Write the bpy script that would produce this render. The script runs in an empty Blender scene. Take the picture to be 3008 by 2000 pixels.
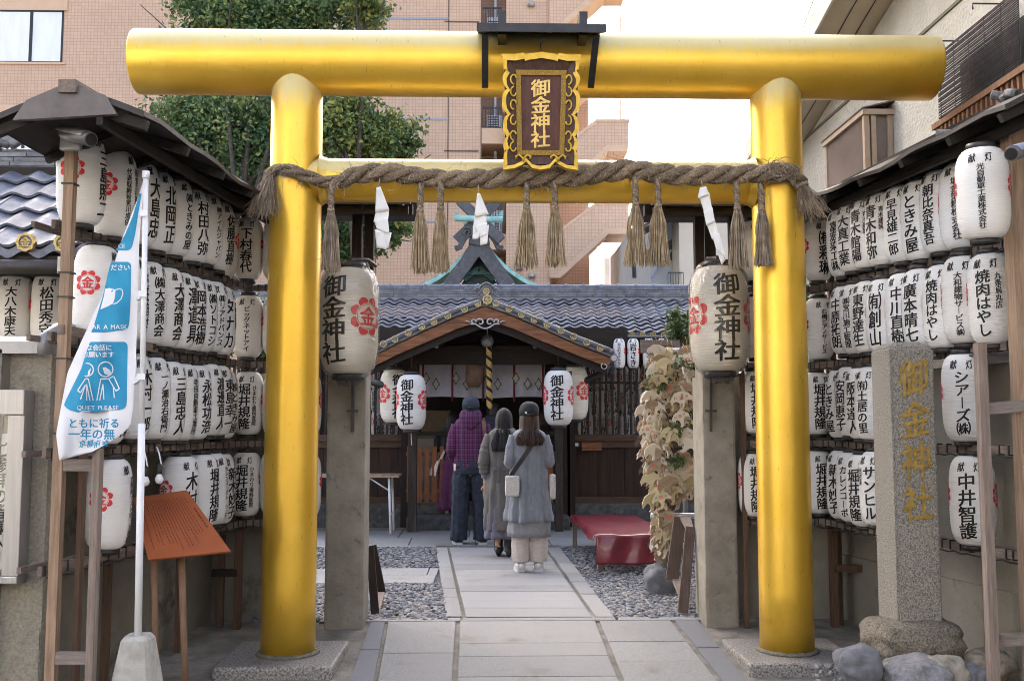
import bpy, bmesh, math, random
import numpy as np
from mathutils import Vector, Matrix
R = math.radians
C = bpy.context.scene.collection
SC = bpy.context.scene
RND = random.Random(7)

# ---------------------------------------------------------------- camera
EYE = 1.45
YAW = -1.35
PITCH = 4.82
cam_d = bpy.data.cameras.new('camera'); cam = bpy.data.objects.new('camera', cam_d); C.objects.link(cam)
cam_d.sensor_width = 36; cam_d.lens = 36 * 2868 / 3008; cam_d.clip_end = 2000; cam_d.clip_start = 0.05
cam.location = (0, 0, EYE); cam.rotation_euler = (R(90 + PITCH), 0, R(YAW))
SC.camera = cam
# ---------------------------------------------------------------- sky, sun, exposure
SUN_EL, SUN_AZ = 25.0, -71.0      # azimuth: travel direction of the light, degrees from +x towards +y (the sun stands behind the apartment building)
w = bpy.data.worlds.new('World'); SC.world = w; w.use_nodes = True
nt = w.node_tree; nt.nodes.clear()
wo = nt.nodes.new('ShaderNodeOutputWorld'); bg = nt.nodes.new('ShaderNodeBackground'); sky = nt.nodes.new('ShaderNodeTexSky')
sky.sky_type = 'NISHITA'; sky.sun_disc = False; sky.sun_elevation = R(SUN_EL)
sky.dust_density = 9.0; sky.air_density = 0.65; sky.ozone_density = 0.2
bg.inputs[1].default_value = 0.15
hs = nt.nodes.new('ShaderNodeHueSaturation'); hs.inputs['Saturation'].default_value = .85       # thin white cloud veils the blue
nt.links.new(sky.outputs[0], hs.inputs['Color']); nt.links.new(hs.outputs[0], bg.inputs[0]); nt.links.new(bg.outputs[0], wo.inputs[0])
sdir = Vector((math.cos(R(SUN_AZ)) * math.cos(R(SUN_EL)), math.sin(R(SUN_AZ)) * math.cos(R(SUN_EL)), -math.sin(R(SUN_EL))))
sky.sun_rotation = math.atan2(-sdir.x, -sdir.y)
sun_d = bpy.data.lights.new('sun', 'SUN'); sun = bpy.data.objects.new('sun', sun_d); C.objects.link(sun)
sun_d.energy = 3.0; sun_d.angle = R(0.5); sun_d.color = (1, .93, .8)
sun.rotation_euler = sdir.to_track_quat('-Z', 'Y').to_euler()
SC.view_settings.view_transform = 'Standard'; SC.view_settings.look = 'None'
SC.view_settings.exposure = 3.0; SC.view_settings.gamma = 1; SC.view_settings.use_curve_mapping = False
SC.cycles.use_denoising = True; SC.cycles.filter_width = 0.95; SC.render.filter_size = 0.95
SC.cycles.max_bounces = 6; SC.cycles.diffuse_bounces = 3; SC.cycles.glossy_bounces = 3; SC.cycles.transparent_max_bounces = 8
SC.cycles.caustics_reflective = False; SC.cycles.caustics_refractive = False

# ---------------------------------------------------------------- sight lines of the camera, in photo coordinates of a 2358 px wide view
S = 3008 / 2358
F = 2868.0
CAMROT = cam.rotation_euler.to_matrix()
def ray(vx, vy):
    d = CAMROT @ Vector(((vx * S - 1504) / F, -(vy * S - 1000) / F, -1))
    return Vector((0, 0, EYE)), d
def atY(vx, vy, Y):
    o, d = ray(vx, vy); return o + d * (Y / d.y)
def atX(vx, vy, X):
    o, d = ray(vx, vy); return o + d * (X / d.x)
def atZ(vx, vy, Z):
    o, d = ray(vx, vy); return o + d * ((Z - EYE) / d.z)
def zg(y):                                  # the forecourt falls gently from the gate line to the street
    return -0.05 * (7.4 - min(max(y, 5.0), 7.4))
def atG(vx, vy):
    p = atZ(vx, vy, 0)
    for _ in range(12): p = atZ(vx, vy, zg(p.y))
    return p

# ---------------------------------------------------------------- mesh builder
class MB:
    def __init__(s): s.v = []; s.f = []; s.m = []; s.sm = []
    def add(s, vs, fs, mat=0, smooth=False):
        b = len(s.v); s.v.extend([tuple(a) for a in vs])
        s.f.extend([tuple(i + b for i in f) for f in fs]); s.m.extend([mat] * len(fs)); s.sm.extend([smooth] * len(fs)); return s
    def box(s, a, b, mat=0):
        x0, y0, z0 = a; x1, y1, z1 = b
        vs = [(x0,y0,z0),(x1,y0,z0),(x1,y1,z0),(x0,y1,z0),(x0,y0,z1),(x1,y0,z1),(x1,y1,z1),(x0,y1,z1)]
        return s.add(vs, BOXF, mat)
    def bar(s, a, b, w, h, up=(0,0,1), mat=0, w2=None, h2=None):   # rectangular bar from a to b
        a = Vector(a); b = Vector(b); d = (b - a).normalized(); u = Vector(up)
        r = d.cross(u)
        if r.length < 1e-5: r = d.cross(Vector((0, 1, 0)))
        r.normalize(); u = r.cross(d).normalized()
        w2 = w if w2 is None else w2; h2 = h if h2 is None else h2
        vs = []
        for p, ww, hh in ((a, w, h), (b, w2, h2)):
            for sx, sy in ((-1,-1),(1,-1),(1,1),(-1,1)): vs.append(p + r * sx * ww / 2 + u * sy * hh / 2)
        return s.add(vs, [(3,2,1,0),(4,5,6,7),(0,1,5,4),(1,2,6,5),(2,3,7,6),(3,0,4,7)], mat)
    def bbox(s, a, b, bev=.01, mat=0):      # box with chamfered edges
        bm = bmesh.new(); bmesh.ops.create_cube(bm, size=1)
        a = Vector(a); b = Vector(b)
        for v in bm.verts: v.co = Vector([(a[i] + b[i]) / 2 + v.co[i] * (b[i] - a[i]) for i in range(3)])
        bmesh.ops.bevel(bm, geom=bm.edges[:], offset=bev, segments=2, affect='EDGES', profile=.6)
        s.bm(bm, mat); bm.free(); return s
    def bm(s, bm, mat=0, smooth=False):
        bm.verts.ensure_lookup_table(); bm.verts.index_update()
        return s.add([v.co[:] for v in bm.verts], [[v.index for v in f.verts] for f in bm.faces], mat, smooth)
    def tube(s, pts, r, n=8, mat=0, cap=True, smooth=True, sq=None):
        pts = [Vector(p) for p in pts]; k = len(pts)
        rs = r if hasattr(r, '__len__') else [r] * k
        t0 = (pts[1] - pts[0]).normalized(); u = t0.orthogonal().normalized()
        if abs(t0.z) < .9: u = (Vector((0,0,1)) - t0 * t0.z).normalized()
        vs = []
        for i, p in enumerate(pts):
            t = (pts[min(i+1, k-1)] - pts[max(i-1, 0)]).normalized()
            u = (u - t * u.dot(t)).normalized(); w_ = t.cross(u)
            for j in range(n):
                an = 2 * math.pi * j / n
                vs.append(p + (u * math.cos(an) + w_ * math.sin(an) * (sq or 1)) * rs[i])
        fs = [(i*n+j, i*n+(j+1)%n, (i+1)*n+(j+1)%n, (i+1)*n+j) for i in range(k-1) for j in range(n)]
        s.add(vs, fs, mat, smooth)
        if cap:
            b = len(s.v) - len(vs)
            s.f.append(tuple(b + j for j in reversed(range(n)))); s.f.append(tuple(b + (k-1)*n + j for j in range(n)))
            s.m += [mat]*2; s.sm += [False]*2
        return s
    def rings(s, rings, mat=0, smooth=True, cap=True, closed=True):   # loft through rings of equal length
        n = len(rings[0]); k = len(rings); vs = [p for r_ in rings for p in r_]
        fs = [(i*n+j, i*n+(j+1)%n, (i+1)*n+(j+1)%n, (i+1)*n+j) for i in range(k-1) for j in range(n if closed else n-1)]
        b = len(s.v); s.add(vs, fs, mat, smooth)
        if cap and closed:
            s.f.append(tuple(b + j for j in reversed(range(n)))); s.f.append(tuple(b + (k-1)*n + j for j in range(n)))
            s.m += [mat]*2; s.sm += [smooth]*2
        return s
    def lathe(s, prof, n=24, c=(0,0,0), mat=0, smooth=True, cap=True):   # prof: [(r, z)]
        return s.rings([[(c[0] + r*math.cos(2*math.pi*j/n), c[1] + r*math.sin(2*math.pi*j/n), c[2] + z) for j in range(n)] for r, z in prof], mat, smooth, cap)
    def prism(s, outline, d, mat=0):        # planar outline (3-D points, counter-clockwise seen from the front) pushed along d
        n = len(outline); d = Vector(d); o = [Vector(p) for p in outline]; q = [p + d for p in o]
        fs = [tuple(range(n)), tuple(reversed(range(n, 2*n)))] + [((i+1)%n, i, n+i, n+(i+1)%n) for i in range(n)]
        return s.add(o + q, fs, mat)
    def sheet(s, fn, nu, nv, mat=0, smooth=True):
        vs = [fn(i/nu, j/nv) for j in range(nv+1) for i in range(nu+1)]
        fs = [(j*(nu+1)+i, j*(nu+1)+i+1, (j+1)*(nu+1)+i+1, (j+1)*(nu+1)+i) for j in range(nv) for i in range(nu)]
        return s.add(vs, fs, mat, smooth)
    def build(s, name, mats, parent=None, loc=None, mesh_only=False):
        off = wloc(parent) if parent is not None else Vector((0,0,0))
        if parent is None and loc is not None: off = Vector(loc)
        me = bpy.data.meshes.new(name)
        vs = np.array(s.v, dtype=np.float64) - np.array(off)
        me.from_pydata(vs.tolist(), [], s.f)
        if not isinstance(mats, (list, tuple)): mats = [mats]
        for m_ in mats: me.materials.append(m_)
        me.polygons.foreach_set('material_index', s.m); me.polygons.foreach_set('use_smooth', s.sm); me.update()
        if mesh_only: return me
        return link(name, me, parent, off if parent is None else (0,0,0))
BOXF = [(3,2,1,0),(4,5,6,7),(0,1,5,4),(1,2,6,5),(2,3,7,6),(3,0,4,7)]
def link(name, me, parent=None, loc=(0,0,0)):
    o = bpy.data.objects.new(name, me); C.objects.link(o); o.location = loc
    if parent is not None: o.parent = parent
    return o
def wloc(o):
    p = Vector((0,0,0))
    while o is not None: p += Vector(o.location); o = o.parent
    return p
def thing(name, label, cat, loc=(0,0,0), group=None):
    o = bpy.data.objects.new(name, None); C.objects.link(o); o.location = loc; o.empty_display_size = .1
    return tag(o, label, cat, group)
def tag(o, label=None, cat=None, group=None, kind=None):
    if label: o['label'] = label
    if cat: o['category'] = cat
    if group: o['group'] = group
    if kind: o['kind'] = kind
    return o
def copy_tree(o, parent=None):
    c = o.copy(); C.objects.link(c); c.parent = parent
    for ch in list(o.children): copy_tree(ch, c)
    return c

# ---------------------------------------------------------------- materials
def mat(name, c1, c2=None, scale=4., rough=.75, bump=0., bscale=80., metal=0., stretch=(1,1,1), detail=6, lo=.35, hi=.65, c3=None, s3=20., a3=.5, spec=.5, island=0., sheen=0., trans=0., coat=0., roughvar=0., wavebump=None, emit=None, bdist=.01):
    m = bpy.data.materials.new(name); m.use_nodes = True; n = m.node_tree; L = n.links
    b = n.nodes['Principled BSDF']
    b.inputs['Roughness'].default_value = rough; b.inputs['Metallic'].default_value = metal
    b.inputs['Specular IOR Level'].default_value = spec
    if sheen: b.inputs['Sheen Weight'].default_value = sheen
    if trans: b.inputs['Transmission Weight'].default_value = trans
    if coat: b.inputs['Coat Weight'].default_value = coat; b.inputs['Coat Roughness'].default_value = .12
    tc = n.nodes.new('ShaderNodeTexCoord'); mp = n.nodes.new('ShaderNodeMapping'); mp.inputs['Scale'].default_value = stretch
    L.new(tc.outputs['Object'], mp.inputs[0])
    out = None
    if c2 is not None:
        nz = n.nodes.new('ShaderNodeTexNoise'); nz.inputs['Scale'].default_value = scale; nz.inputs['Detail'].default_value = detail; nz.inputs['Roughness'].default_value = .65
        L.new(mp.outputs[0], nz.inputs['Vector'])
        cr = n.nodes.new('ShaderNodeValToRGB'); cr.color_ramp.elements[0].position = lo; cr.color_ramp.elements[1].position = hi
        cr.color_ramp.elements[0].color = (*c1, 1); cr.color_ramp.elements[1].color = (*c2, 1)
        L.new(nz.outputs[0], cr.inputs[0]); out = cr.outputs[0]
        if roughvar:
            mr = n.nodes.new('ShaderNodeMapRange'); mr.inputs['To Min'].default_value = rough - roughvar; mr.inputs['To Max'].default_value = rough + roughvar
            L.new(nz.outputs[0], mr.inputs[0]); L.new(mr.outputs[0], b.inputs['Roughness'])
    if c3 is not None:
        nz = n.nodes.new('ShaderNodeTexNoise'); nz.inputs['Scale'].default_value = s3; nz.inputs['Detail'].default_value = 5; nz.inputs['Roughness'].default_value = .7
        L.new(mp.outputs[0], nz.inputs['Vector'])
        cr = n.nodes.new('ShaderNodeValToRGB'); cr.color_ramp.elements[0].position = a3; cr.color_ramp.elements[1].position = min(a3 + .14, 1)
        cr.color_ramp.elements[0].color = (0,0,0,1); cr.color_ramp.elements[1].color = (1,1,1,1)
        mx = n.nodes.new('ShaderNodeMix'); mx.data_type = 'RGBA'
        L.new(nz.outputs[0], cr.inputs[0]); L.new(cr.outputs[0], mx.inputs[0])
        if out is None: mx.inputs[6].default_value = (*c1, 1)
        else: L.new(out, mx.inputs[6])
        mx.inputs[7].default_value = (*c3, 1); out = mx.outputs[2]
    if island:
        ge = n.nodes.new('ShaderNodeNewGeometry'); hs = n.nodes.new('ShaderNodeHueSaturation')
        mr = n.nodes.new('ShaderNodeMapRange'); mr.inputs['To Min'].default_value = 1 - island; mr.inputs['To Max'].default_value = 1 + island
        L.new(ge.outputs['Random Per Island'], mr.inputs[0]); L.new(mr.outputs[0], hs.inputs['Value'])
        if out is None: hs.inputs['Color'].default_value = (*c1, 1)
        else: L.new(out, hs.inputs['Color'])
        out = hs.outputs[0]
    if out is None: b.inputs['Base Color'].default_value = (*c1, 1)
    else: L.new(out, b.inputs['Base Color'])
    if bump:
        nb = n.nodes.new('ShaderNodeTexNoise'); nb.inputs['Scale'].default_value = bscale; nb.inputs['Detail'].default_value = 4
        L.new(mp.outputs[0], nb.inputs['Vector'])
        bp = n.nodes.new('ShaderNodeBump'); bp.inputs['Strength'].default_value = bump; bp.inputs['Distance'].default_value = bdist
        L.new(nb.outputs[0], bp.inputs['Height']); L.new(bp.outputs[0], b.inputs['Normal'])
    if emit: b.inputs['Emission Color'].default_value = (*emit, 1); b.inputs['Emission Strength'].default_value = 1
    return m
def wood(name, a, b_, axis='z', rough=.75, bump=.25, sc=9., c3=None, spec=.4):
    st = {'x': (.08,1,1), 'y': (1,.08,1), 'z': (1,1,.08)}[axis]
    return mat(name, a, b_, scale=sc*6, rough=rough, bump=bump, bscale=sc*9, stretch=st, lo=.32, hi=.68, detail=8, c3=c3, s3=2.2, a3=.55, spec=spec)
def srgb(r, g, b):
    return tuple(((c/255+.055)/1.055)**2.4 if c > 10 else c/255/12.92 for c in (r, g, b))

def brick(name, c1, c2, cm, bw, bh, mortar, axes='xz', rough=.6, off=0.):
    m = bpy.data.materials.new(name); m.use_nodes = True; n = m.node_tree; L = n.links; b = n.nodes['Principled BSDF']
    b.inputs['Roughness'].default_value = rough
    tc = n.nodes.new('ShaderNodeTexCoord'); sp = n.nodes.new('ShaderNodeSeparateXYZ'); cb = n.nodes.new('ShaderNodeCombineXYZ')
    L.new(tc.outputs['Object'], sp.inputs[0]); L.new(sp.outputs['xyz'.index(axes[0])], cb.inputs[0]); L.new(sp.outputs['xyz'.index(axes[1])], cb.inputs[1])
    t = n.nodes.new('ShaderNodeTexBrick'); t.offset = off; t.inputs['Scale'].default_value = 1
    t.inputs['Brick Width'].default_value = bw; t.inputs['Row Height'].default_value = bh; t.inputs['Mortar Size'].default_value = mortar
    t.inputs['Mortar Smooth'].default_value = .2; t.inputs['Bias'].default_value = 0
    t.inputs['Color1'].default_value = (*c1,1); t.inputs['Color2'].default_value = (*c2,1); t.inputs['Mortar'].default_value = (*cm,1)
    L.new(cb.outputs[0], t.inputs['Vector'])
    nz = n.nodes.new('ShaderNodeTexNoise'); nz.inputs['Scale'].default_value = .35; L.new(tc.outputs['Object'], nz.inputs['Vector'])
    hs = n.nodes.new('ShaderNodeHueSaturation'); mr = n.nodes.new('ShaderNodeMapRange'); mr.inputs['To Min'].default_value = .85; mr.inputs['To Max'].default_value = 1.15
    L.new(nz.outputs[0], mr.inputs[0]); L.new(mr.outputs[0], hs.inputs['Value']); L.new(t.outputs[0], hs.inputs['Color']); L.new(hs.outputs[0], b.inputs['Base Color'])
    return m

MT = {}
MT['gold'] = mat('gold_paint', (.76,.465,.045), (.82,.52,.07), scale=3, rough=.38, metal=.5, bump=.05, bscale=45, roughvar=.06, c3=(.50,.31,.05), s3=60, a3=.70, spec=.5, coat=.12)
MT['goldleaf'] = mat('gold_leaf', (.58,.36,.035), (.74,.49,.07), scale=20, rough=.45, metal=.4, bump=.1, bscale=90)
MT['goldtext'] = mat('gold_letter', (.70,.48,.14), (.85,.62,.22), scale=40, rough=.5, metal=.45)
MT['conc'] = mat('concrete', (.20,.18,.145), (.31,.285,.235), scale=5, rough=.9, bump=.5, bscale=90, c3=(.10,.09,.07), s3=9, a3=.6)
MT['wallconc'] = mat('rendered_wall', (.24,.22,.175), (.37,.345,.285), scale=60, rough=.92, bump=1., bscale=110, c3=(.09,.085,.06), s3=1.6, a3=.6)
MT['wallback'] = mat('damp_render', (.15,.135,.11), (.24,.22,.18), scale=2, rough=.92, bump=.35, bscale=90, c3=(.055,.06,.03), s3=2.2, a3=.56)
MT['granite'] = mat('granite', (.145,.145,.147), (.345,.345,.345), scale=150, rough=.75, bump=.35, bscale=110, c3=(.185,.172,.15), s3=2.3, a3=.56, island=.13, lo=.4, hi=.6)
MT['granite2'] = mat('granite_speckled', (.075,.068,.058), (.37,.345,.295), scale=150, rough=.85, bump=.35, bscale=110, lo=.34, hi=.66, detail=3)
MT['granite3'] = mat('granite_pedestal', (.06,.056,.053), (.36,.345,.33), scale=75, rough=.5, bump=.3, bscale=110, c3=(.12,.08,.05), s3=5, a3=.6, lo=.36, hi=.62, detail=3)
MT['darkgranite'] = mat('dark_granite', (.125,.13,.145), (.20,.205,.225), scale=150, rough=.75, bump=.2, bscale=120, island=.06)
MT['asphalt'] = mat('forecourt_concrete', (.13,.12,.10), (.26,.24,.21), scale=6, rough=.92, bump=.6, bscale=70, c3=(.30,.27,.23), s3=3, a3=.6)
MT['street'] = mat('street_asphalt', (.055,.055,.055), (.09,.09,.09), scale=40, rough=.9, bump=.3, bscale=200)
MT['paper'] = mat('lantern_paper', (.80,.795,.78), (.73,.715,.68), scale=6, rough=.8, spec=.2, lo=.45, hi=.8)
MT['paper2'] = mat('lantern_paper_warm', (.76,.725,.64), (.69,.645,.55), scale=4, rough=.6, spec=.3)
MT['ink'] = mat('black_ink', (.012,.011,.012), rough=.5, spec=.3)
MT['red'] = mat('red_ink', (.62,.035,.045), (.70,.06,.06), scale=30, rough=.6, spec=.3)
MT['ring'] = mat('lantern_ring', (.016,.015,.015), (.03,.028,.027), scale=30, rough=.45)
MT['black'] = mat('black_metal', (.010,.0095,.010), (.022,.021,.021), scale=25, rough=.45, bump=.1, bscale=50)
MT['darkwood'] = wood('dark_wood', (.010,.006,.0045), (.028,.017,.012), 'z')
MT['darkwoodx'] = wood('dark_wood_along', (.009,.006,.004), (.026,.016,.011), 'x')
MT['brownwood'] = wood('brown_wood', (.065,.037,.023), (.14,.085,.055), 'z')
MT['greywood'] = wood('weathered_wood', (.155,.115,.095), (.30,.245,.21), 'z', c3=(.20,.12,.08))
MT['greywoodx'] = wood('weathered_wood_along', (.15,.12,.10), (.27,.23,.21), 'x')
MT['greywoody'] = wood('weathered_wood_deep', (.12,.09,.07), (.24,.19,.16), 'y')
MT['postwood'] = wood('post_wood', (.20,.13,.085), (.40,.28,.19), 'z', c3=(.12,.085,.065))
MT['barge'] = wood('barge_board_wood', (.075,.026,.010), (.33,.135,.05), 'x', rough=.55, c3=(.03,.02,.015))
MT['orangewood'] = wood('orange_wood', (.17,.062,.025), (.27,.105,.04), 'z')
MT['tile'] = mat('roof_tile', (.085,.097,.130), (.175,.192,.24), scale=9, rough=.5, bump=.12, bscale=40, island=.16, c3=(.09,.09,.095), s3=30, a3=.60, spec=.4)
MT['tiledark'] = mat('ridge_tile', (.085,.09,.105), (.18,.185,.20), scale=9, rough=.5, bump=.2, bscale=40, island=.18)
MT['roofskin'] = mat('roof_sheet', (.020,.016,.015), (.048,.040,.039), scale=7, rough=.6, bump=.3, bscale=20)
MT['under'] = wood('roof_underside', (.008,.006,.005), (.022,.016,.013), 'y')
MT['copper'] = mat('verdigris', (.20,.42,.40), (.32,.56,.53), scale=8, rough=.7, bump=.15, bscale=30, c3=(.16,.25,.26), s3=6, a3=.6)
MT['copperdark'] = mat('dark_copper', (.045,.048,.055), (.085,.085,.095), scale=12, rough=.55, bump=.2, bscale=40, c3=(.16,.26,.27), s3=5, a3=.62)
MT['rope'] = mat('straw_rope', (.115,.082,.052), (.40,.305,.205), scale=110, rough=.95, bump=.8, bscale=150, island=.25)
MT['straw'] = mat('straw', (.29,.205,.115), (.52,.40,.245), scale=14, rough=.85, island=.35)
MT['strawgrey'] = mat('straw_grey', (.22,.165,.11), (.46,.365,.265), scale=14, rough=.9, island=.4)
MT['whitepaper'] = mat('white_paper', (.80,.79,.76), (.74,.70,.60), scale=7, rough=.85, lo=.5, hi=.8)
MT['whiteplastic'] = mat('white_plastic', (.76,.77,.80), rough=.35)
MT['steel'] = mat('brushed_steel', (.33,.32,.315), (.41,.40,.395), scale=60, rough=.38, metal=.55, stretch=(1,1,.05))
MT['greymetal'] = mat('grey_metal', (.28,.28,.29), (.33,.33,.34), scale=30, rough=.4, metal=.35)
MT['camgrey'] = mat('camera_housing', (.12,.12,.125), (.15,.15,.155), scale=30, rough=.35, metal=.2)
MT['glassdark'] = mat('dark_glass', (.01,.01,.012), rough=.08, spec=.8)
MT['skin'] = mat('skin', (.52,.30,.20), (.56,.34,.24), scale=20, rough=.55)
MT['hair'] = mat('black_hair', (.008,.007,.007), (.020,.017,.017), scale=70, rough=.5, spec=.25, bump=.5, bscale=90, stretch=(1,1,.06))
MT['hairbrown'] = mat('brown_hair', (.016,.010,.008), (.065,.036,.026), scale=70, rough=.5, spec=.25, bump=.5, bscale=90, stretch=(1,1,.06))

def gold_sheen_and_dust():
    """gold paint with the pale sky reflection and dust coloured onto the beam tops and fine dark runs below it"""
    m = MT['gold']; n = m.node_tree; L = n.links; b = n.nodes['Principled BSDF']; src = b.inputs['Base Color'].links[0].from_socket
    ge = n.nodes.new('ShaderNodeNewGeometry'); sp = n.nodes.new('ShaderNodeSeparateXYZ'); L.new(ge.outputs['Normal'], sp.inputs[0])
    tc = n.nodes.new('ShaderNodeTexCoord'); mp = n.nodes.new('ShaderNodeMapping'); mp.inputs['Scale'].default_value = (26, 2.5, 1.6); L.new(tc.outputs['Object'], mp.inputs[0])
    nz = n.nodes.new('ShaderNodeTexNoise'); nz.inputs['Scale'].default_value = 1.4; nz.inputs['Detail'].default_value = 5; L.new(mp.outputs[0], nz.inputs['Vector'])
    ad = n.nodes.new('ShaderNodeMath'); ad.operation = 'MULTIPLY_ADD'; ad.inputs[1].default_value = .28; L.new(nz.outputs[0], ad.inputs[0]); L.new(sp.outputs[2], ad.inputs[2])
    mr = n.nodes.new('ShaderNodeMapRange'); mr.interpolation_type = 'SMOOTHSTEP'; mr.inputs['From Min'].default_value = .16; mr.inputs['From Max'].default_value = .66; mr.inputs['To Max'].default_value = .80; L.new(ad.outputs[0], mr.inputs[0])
    mx = n.nodes.new('ShaderNodeMix'); mx.data_type = 'RGBA'; L.new(mr.outputs[0], mx.inputs[0]); L.new(src, mx.inputs[6]); mx.inputs[7].default_value = (.66, .60, .34, 1)  # sky reflection painted as a pale colour on upward faces, together with dust
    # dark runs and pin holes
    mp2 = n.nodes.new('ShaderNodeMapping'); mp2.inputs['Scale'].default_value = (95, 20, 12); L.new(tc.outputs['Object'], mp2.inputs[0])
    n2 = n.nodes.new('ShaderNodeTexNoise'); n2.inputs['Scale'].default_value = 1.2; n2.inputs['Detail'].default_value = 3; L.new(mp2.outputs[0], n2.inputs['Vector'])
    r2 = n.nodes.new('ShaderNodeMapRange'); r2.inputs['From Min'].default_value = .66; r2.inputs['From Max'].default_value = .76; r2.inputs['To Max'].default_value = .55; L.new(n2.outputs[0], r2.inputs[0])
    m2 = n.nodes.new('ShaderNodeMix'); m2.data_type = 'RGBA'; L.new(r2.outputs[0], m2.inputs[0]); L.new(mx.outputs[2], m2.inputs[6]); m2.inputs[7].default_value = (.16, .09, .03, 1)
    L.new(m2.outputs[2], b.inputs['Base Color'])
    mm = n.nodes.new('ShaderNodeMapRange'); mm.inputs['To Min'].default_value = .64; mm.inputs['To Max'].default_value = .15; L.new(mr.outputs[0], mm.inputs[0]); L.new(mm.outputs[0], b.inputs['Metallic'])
gold_sheen_and_dust()

def paper_age(m):
    """every lantern has aged a little differently"""
    n = m.node_tree; L = n.links; b = n.nodes['Principled BSDF']; src = b.inputs['Base Color'].links[0].from_socket
    oi = n.nodes.new('ShaderNodeObjectInfo'); mr = n.nodes.new('ShaderNodeMapRange'); mr.inputs['To Min'].default_value = 0; mr.inputs['To Max'].default_value = .5; L.new(oi.outputs['Random'], mr.inputs[0])
    pw = n.nodes.new('ShaderNodeMath'); pw.operation = 'POWER'; pw.inputs[1].default_value = 2.2; L.new(mr.outputs[0], pw.inputs[0])
    mx = n.nodes.new('ShaderNodeMix'); mx.data_type = 'RGBA'; L.new(pw.outputs[0], mx.inputs[0]); L.new(src, mx.inputs[6]); mx.inputs[7].default_value = (.50, .44, .30, 1); L.new(mx.outputs[2], b.inputs['Base Color'])
paper_age(MT['paper'])
# ---------------------------------------------------------------- writing
GL = {}
def glyph(ch, bold=.020):
    """a character as flat faces in a unit square, four offset copies deep so that its strokes are brush thick; v[2] is the layer"""
    if ch in GL: return GL[ch]
    cu = bpy.data.curves.new('writing', 'FONT'); cu.body = ch; cu.size = 1; cu.resolution_u = 2
    o = bpy.data.objects.new('writing', cu); C.objects.link(o)
    dg = bpy.context.evaluated_depsgraph_get(); ev = o.evaluated_get(dg); me = ev.to_mesh()
    bm = bmesh.new(); bm.from_mesh(me); ev.to_mesh_clear()
    bpy.data.objects.remove(o); bpy.data.curves.remove(cu)
    xs = [v.co.x for v in bm.verts]
    if not xs: GL[ch] = ([], []); bm.free(); return GL[ch]
    cjk = ord(ch) > 0x2E00; wid = 1.0 if cjk else (min(xs) + max(xs))
    for i in range(1, 7):
        if not cjk: break
        g = bm.verts[:] + bm.edges[:] + bm.faces[:]
        bmesh.ops.bisect_plane(bm, geom=g, plane_co=(i/7, 0, 0), plane_no=(1, 0, 0))
        g = bm.verts[:] + bm.edges[:] + bm.faces[:]
        bmesh.ops.bisect_plane(bm, geom=g, plane_co=(0, -.12 + i/7, 0), plane_no=(0, 1, 0))
    bm.verts.index_update(); n = len(bm.verts)
    base = [(v.co.x - wid/2, v.co.y - .38) for v in bm.verts]; bf = [[v.index for v in f.verts] for f in bm.faces]; bm.free()
    vs = []; fs = []
    for k, (dx, dy) in enumerate(((-1,-.6),(1,-.6),(-1,.6),(1,.6)) if cjk else ((-.5,0),(.5,0))):
        vs += [P3(a + dx*bold, b_ + dy*bold, k*.00012) for a, b_ in base]; fs += [[i + k*n for i in f] for f in bf]
    GL[ch] = (vs, fs); return GL[ch]
class P3(tuple):            # a 2-D point that remembers its layer
    def __new__(cls, a, b, l=0.): t = tuple.__new__(cls, (a, b)); t.l = l; return t
def lay(p): return getattr(p, 'l', 0.)
def column(text, u, ztop, zbot, wmax, sq=1.12, brush=.10):
    """vertical writing: [(x, z) points], faces"""
    out = []; n = len(text); step = (ztop - zbot) / n; h = min(step * 1.06, wmax * 1.25); wd = min(wmax, h * sq)
    for i, ch in enumerate(text):
        if ch in ' \u3000': continue
        vs, fs = glyph(ch); zc = ztop - step * (i + .5)
        if ch == 'ー': vs = [P3(-v[1] * .7, v[0], lay(v)) for v in vs]
        j = RND.uniform(-.05, .05)
        out.append(([P3(u + v[0] * wd, zc + (v[1] + (brush + j) * v[0]) * h, lay(v)) for v in vs], fs))
    return out
def line(text, x, z, size, brush=0., track=1.):
    out = []; cx = x
    adv = []
    for ch in text:
        vs, fs = glyph(ch); wd = (max(v[0] for v in vs) - min(v[0] for v in vs)) if vs else .3
        adv.append((1.0 if ord(ch) > 0x2E00 else wd + .09) * size * track)
    cx = x - sum(adv) / 2
    for ch, a_ in zip(text, adv):
        vs, fs = glyph(ch)
        if vs: out.append(([P3(cx + a_/2 + v[0] * size, z + (v[1] + brush * v[0]) * size, lay(v)) for v in vs], fs))
        cx += a_
    return out
def emblem2d(Rr):
    """red flower crest with the gold character in a ring"""
    out = []
    n = 8
    for k in range(n):
        a0 = 2*math.pi*(k + .5)/n; hw = math.pi/n * .90; vs = []; fs = []
        for i in range(7):
            t = -1 + 2*i/6; an = a0 + t*hw
            ro = Rr * (1.0 - .16*abs(t)**2.6 + .05*(1-abs(t))**3); ri = Rr * .70
            for q in range(4):
                rr = ri + (ro - ri)*q/3; vs.append((rr*math.cos(an), rr*math.sin(an)))
        for i in range(6):
            for q in range(3): fs.append((i*4+q, i*4+q+1, (i+1)*4+q+1, (i+1)*4+q))
        out.append((vs, fs))
    vs = []; fs = []; m_ = 40
    for k in range(m_):
        an = 2*math.pi*k/m_
        for rr in (.625, .655): vs.append((Rr*rr*math.cos(an), Rr*rr*math.sin(an)))
    fs = [(2*k, 2*k+1, (2*k+3) % (2*m_), (2*k+2) % (2*m_)) for k in range(m_)]
    out.append((vs, fs))
    g, f = glyph('金'); out.append(([P3(v[0]*Rr*1.02, v[1]*Rr*1.02, lay(v)) for v in g], f))
    return out
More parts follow.
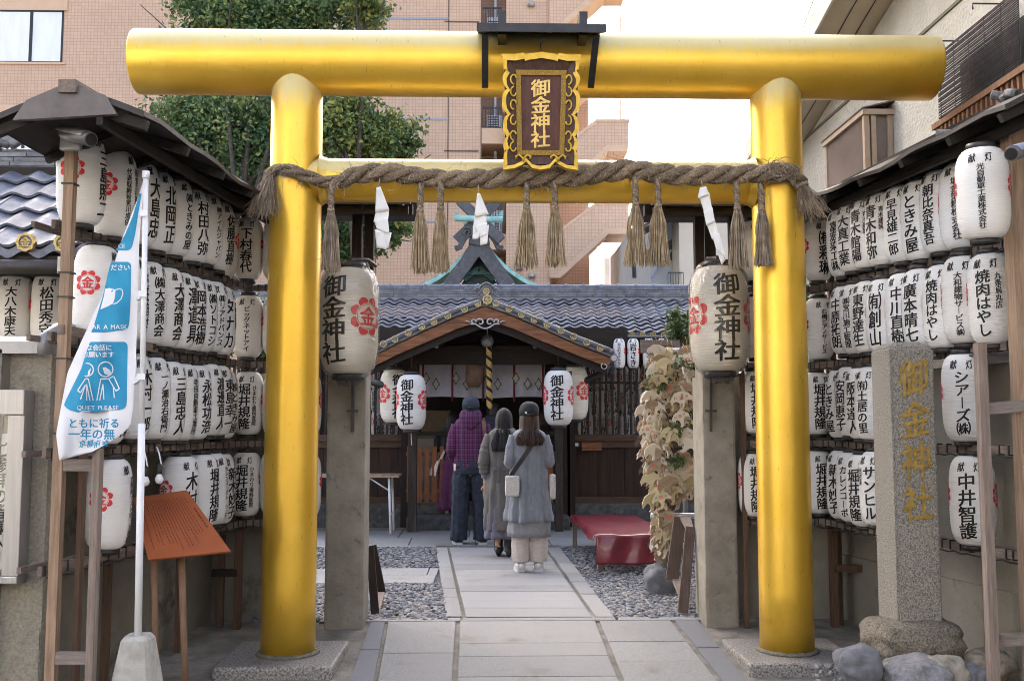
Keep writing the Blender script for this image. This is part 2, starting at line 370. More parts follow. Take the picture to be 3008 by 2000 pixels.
def lprof(r, H):
    def f(z):
        t = min(abs(z) / (H/2), 1)
        return r * (.52 + .48 * max(0, 1 - t**5.2)**.62) * (1 - .035*t*t)
    return f
def paper_mesh(r, H, columns, emb=(), ribs=34, embR=.061, embz=.03, jitter=0.):
    mb = MB(); pr = lprof(r, H); rows = ribs * 3; n = 30
    rg = []
    for k in range(rows + 1):
        z = -H/2 + H*k/rows; q = abs(math.cos(math.pi * k / 3))          # hoops stand out, paper sinks between them
        rr = pr(z) - .0042 * (1 - q) * (r/.113)
        rg.append([(rr*math.sin(2*math.pi*j/n), -rr*math.cos(2*math.pi*j/n), z) for j in range(n)])
    mb.rings(rg, 0, True, cap=False)
    def wrap(shapes, u0, z0, m, lift):
        for vs, fs in shapes:
            pts = []
            for p_ in vs:
                a, b = p_; z = max(-H*.496, min(H*.496, z0 + b)); rr = pr(z) + lift + lay(p_); an = u0 + a / r
                pts.append((rr*math.sin(an), -rr*math.cos(an), z))
            mb.add(pts, fs, m, True)
    for sh in columns: wrap([sh], 0, 0, 1, .0016)
    for an in emb: wrap(emblem2d(embR), an, embz, 2, .0014)
    return mb
def donor(main, small=None, sside=1, msize=None, msplit=0.):
    """the writing of a donor's lantern: two characters across the top, a name below, sometimes a small column beside it"""
    cs = []
    for u, ch in ((-.042, '献'), (.042, '灯')): cs += column(ch, u, .195, .148, .040)
    n = len(main)
    w_ = msize or (.092 if n <= 4 else .075 if n <= 6 else .058 if n <= 9 else .048)
    u0 = -.014 * sside if small else 0
    cs += column(main, u0, .140, -.190, w_)
    if small:
        n2 = len(small); cs += column(small, .058*sside, .125, max(.125 - .036*n2, -.17), .033)
    return cs
RING_ME = {}
def ring_mesh(r, h, key):
    if key not in RING_ME:
        mb = MB(); mb.lathe([(r*.93, 0), (r, 0), (r, h), (r*.90, h), (r*.90, 0)], 22, cap=False)
        mb.lathe([(.001, h*.3), (r*.9, h*.3)], 22, cap=False)
        RING_ME[key] = mb.build('ring', MT['ring'], mesh_only=True)
    return RING_ME[key]
def lantern(name, label, pos, face, columns, emb=(math.pi/2, -math.pi/2), r=.113, H=.455, group=None, paper='paper', tilt=0., cat='lantern', embR=.061, embz=.03, ribs=34, wrap=False):
    o = thing(name, label, cat, pos, group); o.rotation_euler = (tilt, 0, face)
    me = paper_mesh(r, H, columns, emb, ribs, embR, embz).build('paper_shade', [MT[paper], MT['ink'], MT['red']], mesh_only=True)
    link('paper_shade', me, o)
    rm = ring_mesh(r*.54, H*.06, round(r, 3))
    a = link('top_ring', rm, o, (0, 0, H/2 - H*.006)); b = link('bottom_ring', rm, o, (0, 0, -H/2 - H*.054))
    return o
# ================================================================ SETTING: ground, path, gravel
PAV = 7.4
def setting():
    mb = MB()
    mb.sheet(lambda u, v: (-600 + 1200*u, (-600 + 604.6*v) , -.135), 8, 8)
    tag(mb.build('street', MT['street']), kind='structure')
    mb = MB()
    def fz(u, v):
        x = -14 + 28*u; y = 4.6 + 3.1*v
        return (x, y, zg(y) - .006 + (0 if y > 4.7 else -.0))
    mb.sheet(fz, 4, 24, smooth=False)
    mb.box((-14, 4.4, -.135), (14, 4.6, -.127))
    tag(mb.build('forecourt', MT['asphalt']), kind='structure')
    mb = MB(); mb.sheet(lambda u, v: (-600 + 1200*u, 7.7 + 900*v, -.05), 6, 6)
    tag(mb.build('ground', mat('soil', (.10,.09,.075), (.18,.165,.14), scale=3, rough=.95, bump=.4, bscale=40)), kind='structure')
    # ---- path slabs: real slabs with open joints
    rnd = random.Random(3); mb = MB()
    def slab(q, t=.05, gap=.007, mat=0, dz=.004):
        c = sum((Vector(p) for p in q), Vector()) / len(q); up = Vector((0, 0, 1)); o = []
        for p in q:
            p = Vector(p); d = (c - p); d.z = 0; o.append(p + d.normalized() * gap * 1.3)
        tz = rnd.uniform(-.002, .002)
        a = [Vector((p.x, p.y, p.z + dz + tz)) for p in o]; b = [p - Vector((0, 0, t)) for p in a]
        # softened arris
        i_ = [p + (c - p) * .012 - Vector((0,0,(c-p).z*.012)) + Vector((0, 0, .003)) for p in a]
        n = len(q)
        mb.add(i_ + a + b, [tuple(range(n))] + [(n+k, n+(k+1)%n, (k+1)%n, k) for k in range(n)] + [(2*n+k, 2*n+(k+1)%n, n+(k+1)%n, n+k) for k in range(n)], mat)
    # inner path
    L0, L1 = atZ(1071, 1421, 0), atZ(1034, 1261, 0); R0, R1 = atZ(1366, 1421, 0), atZ(1254, 1261, 0)
    LO0, LO1 = atZ(1027, 1421, 0), atZ(1004, 1261, 0); RO0, RO1 = atZ(1415, 1421, 0), atZ(1289, 1261, 0)
    ys = [0, .085, .16, .27, .34, .45, .58, .66, .80, .92, 1]
    for i in range(len(ys)-1):
        a, b = ys[i], ys[i+1]
        slab([L0.lerp(L1, a), R0.lerp(R1, a), R0.lerp(R1, b), L0.lerp(L1, b)], mat=0)
    for (P0, P1, Q0, Q1, cuts) in ((LO0, LO1, L0, L1, [0,.2,.31,.45,.62,1]), (R0, R1, RO0, RO1, [0,.24,.40,.7,1])):
        for i in range(len(cuts)-1):
            a, b = cuts[i], cuts[i+1]
            q0, q1 = (P0.lerp(P1, a), Q0.lerp(Q1, a)); q3, q2 = (P0.lerp(P1, b), Q0.lerp(Q1, b))
            e = Vector((.022, 0, 0))
            if P0 is LO0: slab([q0, q1 - e, q2 - e, q3])
            else: slab([q0 + e, q1, q2, q3 + e])
    # stone band across the left gravel and the apron before the shrine
    y0, y1 = atZ(940, 1343, 0).y, atZ(940, 1309, 0).y; xr = LO0.lerp(LO1, .5).x
    ym = (y0 + y1)/2
    for (a, b, c, d) in ((-2.6, y0, -1.75, ym), (-1.75, y0, xr-.03, ym), (-2.6, ym, -1.5, y1), (-1.5, ym, xr-.12, y1), (xr-.12, ym, xr-.03, y1)):
        slab([(a, b, 0), (c, b, 0), (c, d, 0), (a, d, 0)])
    yA = 11.75
    x = -3.4
    for wd in (.9, .75, .8, .55, .25, .9, .85, .95, .9, .9, .8, .9): 
        slab([(x, yA, 0), (x+wd, yA, 0), (x+wd-.02, yA+.75, 0), (x-.02, yA+.75, 0)]); x += wd
    x = -3.6
    for wd in (.7, .95, .8, .9, .75, 1.0, .85, .95, .9, .9, .8):
        slab([(x, yA+.75, 0), (x+wd, yA+.75, 0), (x+wd, yA+1.6, 0), (x, yA+1.6, 0)]); x += wd
    slab([(-3.4, yA-.12, 0), (LO1.x, yA-.12, 0), (LO1.x, yA, 0), (-3.4, yA, 0)]); slab([(RO1.x, yA-.12, 0), (4.2, yA-.12, 0), (4.2, yA, 0), (RO1.x, yA, 0)])
    # threshold kerb and the sloping slabs of the forecourt
    def g(vx, vy):
        p = atG(vx, vy); return (p.x, p.y, zg(p.y))
    yt = atZ(1200, 1424, 0).y - .02
    def gx(x, y): return (x, y, zg(y))
    def edge(va, vb):           # line on the forecourt through two pixels, continued to the street
        a, b = Vector(g(*va)), Vector(g(*vb)); d = (b - a)
        return lambda y: a.x + d.x * (y - a.y) / d.y
    eL0, eL, eR, eR0 = edge((848, 1440), (800, 1568)), edge((1057, 1432), (1050, 1562)), edge((1373, 1432), (1425, 1562)), edge((1560, 1440), (1655, 1562))
    eDL, eDR = edge((885, 1440), (862, 1560)), edge((1612, 1436), (1720, 1568))
    for xs in ((-1.25, -.2), (-.2, .95), (.95, 2.0)):
        slab([gx(xs[0], yt-.07), gx(xs[1], yt-.07), (xs[1], yt+.015, 0), (xs[0], yt+.015, 0)], dz=.006)
    yb = [yt-.07, 6.72, 6.42, 6.0, 5.5, 5.0]
    for i in range(len(yb)-1):
        a, b = yb[i], yb[i+1]
        slab([gx(eL(a), a), gx(eL(b), b), gx(eR(b), b), gx(eR(a), a)])
    for (ea, eb, cuts) in ((eDL, eL, [yt-.07, 6.5, 5.7, 5.0]), (eR, eR0, [yt-.07, 6.75, 6.3, 5.6, 5.0])):
        for i in range(len(cuts)-1):
            a, b = cuts[i], cuts[i+1]
            slab([gx(ea(a)+.02, a), gx(ea(b)+.02, b), gx(eb(b)-.02, b), gx(eb(a)-.02, a)])
    for (ea, eb) in ((eL0, eDL), (eR0, eDR)):
        cuts = [yt-.07, 6.6, 5.8, 5.0]
        for i in range(len(cuts)-1):
            a, b = cuts[i], cuts[i+1]
            slab([gx(ea(a)+.01, a), gx(ea(b)+.01, b), gx(eb(b), b), gx(eb(a), a)], mat=1)
    tag(mb.build('path', [MT['granite'], MT['darkgranite']]), kind='structure')
    # mortar bed between and beneath the slabs
    mb = MB(); mb.add([(LO0.x-.0, yt, -.012), (RO0.x, yt, -.012), (RO1.x+.1, 13.4, -.012), (LO1.x-.1, 13.4, -.012)], [(0,1,2,3)])
    mb.add([(-4, yA-.12, -.016), (4.6, yA-.12, -.016), (4.6, 16, -.016), (-4, 16, -.016)], [(0,1,2,3)])
    tag(mb.build('path_bed', mat('mortar', (.12,.11,.09), (.20,.19,.16), scale=14, rough=.95, bump=.5, bscale=80)), kind='structure')
    # ---- gravel
    bm = bmesh.new(); bmesh.ops.create_icosphere(bm, subdivisions=2, radius=1); bv = np.array([v.co[:] for v in bm.verts]); bf = np.array([[v.index for v in f.verts] for f in bm.faces]); bm.free()
    rg = np.random.default_rng(5); V_ = []; F_ = []; k = 0
    def lx(y): t = (y - LO0.y)/(LO1.y - LO0.y); return LO0.x + (LO1.x - LO0.x)*t
    def rx(y): t = (y - RO0.y)/(RO1.y - RO0.y); return RO0.x + (RO1.x - RO0.x)*t
    def scat(x0, x1, ya, yb_, dens):
        nonlocal k
        N = int(dens * (yb_-ya) * 2.2)
        for _ in range(N):
            y = rg.uniform(ya, yb_); a = x0(y); b = x1(y); x = a + (b-a)*rg.random()
            if b - a <= 0: continue
            s = rg.uniform(.010, .019) * (1.15 if y < 8.5 else 1)
            sc = np.array([s*rg.uniform(.9,1.5), s*rg.uniform(.8,1.1), s*rg.uniform(.5,.75)])
            an = rg.uniform(0, 6.28); ca, sa = math.cos(an), math.sin(an)
            p = bv * (1 + rg.normal(0, .07, (len(bv), 1))) * sc
            q = np.stack([p[:,0]*ca - p[:,1]*sa, p[:,0]*sa + p[:,1]*ca, p[:,2] + p[:,0]*rg.uniform(-.4,.4)], 1) + (x, y, rg.uniform(-.014, .008))
            V_.append(q); F_.append(bf + k*len(bv)); k += 1
    scat(lambda y: -1.75, lx, 7.36, y0-.01, 1600); scat(lambda y: -1.95, lx, y1+.01, yA-.13, 1000)
    scat(rx, lambda y: 2.0, 7.38, 9.2, 1650); scat(rx, lambda y: 2.35, 9.2, yA-.13, 1000)
    V2 = np.concatenate(V_); F2 = np.concatenate(F_)
    me = bpy.data.meshes.new('gravel'); me.from_pydata(V2.tolist(), [], F2.tolist()); me.polygons.foreach_set('use_smooth', [True]*len(F2))
    gm = bpy.data.materials.new('pebbles'); gm.use_nodes = True; n = gm.node_tree; b = n.nodes['Principled BSDF']; b.inputs['Roughness'].default_value = .75
    ge = n.nodes.new('ShaderNodeNewGeometry'); cr = n.nodes.new('ShaderNodeValToRGB'); e = cr.color_ramp.elements
    cols = [(0,(.075,.08,.095)), (.3,(.125,.135,.155)), (.55,(.18,.19,.215)), (.75,(.23,.235,.25)), (.88,(.28,.27,.25)), (.95,(.24,.18,.13)), (1,(.36,.36,.36))]
    e[0].color = (*cols[0][1],1); e[1].position = 1; e[1].color = (*cols[-1][1],1)
    for p, c in cols[1:-1]:
        q = e.new(p); q.color = (*c,1)
    n.links.new(ge.outputs['Random Per Island'], cr.inputs[0]); n.links.new(cr.outputs[0], b.inputs['Base Color'])
    me.materials.append(gm); o = link('gravel', me); tag(o, 'blue grey pebbles spread beside the stone path', kind='stuff')
    mb = MB(); mb.add([(-4, 7.3, -.02), (4.5, 7.3, -.02), (4.5, yA, -.02), (-4, yA, -.02)], [(0,1,2,3)])
    tag(mb.build('gravel_bed', mat('gravel_bed', (.06,.06,.065), (.20,.20,.21), scale=60, rough=.95, bump=.8, bscale=60)), kind='structure')
setting()

# ================================================================ TORII
TY = 6.36
def torii():
    base = atY(1238, 1500, TY); o = thing('torii_gate', 'golden torii gate of smooth round beams standing over the path', 'torii gate', (base.x, TY, 0))
    pc = {}
    for s, vb, vt in ((-1, 663, 684.5), (1, 1813, 1785.5)):
        pb = atY(vb, 1500, TY); pt = atY(vt, 240, TY); pc[s] = (pb, pt)
        mb = MB(); d = (pt - pb); n = 10
        d = d*((atY(vt, 150, TY).z - pb.z)/d.z); mb.tube([pb + d*(i/n) for i in range(n+1)] , [.171 - .004*(i/n) for i in range(n+1)], 64)
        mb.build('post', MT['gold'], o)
        x = pb.x + (.02*s)
        z0 = zg(TY)
        ped = MB(); ped.bbox((x-.36, TY-.36, z0-.06), (x+.36, TY+.36, .0), .02)
        q = ped.build('pedestal', MT['granite3'], o); 
        col = MB(); col.lathe([(.172,0),(.20,.002),(.19,.014),(.172,.02)], 40, (pb.x, TY, 0)); col.build('collar', mat('mossy_mortar%d' % s, (.10,.095,.07), (.20,.185,.13), scale=30, rough=.95, bump=.6, bscale=90), q)
    a = atY(291, 143, TY); b = atY(2177, 158.5, TY); zc = (a.z + b.z)/2; rr = .213; a.x += .07; b.x -= .09
    mb = MB(); prof = [(a.x-.0, rr-.012), (a.x+.004, rr-.003), (a.x+.014, rr)]
    N = 24
    xs = [a.x, a.x+.003, a.x+.012] + [a.x + .012 + (b.x-a.x-.024)*i/N for i in range(1, N)] + [b.x-.012, b.x-.003, b.x]
    rs = [rr-.012, rr-.003] + [rr]*(len(xs)-4) + [rr-.003, rr-.012]
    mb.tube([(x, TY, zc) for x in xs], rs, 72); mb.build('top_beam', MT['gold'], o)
    zn = (atY(1245, 368, TY).z + atY(1245, 469, TY).z)/2
    xa, xb = pc[-1][1].x - .0, pc[1][1].x
    mb = MB(); mb.tube([(xa + (xb-xa)*i/12, TY, zn) for i in range(13)], .142, 48)
    for s in (-1, 1):                                # welded fillets
        x = (pc[s][0].x + pc[s][1].x)/2; x += -s*.165
        mb.tube([(x, TY, zn), (x - s*.015, TY, zn), (x - s*.05, TY, zn)], [.168, .155, .143], 48, cap=False)
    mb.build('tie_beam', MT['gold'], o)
    return zc, zn, pc
ZK, ZN, PC = torii()

# ---- plaque and its little roof
def plaque():
    Y = 6.02; TILT = .16
    p0 = atY(1245, 262, Y)
    o = thing('shrine_plaque', 'dark wooden shrine name plaque with carved gold frame hanging on the torii', 'name plaque', p0)
    sc = atY(1300, 262, Y).x - p0.x; sc /= 55.0          # metres per picture unit
    def P(u, v, d=0.):       # u right, v up (picture units from the centre), d towards the viewer; the board leans forward
        y = -d - v*sc*math.sin(TILT)*1.0; z = v*sc*1.06; 
        return (p0.x + u*sc, p0.y + y, p0.z + z)
    mb = MB(); mb.prism([P(-80,-108,.01), P(80,-108,.01), P(84,112,.01), P(-84,112,.01)], (0,.03,0)); mb.build('back_board', MT['darkwood'], o)
    # outer frame: dark chamfered boards with scalloped gilded rim
    mb = MB(); rim = MB()
    def scallop(pts):        # gold edge, many small lobes
        n = len(pts)
        for i in range(n-1):
            (u0, v0), (u1, v1) = pts[i], pts[i+1]
            rim.add([P(u0,v0,.055), P(u1,v1,.055), P(u1,v1,-.01), P(u0,v0,-.01), P(u0*.90,v0*.925,.055), P(u1*.90,v1*.925,.055)], [(0,1,2,3),(4,5,1,0)], 0)
    W, H_ = 86, 118
    def side(s):
        pts = []
        v = H_
        lob = [(86,118),(87,104),(85,88),(80,86),(82,82),(88,72),(87,60),(80,48),(77,46),(83,42),(88,33),(89,20),(87,6),(80,-6),(77,-8),(83,-12),(88,-24),(87,-42),(79,-54),(83,-58),(87,-70),(84,-80),(80,-84),(86,-90),(87,-104),(86,-122)]
        return [(s*a*(1.0 if b > 0 else .985), b) for a, b in lob]
    scallop([( -u, v) for u, v in side(1)][::-1]); scallop(side(1))
    top = [(-90,118),(-60,117),(-40,121),(-38,116),(-28,119),(-18,120),(0,123),(18,120),(28,119),(38,116),(40,121),(60,117),(90,118)]
    for i in range(len(top)-1):
        (u0,v0),(u1,v1) = top[i], top[i+1]
        rim.add([P(u0,v0,.06),P(u1,v1,.06),P(u1,v1,-.01),P(u0,v0,-.01),P(u0*.97,v0-13,.06),P(u1*.97,v1-13,.06)], [(3,2,1,0),(0,1,5,4)], 0)
    bot = [(-86,-116),(-60,-113),(-40,-104),(-34,-98),(-20,-112),(0,-116),(20,-112),(34,-98),(40,-104),(60,-113),(86,-116)]
    for i in range(len(bot)-1):
        (u0,v0),(u1,v1) = bot[i], bot[i+1]
        rim.add([P(u0,v0,.05),P(u1,v1,.05),P(u1,v1-8,.055),P(u0,v0-8,.055),P(u0,v0-8,0),P(u1,v1-8,0)], [(0,3,2,1),(3,4,5,2)], 0)
    # curls
    def curl(cu, cv, s, f):
        pts = []
        for i in range(15):
            t = i/14; an = -1.6 + 4.6*t; r_ = 9*(1-.45*t)
            pts.append(P(cu + s*(r_*math.cos(an)-4), cv + f*r_*math.sin(an)*1.3, .045))
        rim.tube(pts, .0055, 6)
    for s in (-1, 1):
        for cv, f in ((68,1),(40,-1),(15,1),(-20,-1),(-50,1),(-76,-1)): curl(s*66, cv, s, f)
    for cu in (-40, 40):
        for s in (-1, 1):
            rim.tube([P(cu, -108, .05), P(cu + s*2, -98, .05), P(cu + s*10, -92, .05), P(cu+s*17, -96, .05), P(cu+s*15, -101, .05)], .007, 6)
    rim.build('carved_rim', MT['goldleaf'], o)
    fr = [(-84,115),(84,115),(82,-112),(-82,-112)]; inn = [(-58,88),(58,88),(54,-92),(-54,-92)]
    for i in range(4):
        a, b, c, d = fr[i], fr[(i+1)%4], inn[(i+1)%4], inn[i]
        mb.add([P(*a,.045),P(*b,.045),P(*c,.025),P(*d,.025)], [(3,2,1,0)], 0)
    mb.build('frame', MT['brownred'], o)
    mb = MB()
    q0 = [(-58,88),(58,88),(54,-92),(-54,-92)]; q1 = [(-46,77),(46,77),(43,-81),(-43,-81)]
    for i in range(4):
        a, b, c, d = q0[i], q0[(i+1)%4], q1[(i+1)%4], q1[i]
        mb.add([P(*a,.034),P(*b,.034),P(*c,.034),P(*d,.034),P(*a,.02),P(*b,.02),P(*c,.018),P(*d,.018)], [(3,2,1,0),(0,1,5,4),(2,3,7,6)], 0)
    mb.build('inner_frame', MT['goldpat'], o)
    mb = MB(); mb.add([P(-46,77,.018),P(46,77,.018),P(43,-81,.018),P(-43,-81,.018)], [(3,2,1,0)]); pn = mb.build('panel', MT['redwood'], o)
    mb = MB()
    for vs, fs in column('御金神社', -.5, 70, -74, 46, sq=1.25, brush=.12):
        mb.add([P(v[0], v[1], .0215 + lay(v)*8) for v in vs], fs)
    mb.build('lettering', MT['goldtext'], pn)
    mb = MB(); mb.tube([P(0,122,.03), P(0,140,.0), P(-1,148,-.02)], .004, 6)
    pts = [P(3*math.sin(i*.6), 150+6*math.cos(i*.6)+6, -.02) for i in range(12)]; mb.tube(pts, .004, 6); mb.build('hook', MT['black'], o)
MT['brownred'] = wood('frame_wood', (.045,.018,.011), (.09,.04,.024), 'z', rough=.5); MT['redwood'] = wood('panel_wood', (.05,.012,.008), (.11,.032,.02), 'z', rough=.45)
MT['goldpat'] = mat('patterned_gilding', (.20,.115,.02), (.45,.29,.06), scale=160, rough=.5, metal=.5, bump=.6, bscale=200)
plaque()
def plaque_roof():
    Yf, Yb = 5.86, 6.40
    zf = atY(1245, 74, Yf).z; a = atY(1098, 66, Yf); b = atY(1397, 66, Yf)
    o = thing('plaque_canopy', 'black sheet metal canopy bolted to the beam above the plaque', 'canopy', (atY(1245, 66, TY).x, TY, ZK))
    mb = MB(); zb = ZK + .235
    mb.prism([(a.x, Yf, zf), (a.x, Yb, zb), (a.x, Yb, zb+.03), (a.x, Yf, zf+.055)], (b.x-a.x, 0, 0)); mb.build('roof_board', MT['black'], o)
    for vx0, vx1, vxb in ((1147, 1166, 0), (1335, 1354, 1)):
        p = atY(vx0, 40, Yf+.1); q = atY(vx1, 40, Yf+.1)
        zt = atY(vx0, 27, Yf+.12).z; mb = MB(); mb.box((p.x, Yf+.12, zf+.03), (q.x, Yf+.30, zt)); mb.build('ridge_block', MT['black'], o)
    for vt, vb in ((1117, 1117), (1374, 1359)):
        p = atY(vt, 80, Yf+.05); q = atY(vb, 207, TY-.20)
        mb = MB(); pt = Vector((p.x, Yf+.07, zf+.01)); qb = Vector((q.x, TY-.235, q.z))
        mb.bar(pt, qb, .042, .012, (0,1,0)); mb.build('bracket', MT['black'], o)
plaque_roof()
def wires_hair(mb, p, n, ln, rnd, mat=0, spread=1., down=.6, r=.0011):
    for _ in range(n):
        d = Vector((rnd.gauss(0,1), rnd.gauss(-.3,1), rnd.gauss(0,1))).normalized()*spread; a = Vector(p); pts = [a]
        L_ = ln*rnd.uniform(.4, 1)
        for k in range(3): d = (d + Vector((rnd.gauss(0,.25), rnd.gauss(0,.25), -down*.5))).normalized(); a = a + d*L_/3; pts.append(a)
        mb.tube(pts, [r*1.3, r*1.3, r, r*.6], 3, mat, cap=False)
# ---- sacred rope
def rope():
    rnd = random.Random(11)
    ctl = [(622,398,6.28,15),(652,390,6.17,17),(690,398,6.15,17),(730,416,6.19,18),(768,419,6.19,18),(805,409,6.19,22),(850,398,6.18,27),(900,399,6.18,27),(950,404,6.18,26),(1000,412,6.18,26),(1060,412,6.18,25),(1120,412,6.18,27),(1180,408,6.17,29),(1245,408,6.17,30),(1300,406,6.17,30),(1350,403,6.18,29),(1400,396,6.18,28),(1450,390,6.18,27),(1500,396,6.18,27),(1550,404,6.18,28),(1600,404,6.18,27),(1650,403,6.18,26),(1700,402,6.18,26),(1745,400,6.16,26),(1790,396,6.13,26),(1822,400,6.14,24),(1846,424,6.2,21)]
    P_ = [atY(a, b, Y) for a, b, Y, r_ in ctl]; rs = [r_*S*6.1/F*.90 for *_, r_ in ctl]
    def samp(t):
        i = min(int(t), len(P_)-2); f = t - i; p0, p1, p2, p3 = P_[max(i-1,0)], P_[i], P_[i+1], P_[min(i+2, len(P_)-1)]
        q = .5*((2*p1) + (p2-p0)*f + (2*p0-5*p1+4*p2-p3)*f*f + (3*p1-p0-3*p2+p3)*f**3)
        return q, rs[i]*(1-f) + rs[i+1]*f
    N = 420; pts = [samp((len(P_)-1)*i/N) for i in range(N+1)]
    c = pts[N//2][0]
    o = thing('sacred_rope', 'thick twisted straw rope tied along the lower beam of the torii', 'straw rope', c)
    L_ = 0; mb = MB(); hair = MB()
    strands = [[], [], []]; rad = [[], [], []]
    for i, (p, r_) in enumerate(pts):
        if i: L_ += (p - pts[i-1][0]).length
        t = (pts[min(i+1,N)][0] - pts[max(i-1,0)][0]).normalized(); u = Vector((0,-1,0)); u = (u - t*u.dot(t)).normalized(); w_ = t.cross(u)
        for k in range(3):
            an = -L_ * 15.5 + 2*math.pi*k/3
            strands[k].append(p + (u*math.cos(an) + w_*math.sin(an))*r_*.52); rad[k].append(r_*(.47+.05*math.sin(L_*9+k*2)))
    for k in range(3): strand_tube(mb, strands[k], rad[k], rnd)
    for i in range(0, N, 1):
        p, r_ = pts[i]
        wires_hair(hair, p + Vector((rnd.gauss(0,.02), -r_*.8, rnd.gauss(0,r_*.6))), 2, .14 if rnd.random() < .2 else .07, rnd, down=.7)
    q = mb.build('twist', MT['rope'], o); tag(hair.build('loose_straws', MT['strawgrey'], q), kind='stuff')
    # frayed ends
    for (vx, vy, ex, ey, n, sp, Y) in ((624,398,603,492,210,.060,6.24),(1846,428,1876,492,170,.055,6.16)):
        a = atY(vx, vy, Y); b = atY(ex, ey, Y-.02); d = (b - a); mb = MB()
        for _ in range(n):
            e = b + Vector((rnd.gauss(0, sp), rnd.gauss(0, sp*.7), rnd.gauss(0, .03))); s0 = a + Vector((rnd.gauss(0,.018), rnd.gauss(0,.018), rnd.gauss(0,.008)))
            m1 = s0.lerp(e, .4) + Vector((rnd.gauss(0,.012), rnd.gauss(0,.012), .01)); m2 = s0.lerp(e, .75) + Vector((rnd.gauss(0,.014), rnd.gauss(0,.014), 0))
            mb.tube([s0, m1, m2, e], [.0022,.0022,.002,.0014], 3, cap=False)
        if n < 180: mb.tube([a - d*.06, a + d*.05], [.045,.045], 14)
        mb.build('frayed_end', MT['strawgrey'], o)
    mb = MB()                               # the untwisted knot at the right end
    k0 = atY(1795, 392, 6.07)
    for _ in range(90):
        a = k0 + Vector((rnd.gauss(0,.04), rnd.gauss(0,.02), rnd.gauss(0,.03))); an = rnd.uniform(0, 6.28); r_ = rnd.uniform(.03,.06)
        mb.tube([a + Vector((r_*math.cos(an+q*.5), rnd.gauss(0,.006), r_*math.sin(an+q*.5)*.8)) for q in range(5)], .0022, 3, cap=False)
    mb.build('knot', MT['strawgrey'], o)
def strand_tube(mb, pts, rad, rnd, n=16):
    """a rope strand whose fibres wind round it as fine ridges"""
    k = len(pts); vs = []; u = Vector((0,0,1)); ph = [rnd.uniform(.78, 1.1) for _ in range(n)]
    for i in range(k):
        t = (pts[min(i+1,k-1)] - pts[max(i-1,0)]).normalized(); u = (u - t*u.dot(t)).normalized(); w_ = t.cross(u)
        for j in range(n):
            an = 2*math.pi*j/n + i*.16
            r_ = rad[i]*(ph[j] if j % 2 else 1.0)*(1 + rnd.gauss(0, .035))
            vs.append(pts[i] + (u*math.cos(an) + w_*math.sin(an))*r_)
    fs = [(i*n+j, i*n+(j+1)%n, (i+1)*n+(j+1)%n, (i+1)*n+j) for i in range(k-1) for j in range(n)]
    mb.add(vs, fs, 0, True)
rope()
def tassels():
    rnd = random.Random(21)
    spec = [(763,440,625,20,'strawgrey'),(968,440,628,20,'straw'),(1015,434,628,19,'straw'),(1213,435,617,26,'straw'),(1278,435,612,23,'straw'),(1463,425,612,25,'straw'),(1515,430,612,23,'straw'),(1697,437,617,22,'strawgrey'),(1753,440,613,19,'strawgrey')]
    lab = ['greyish straw tassel beside the golden post nearest the blue banner','wide yellow straw tassel next to the folded paper streamer with its twin','slim yellow straw tassel just before the green copper gable','full straw tassel under one side of the plaque above the tiled roof','straw tassel hanging beside a full one, in front of the apartment stair','straw tassel in front of the stair parapet, the first of a pair','straw tassel at the end of the stair, second of a pair','greyish straw tassel beside the slanting paper streamer','dark straw tassel hanging against the golden post near the stone pillar']
    for (vx, vt, vb, hw, mt), lb in zip(spec, lab):
        Y = 6.13; a = atY(vx, vt, Y); b = atY(vx, vb, Y); k = S*Y/F; ln = (a.z - b.z)
        o = thing('straw_tassel', lb, 'straw tassel', a, 'straw tassels hanging from the sacred rope')
        neck = a + Vector((0,0,-ln*.24)); mb = MB()
        for s in range(3):
            mb.tube([a + Vector((0,.02,.05))*(1 if i == 0 else 0) + (neck - a)*(i/14) + Vector((math.cos(i*.95+s*2.09)*.011, math.sin(i*.95+s*2.09)*.011, 0)) for i in range(15)], .012, 6)
        mb.tube([neck + Vector((0,0,.008)), neck - Vector((0,0,.012))], .024, 10); mb.build('braided_neck', MT['rope'], o)
        mb = MB(); n = 130
        for i in range(n):
            an = rnd.uniform(0, 6.283); q = math.sqrt(rnd.random()); hw_ = hw*k*1.25
            s0 = neck + Vector((math.cos(an)*.02*q, math.sin(an)*.02*q, .0))
            e = Vector((neck.x + math.cos(an)*hw_*q*rnd.uniform(.8,1.1), neck.y + math.sin(an)*hw_*q*.8, b.z + rnd.uniform(-.01, .03)))
            m1 = s0.lerp(e, .3) + Vector((math.cos(an)*.014*q, math.sin(an)*.012*q, 0)); 
            mb.tube([s0, m1, s0.lerp(e,.65) + Vector((rnd.gauss(0,.004), rnd.gauss(0,.004), 0)), e], [.0018,.0026,.0026,.0024], 4, cap=False)
        for i in range(4): wires_hair(mb, neck.lerp(Vector((neck.x, neck.y, b.z)), rnd.uniform(.3,.9)) + Vector((rnd.choice((-1,1))*hw*k*.6,0,0)), 1, .12, rnd)
        mb.build('straw_bundle', MT[mt], o)
tassels()
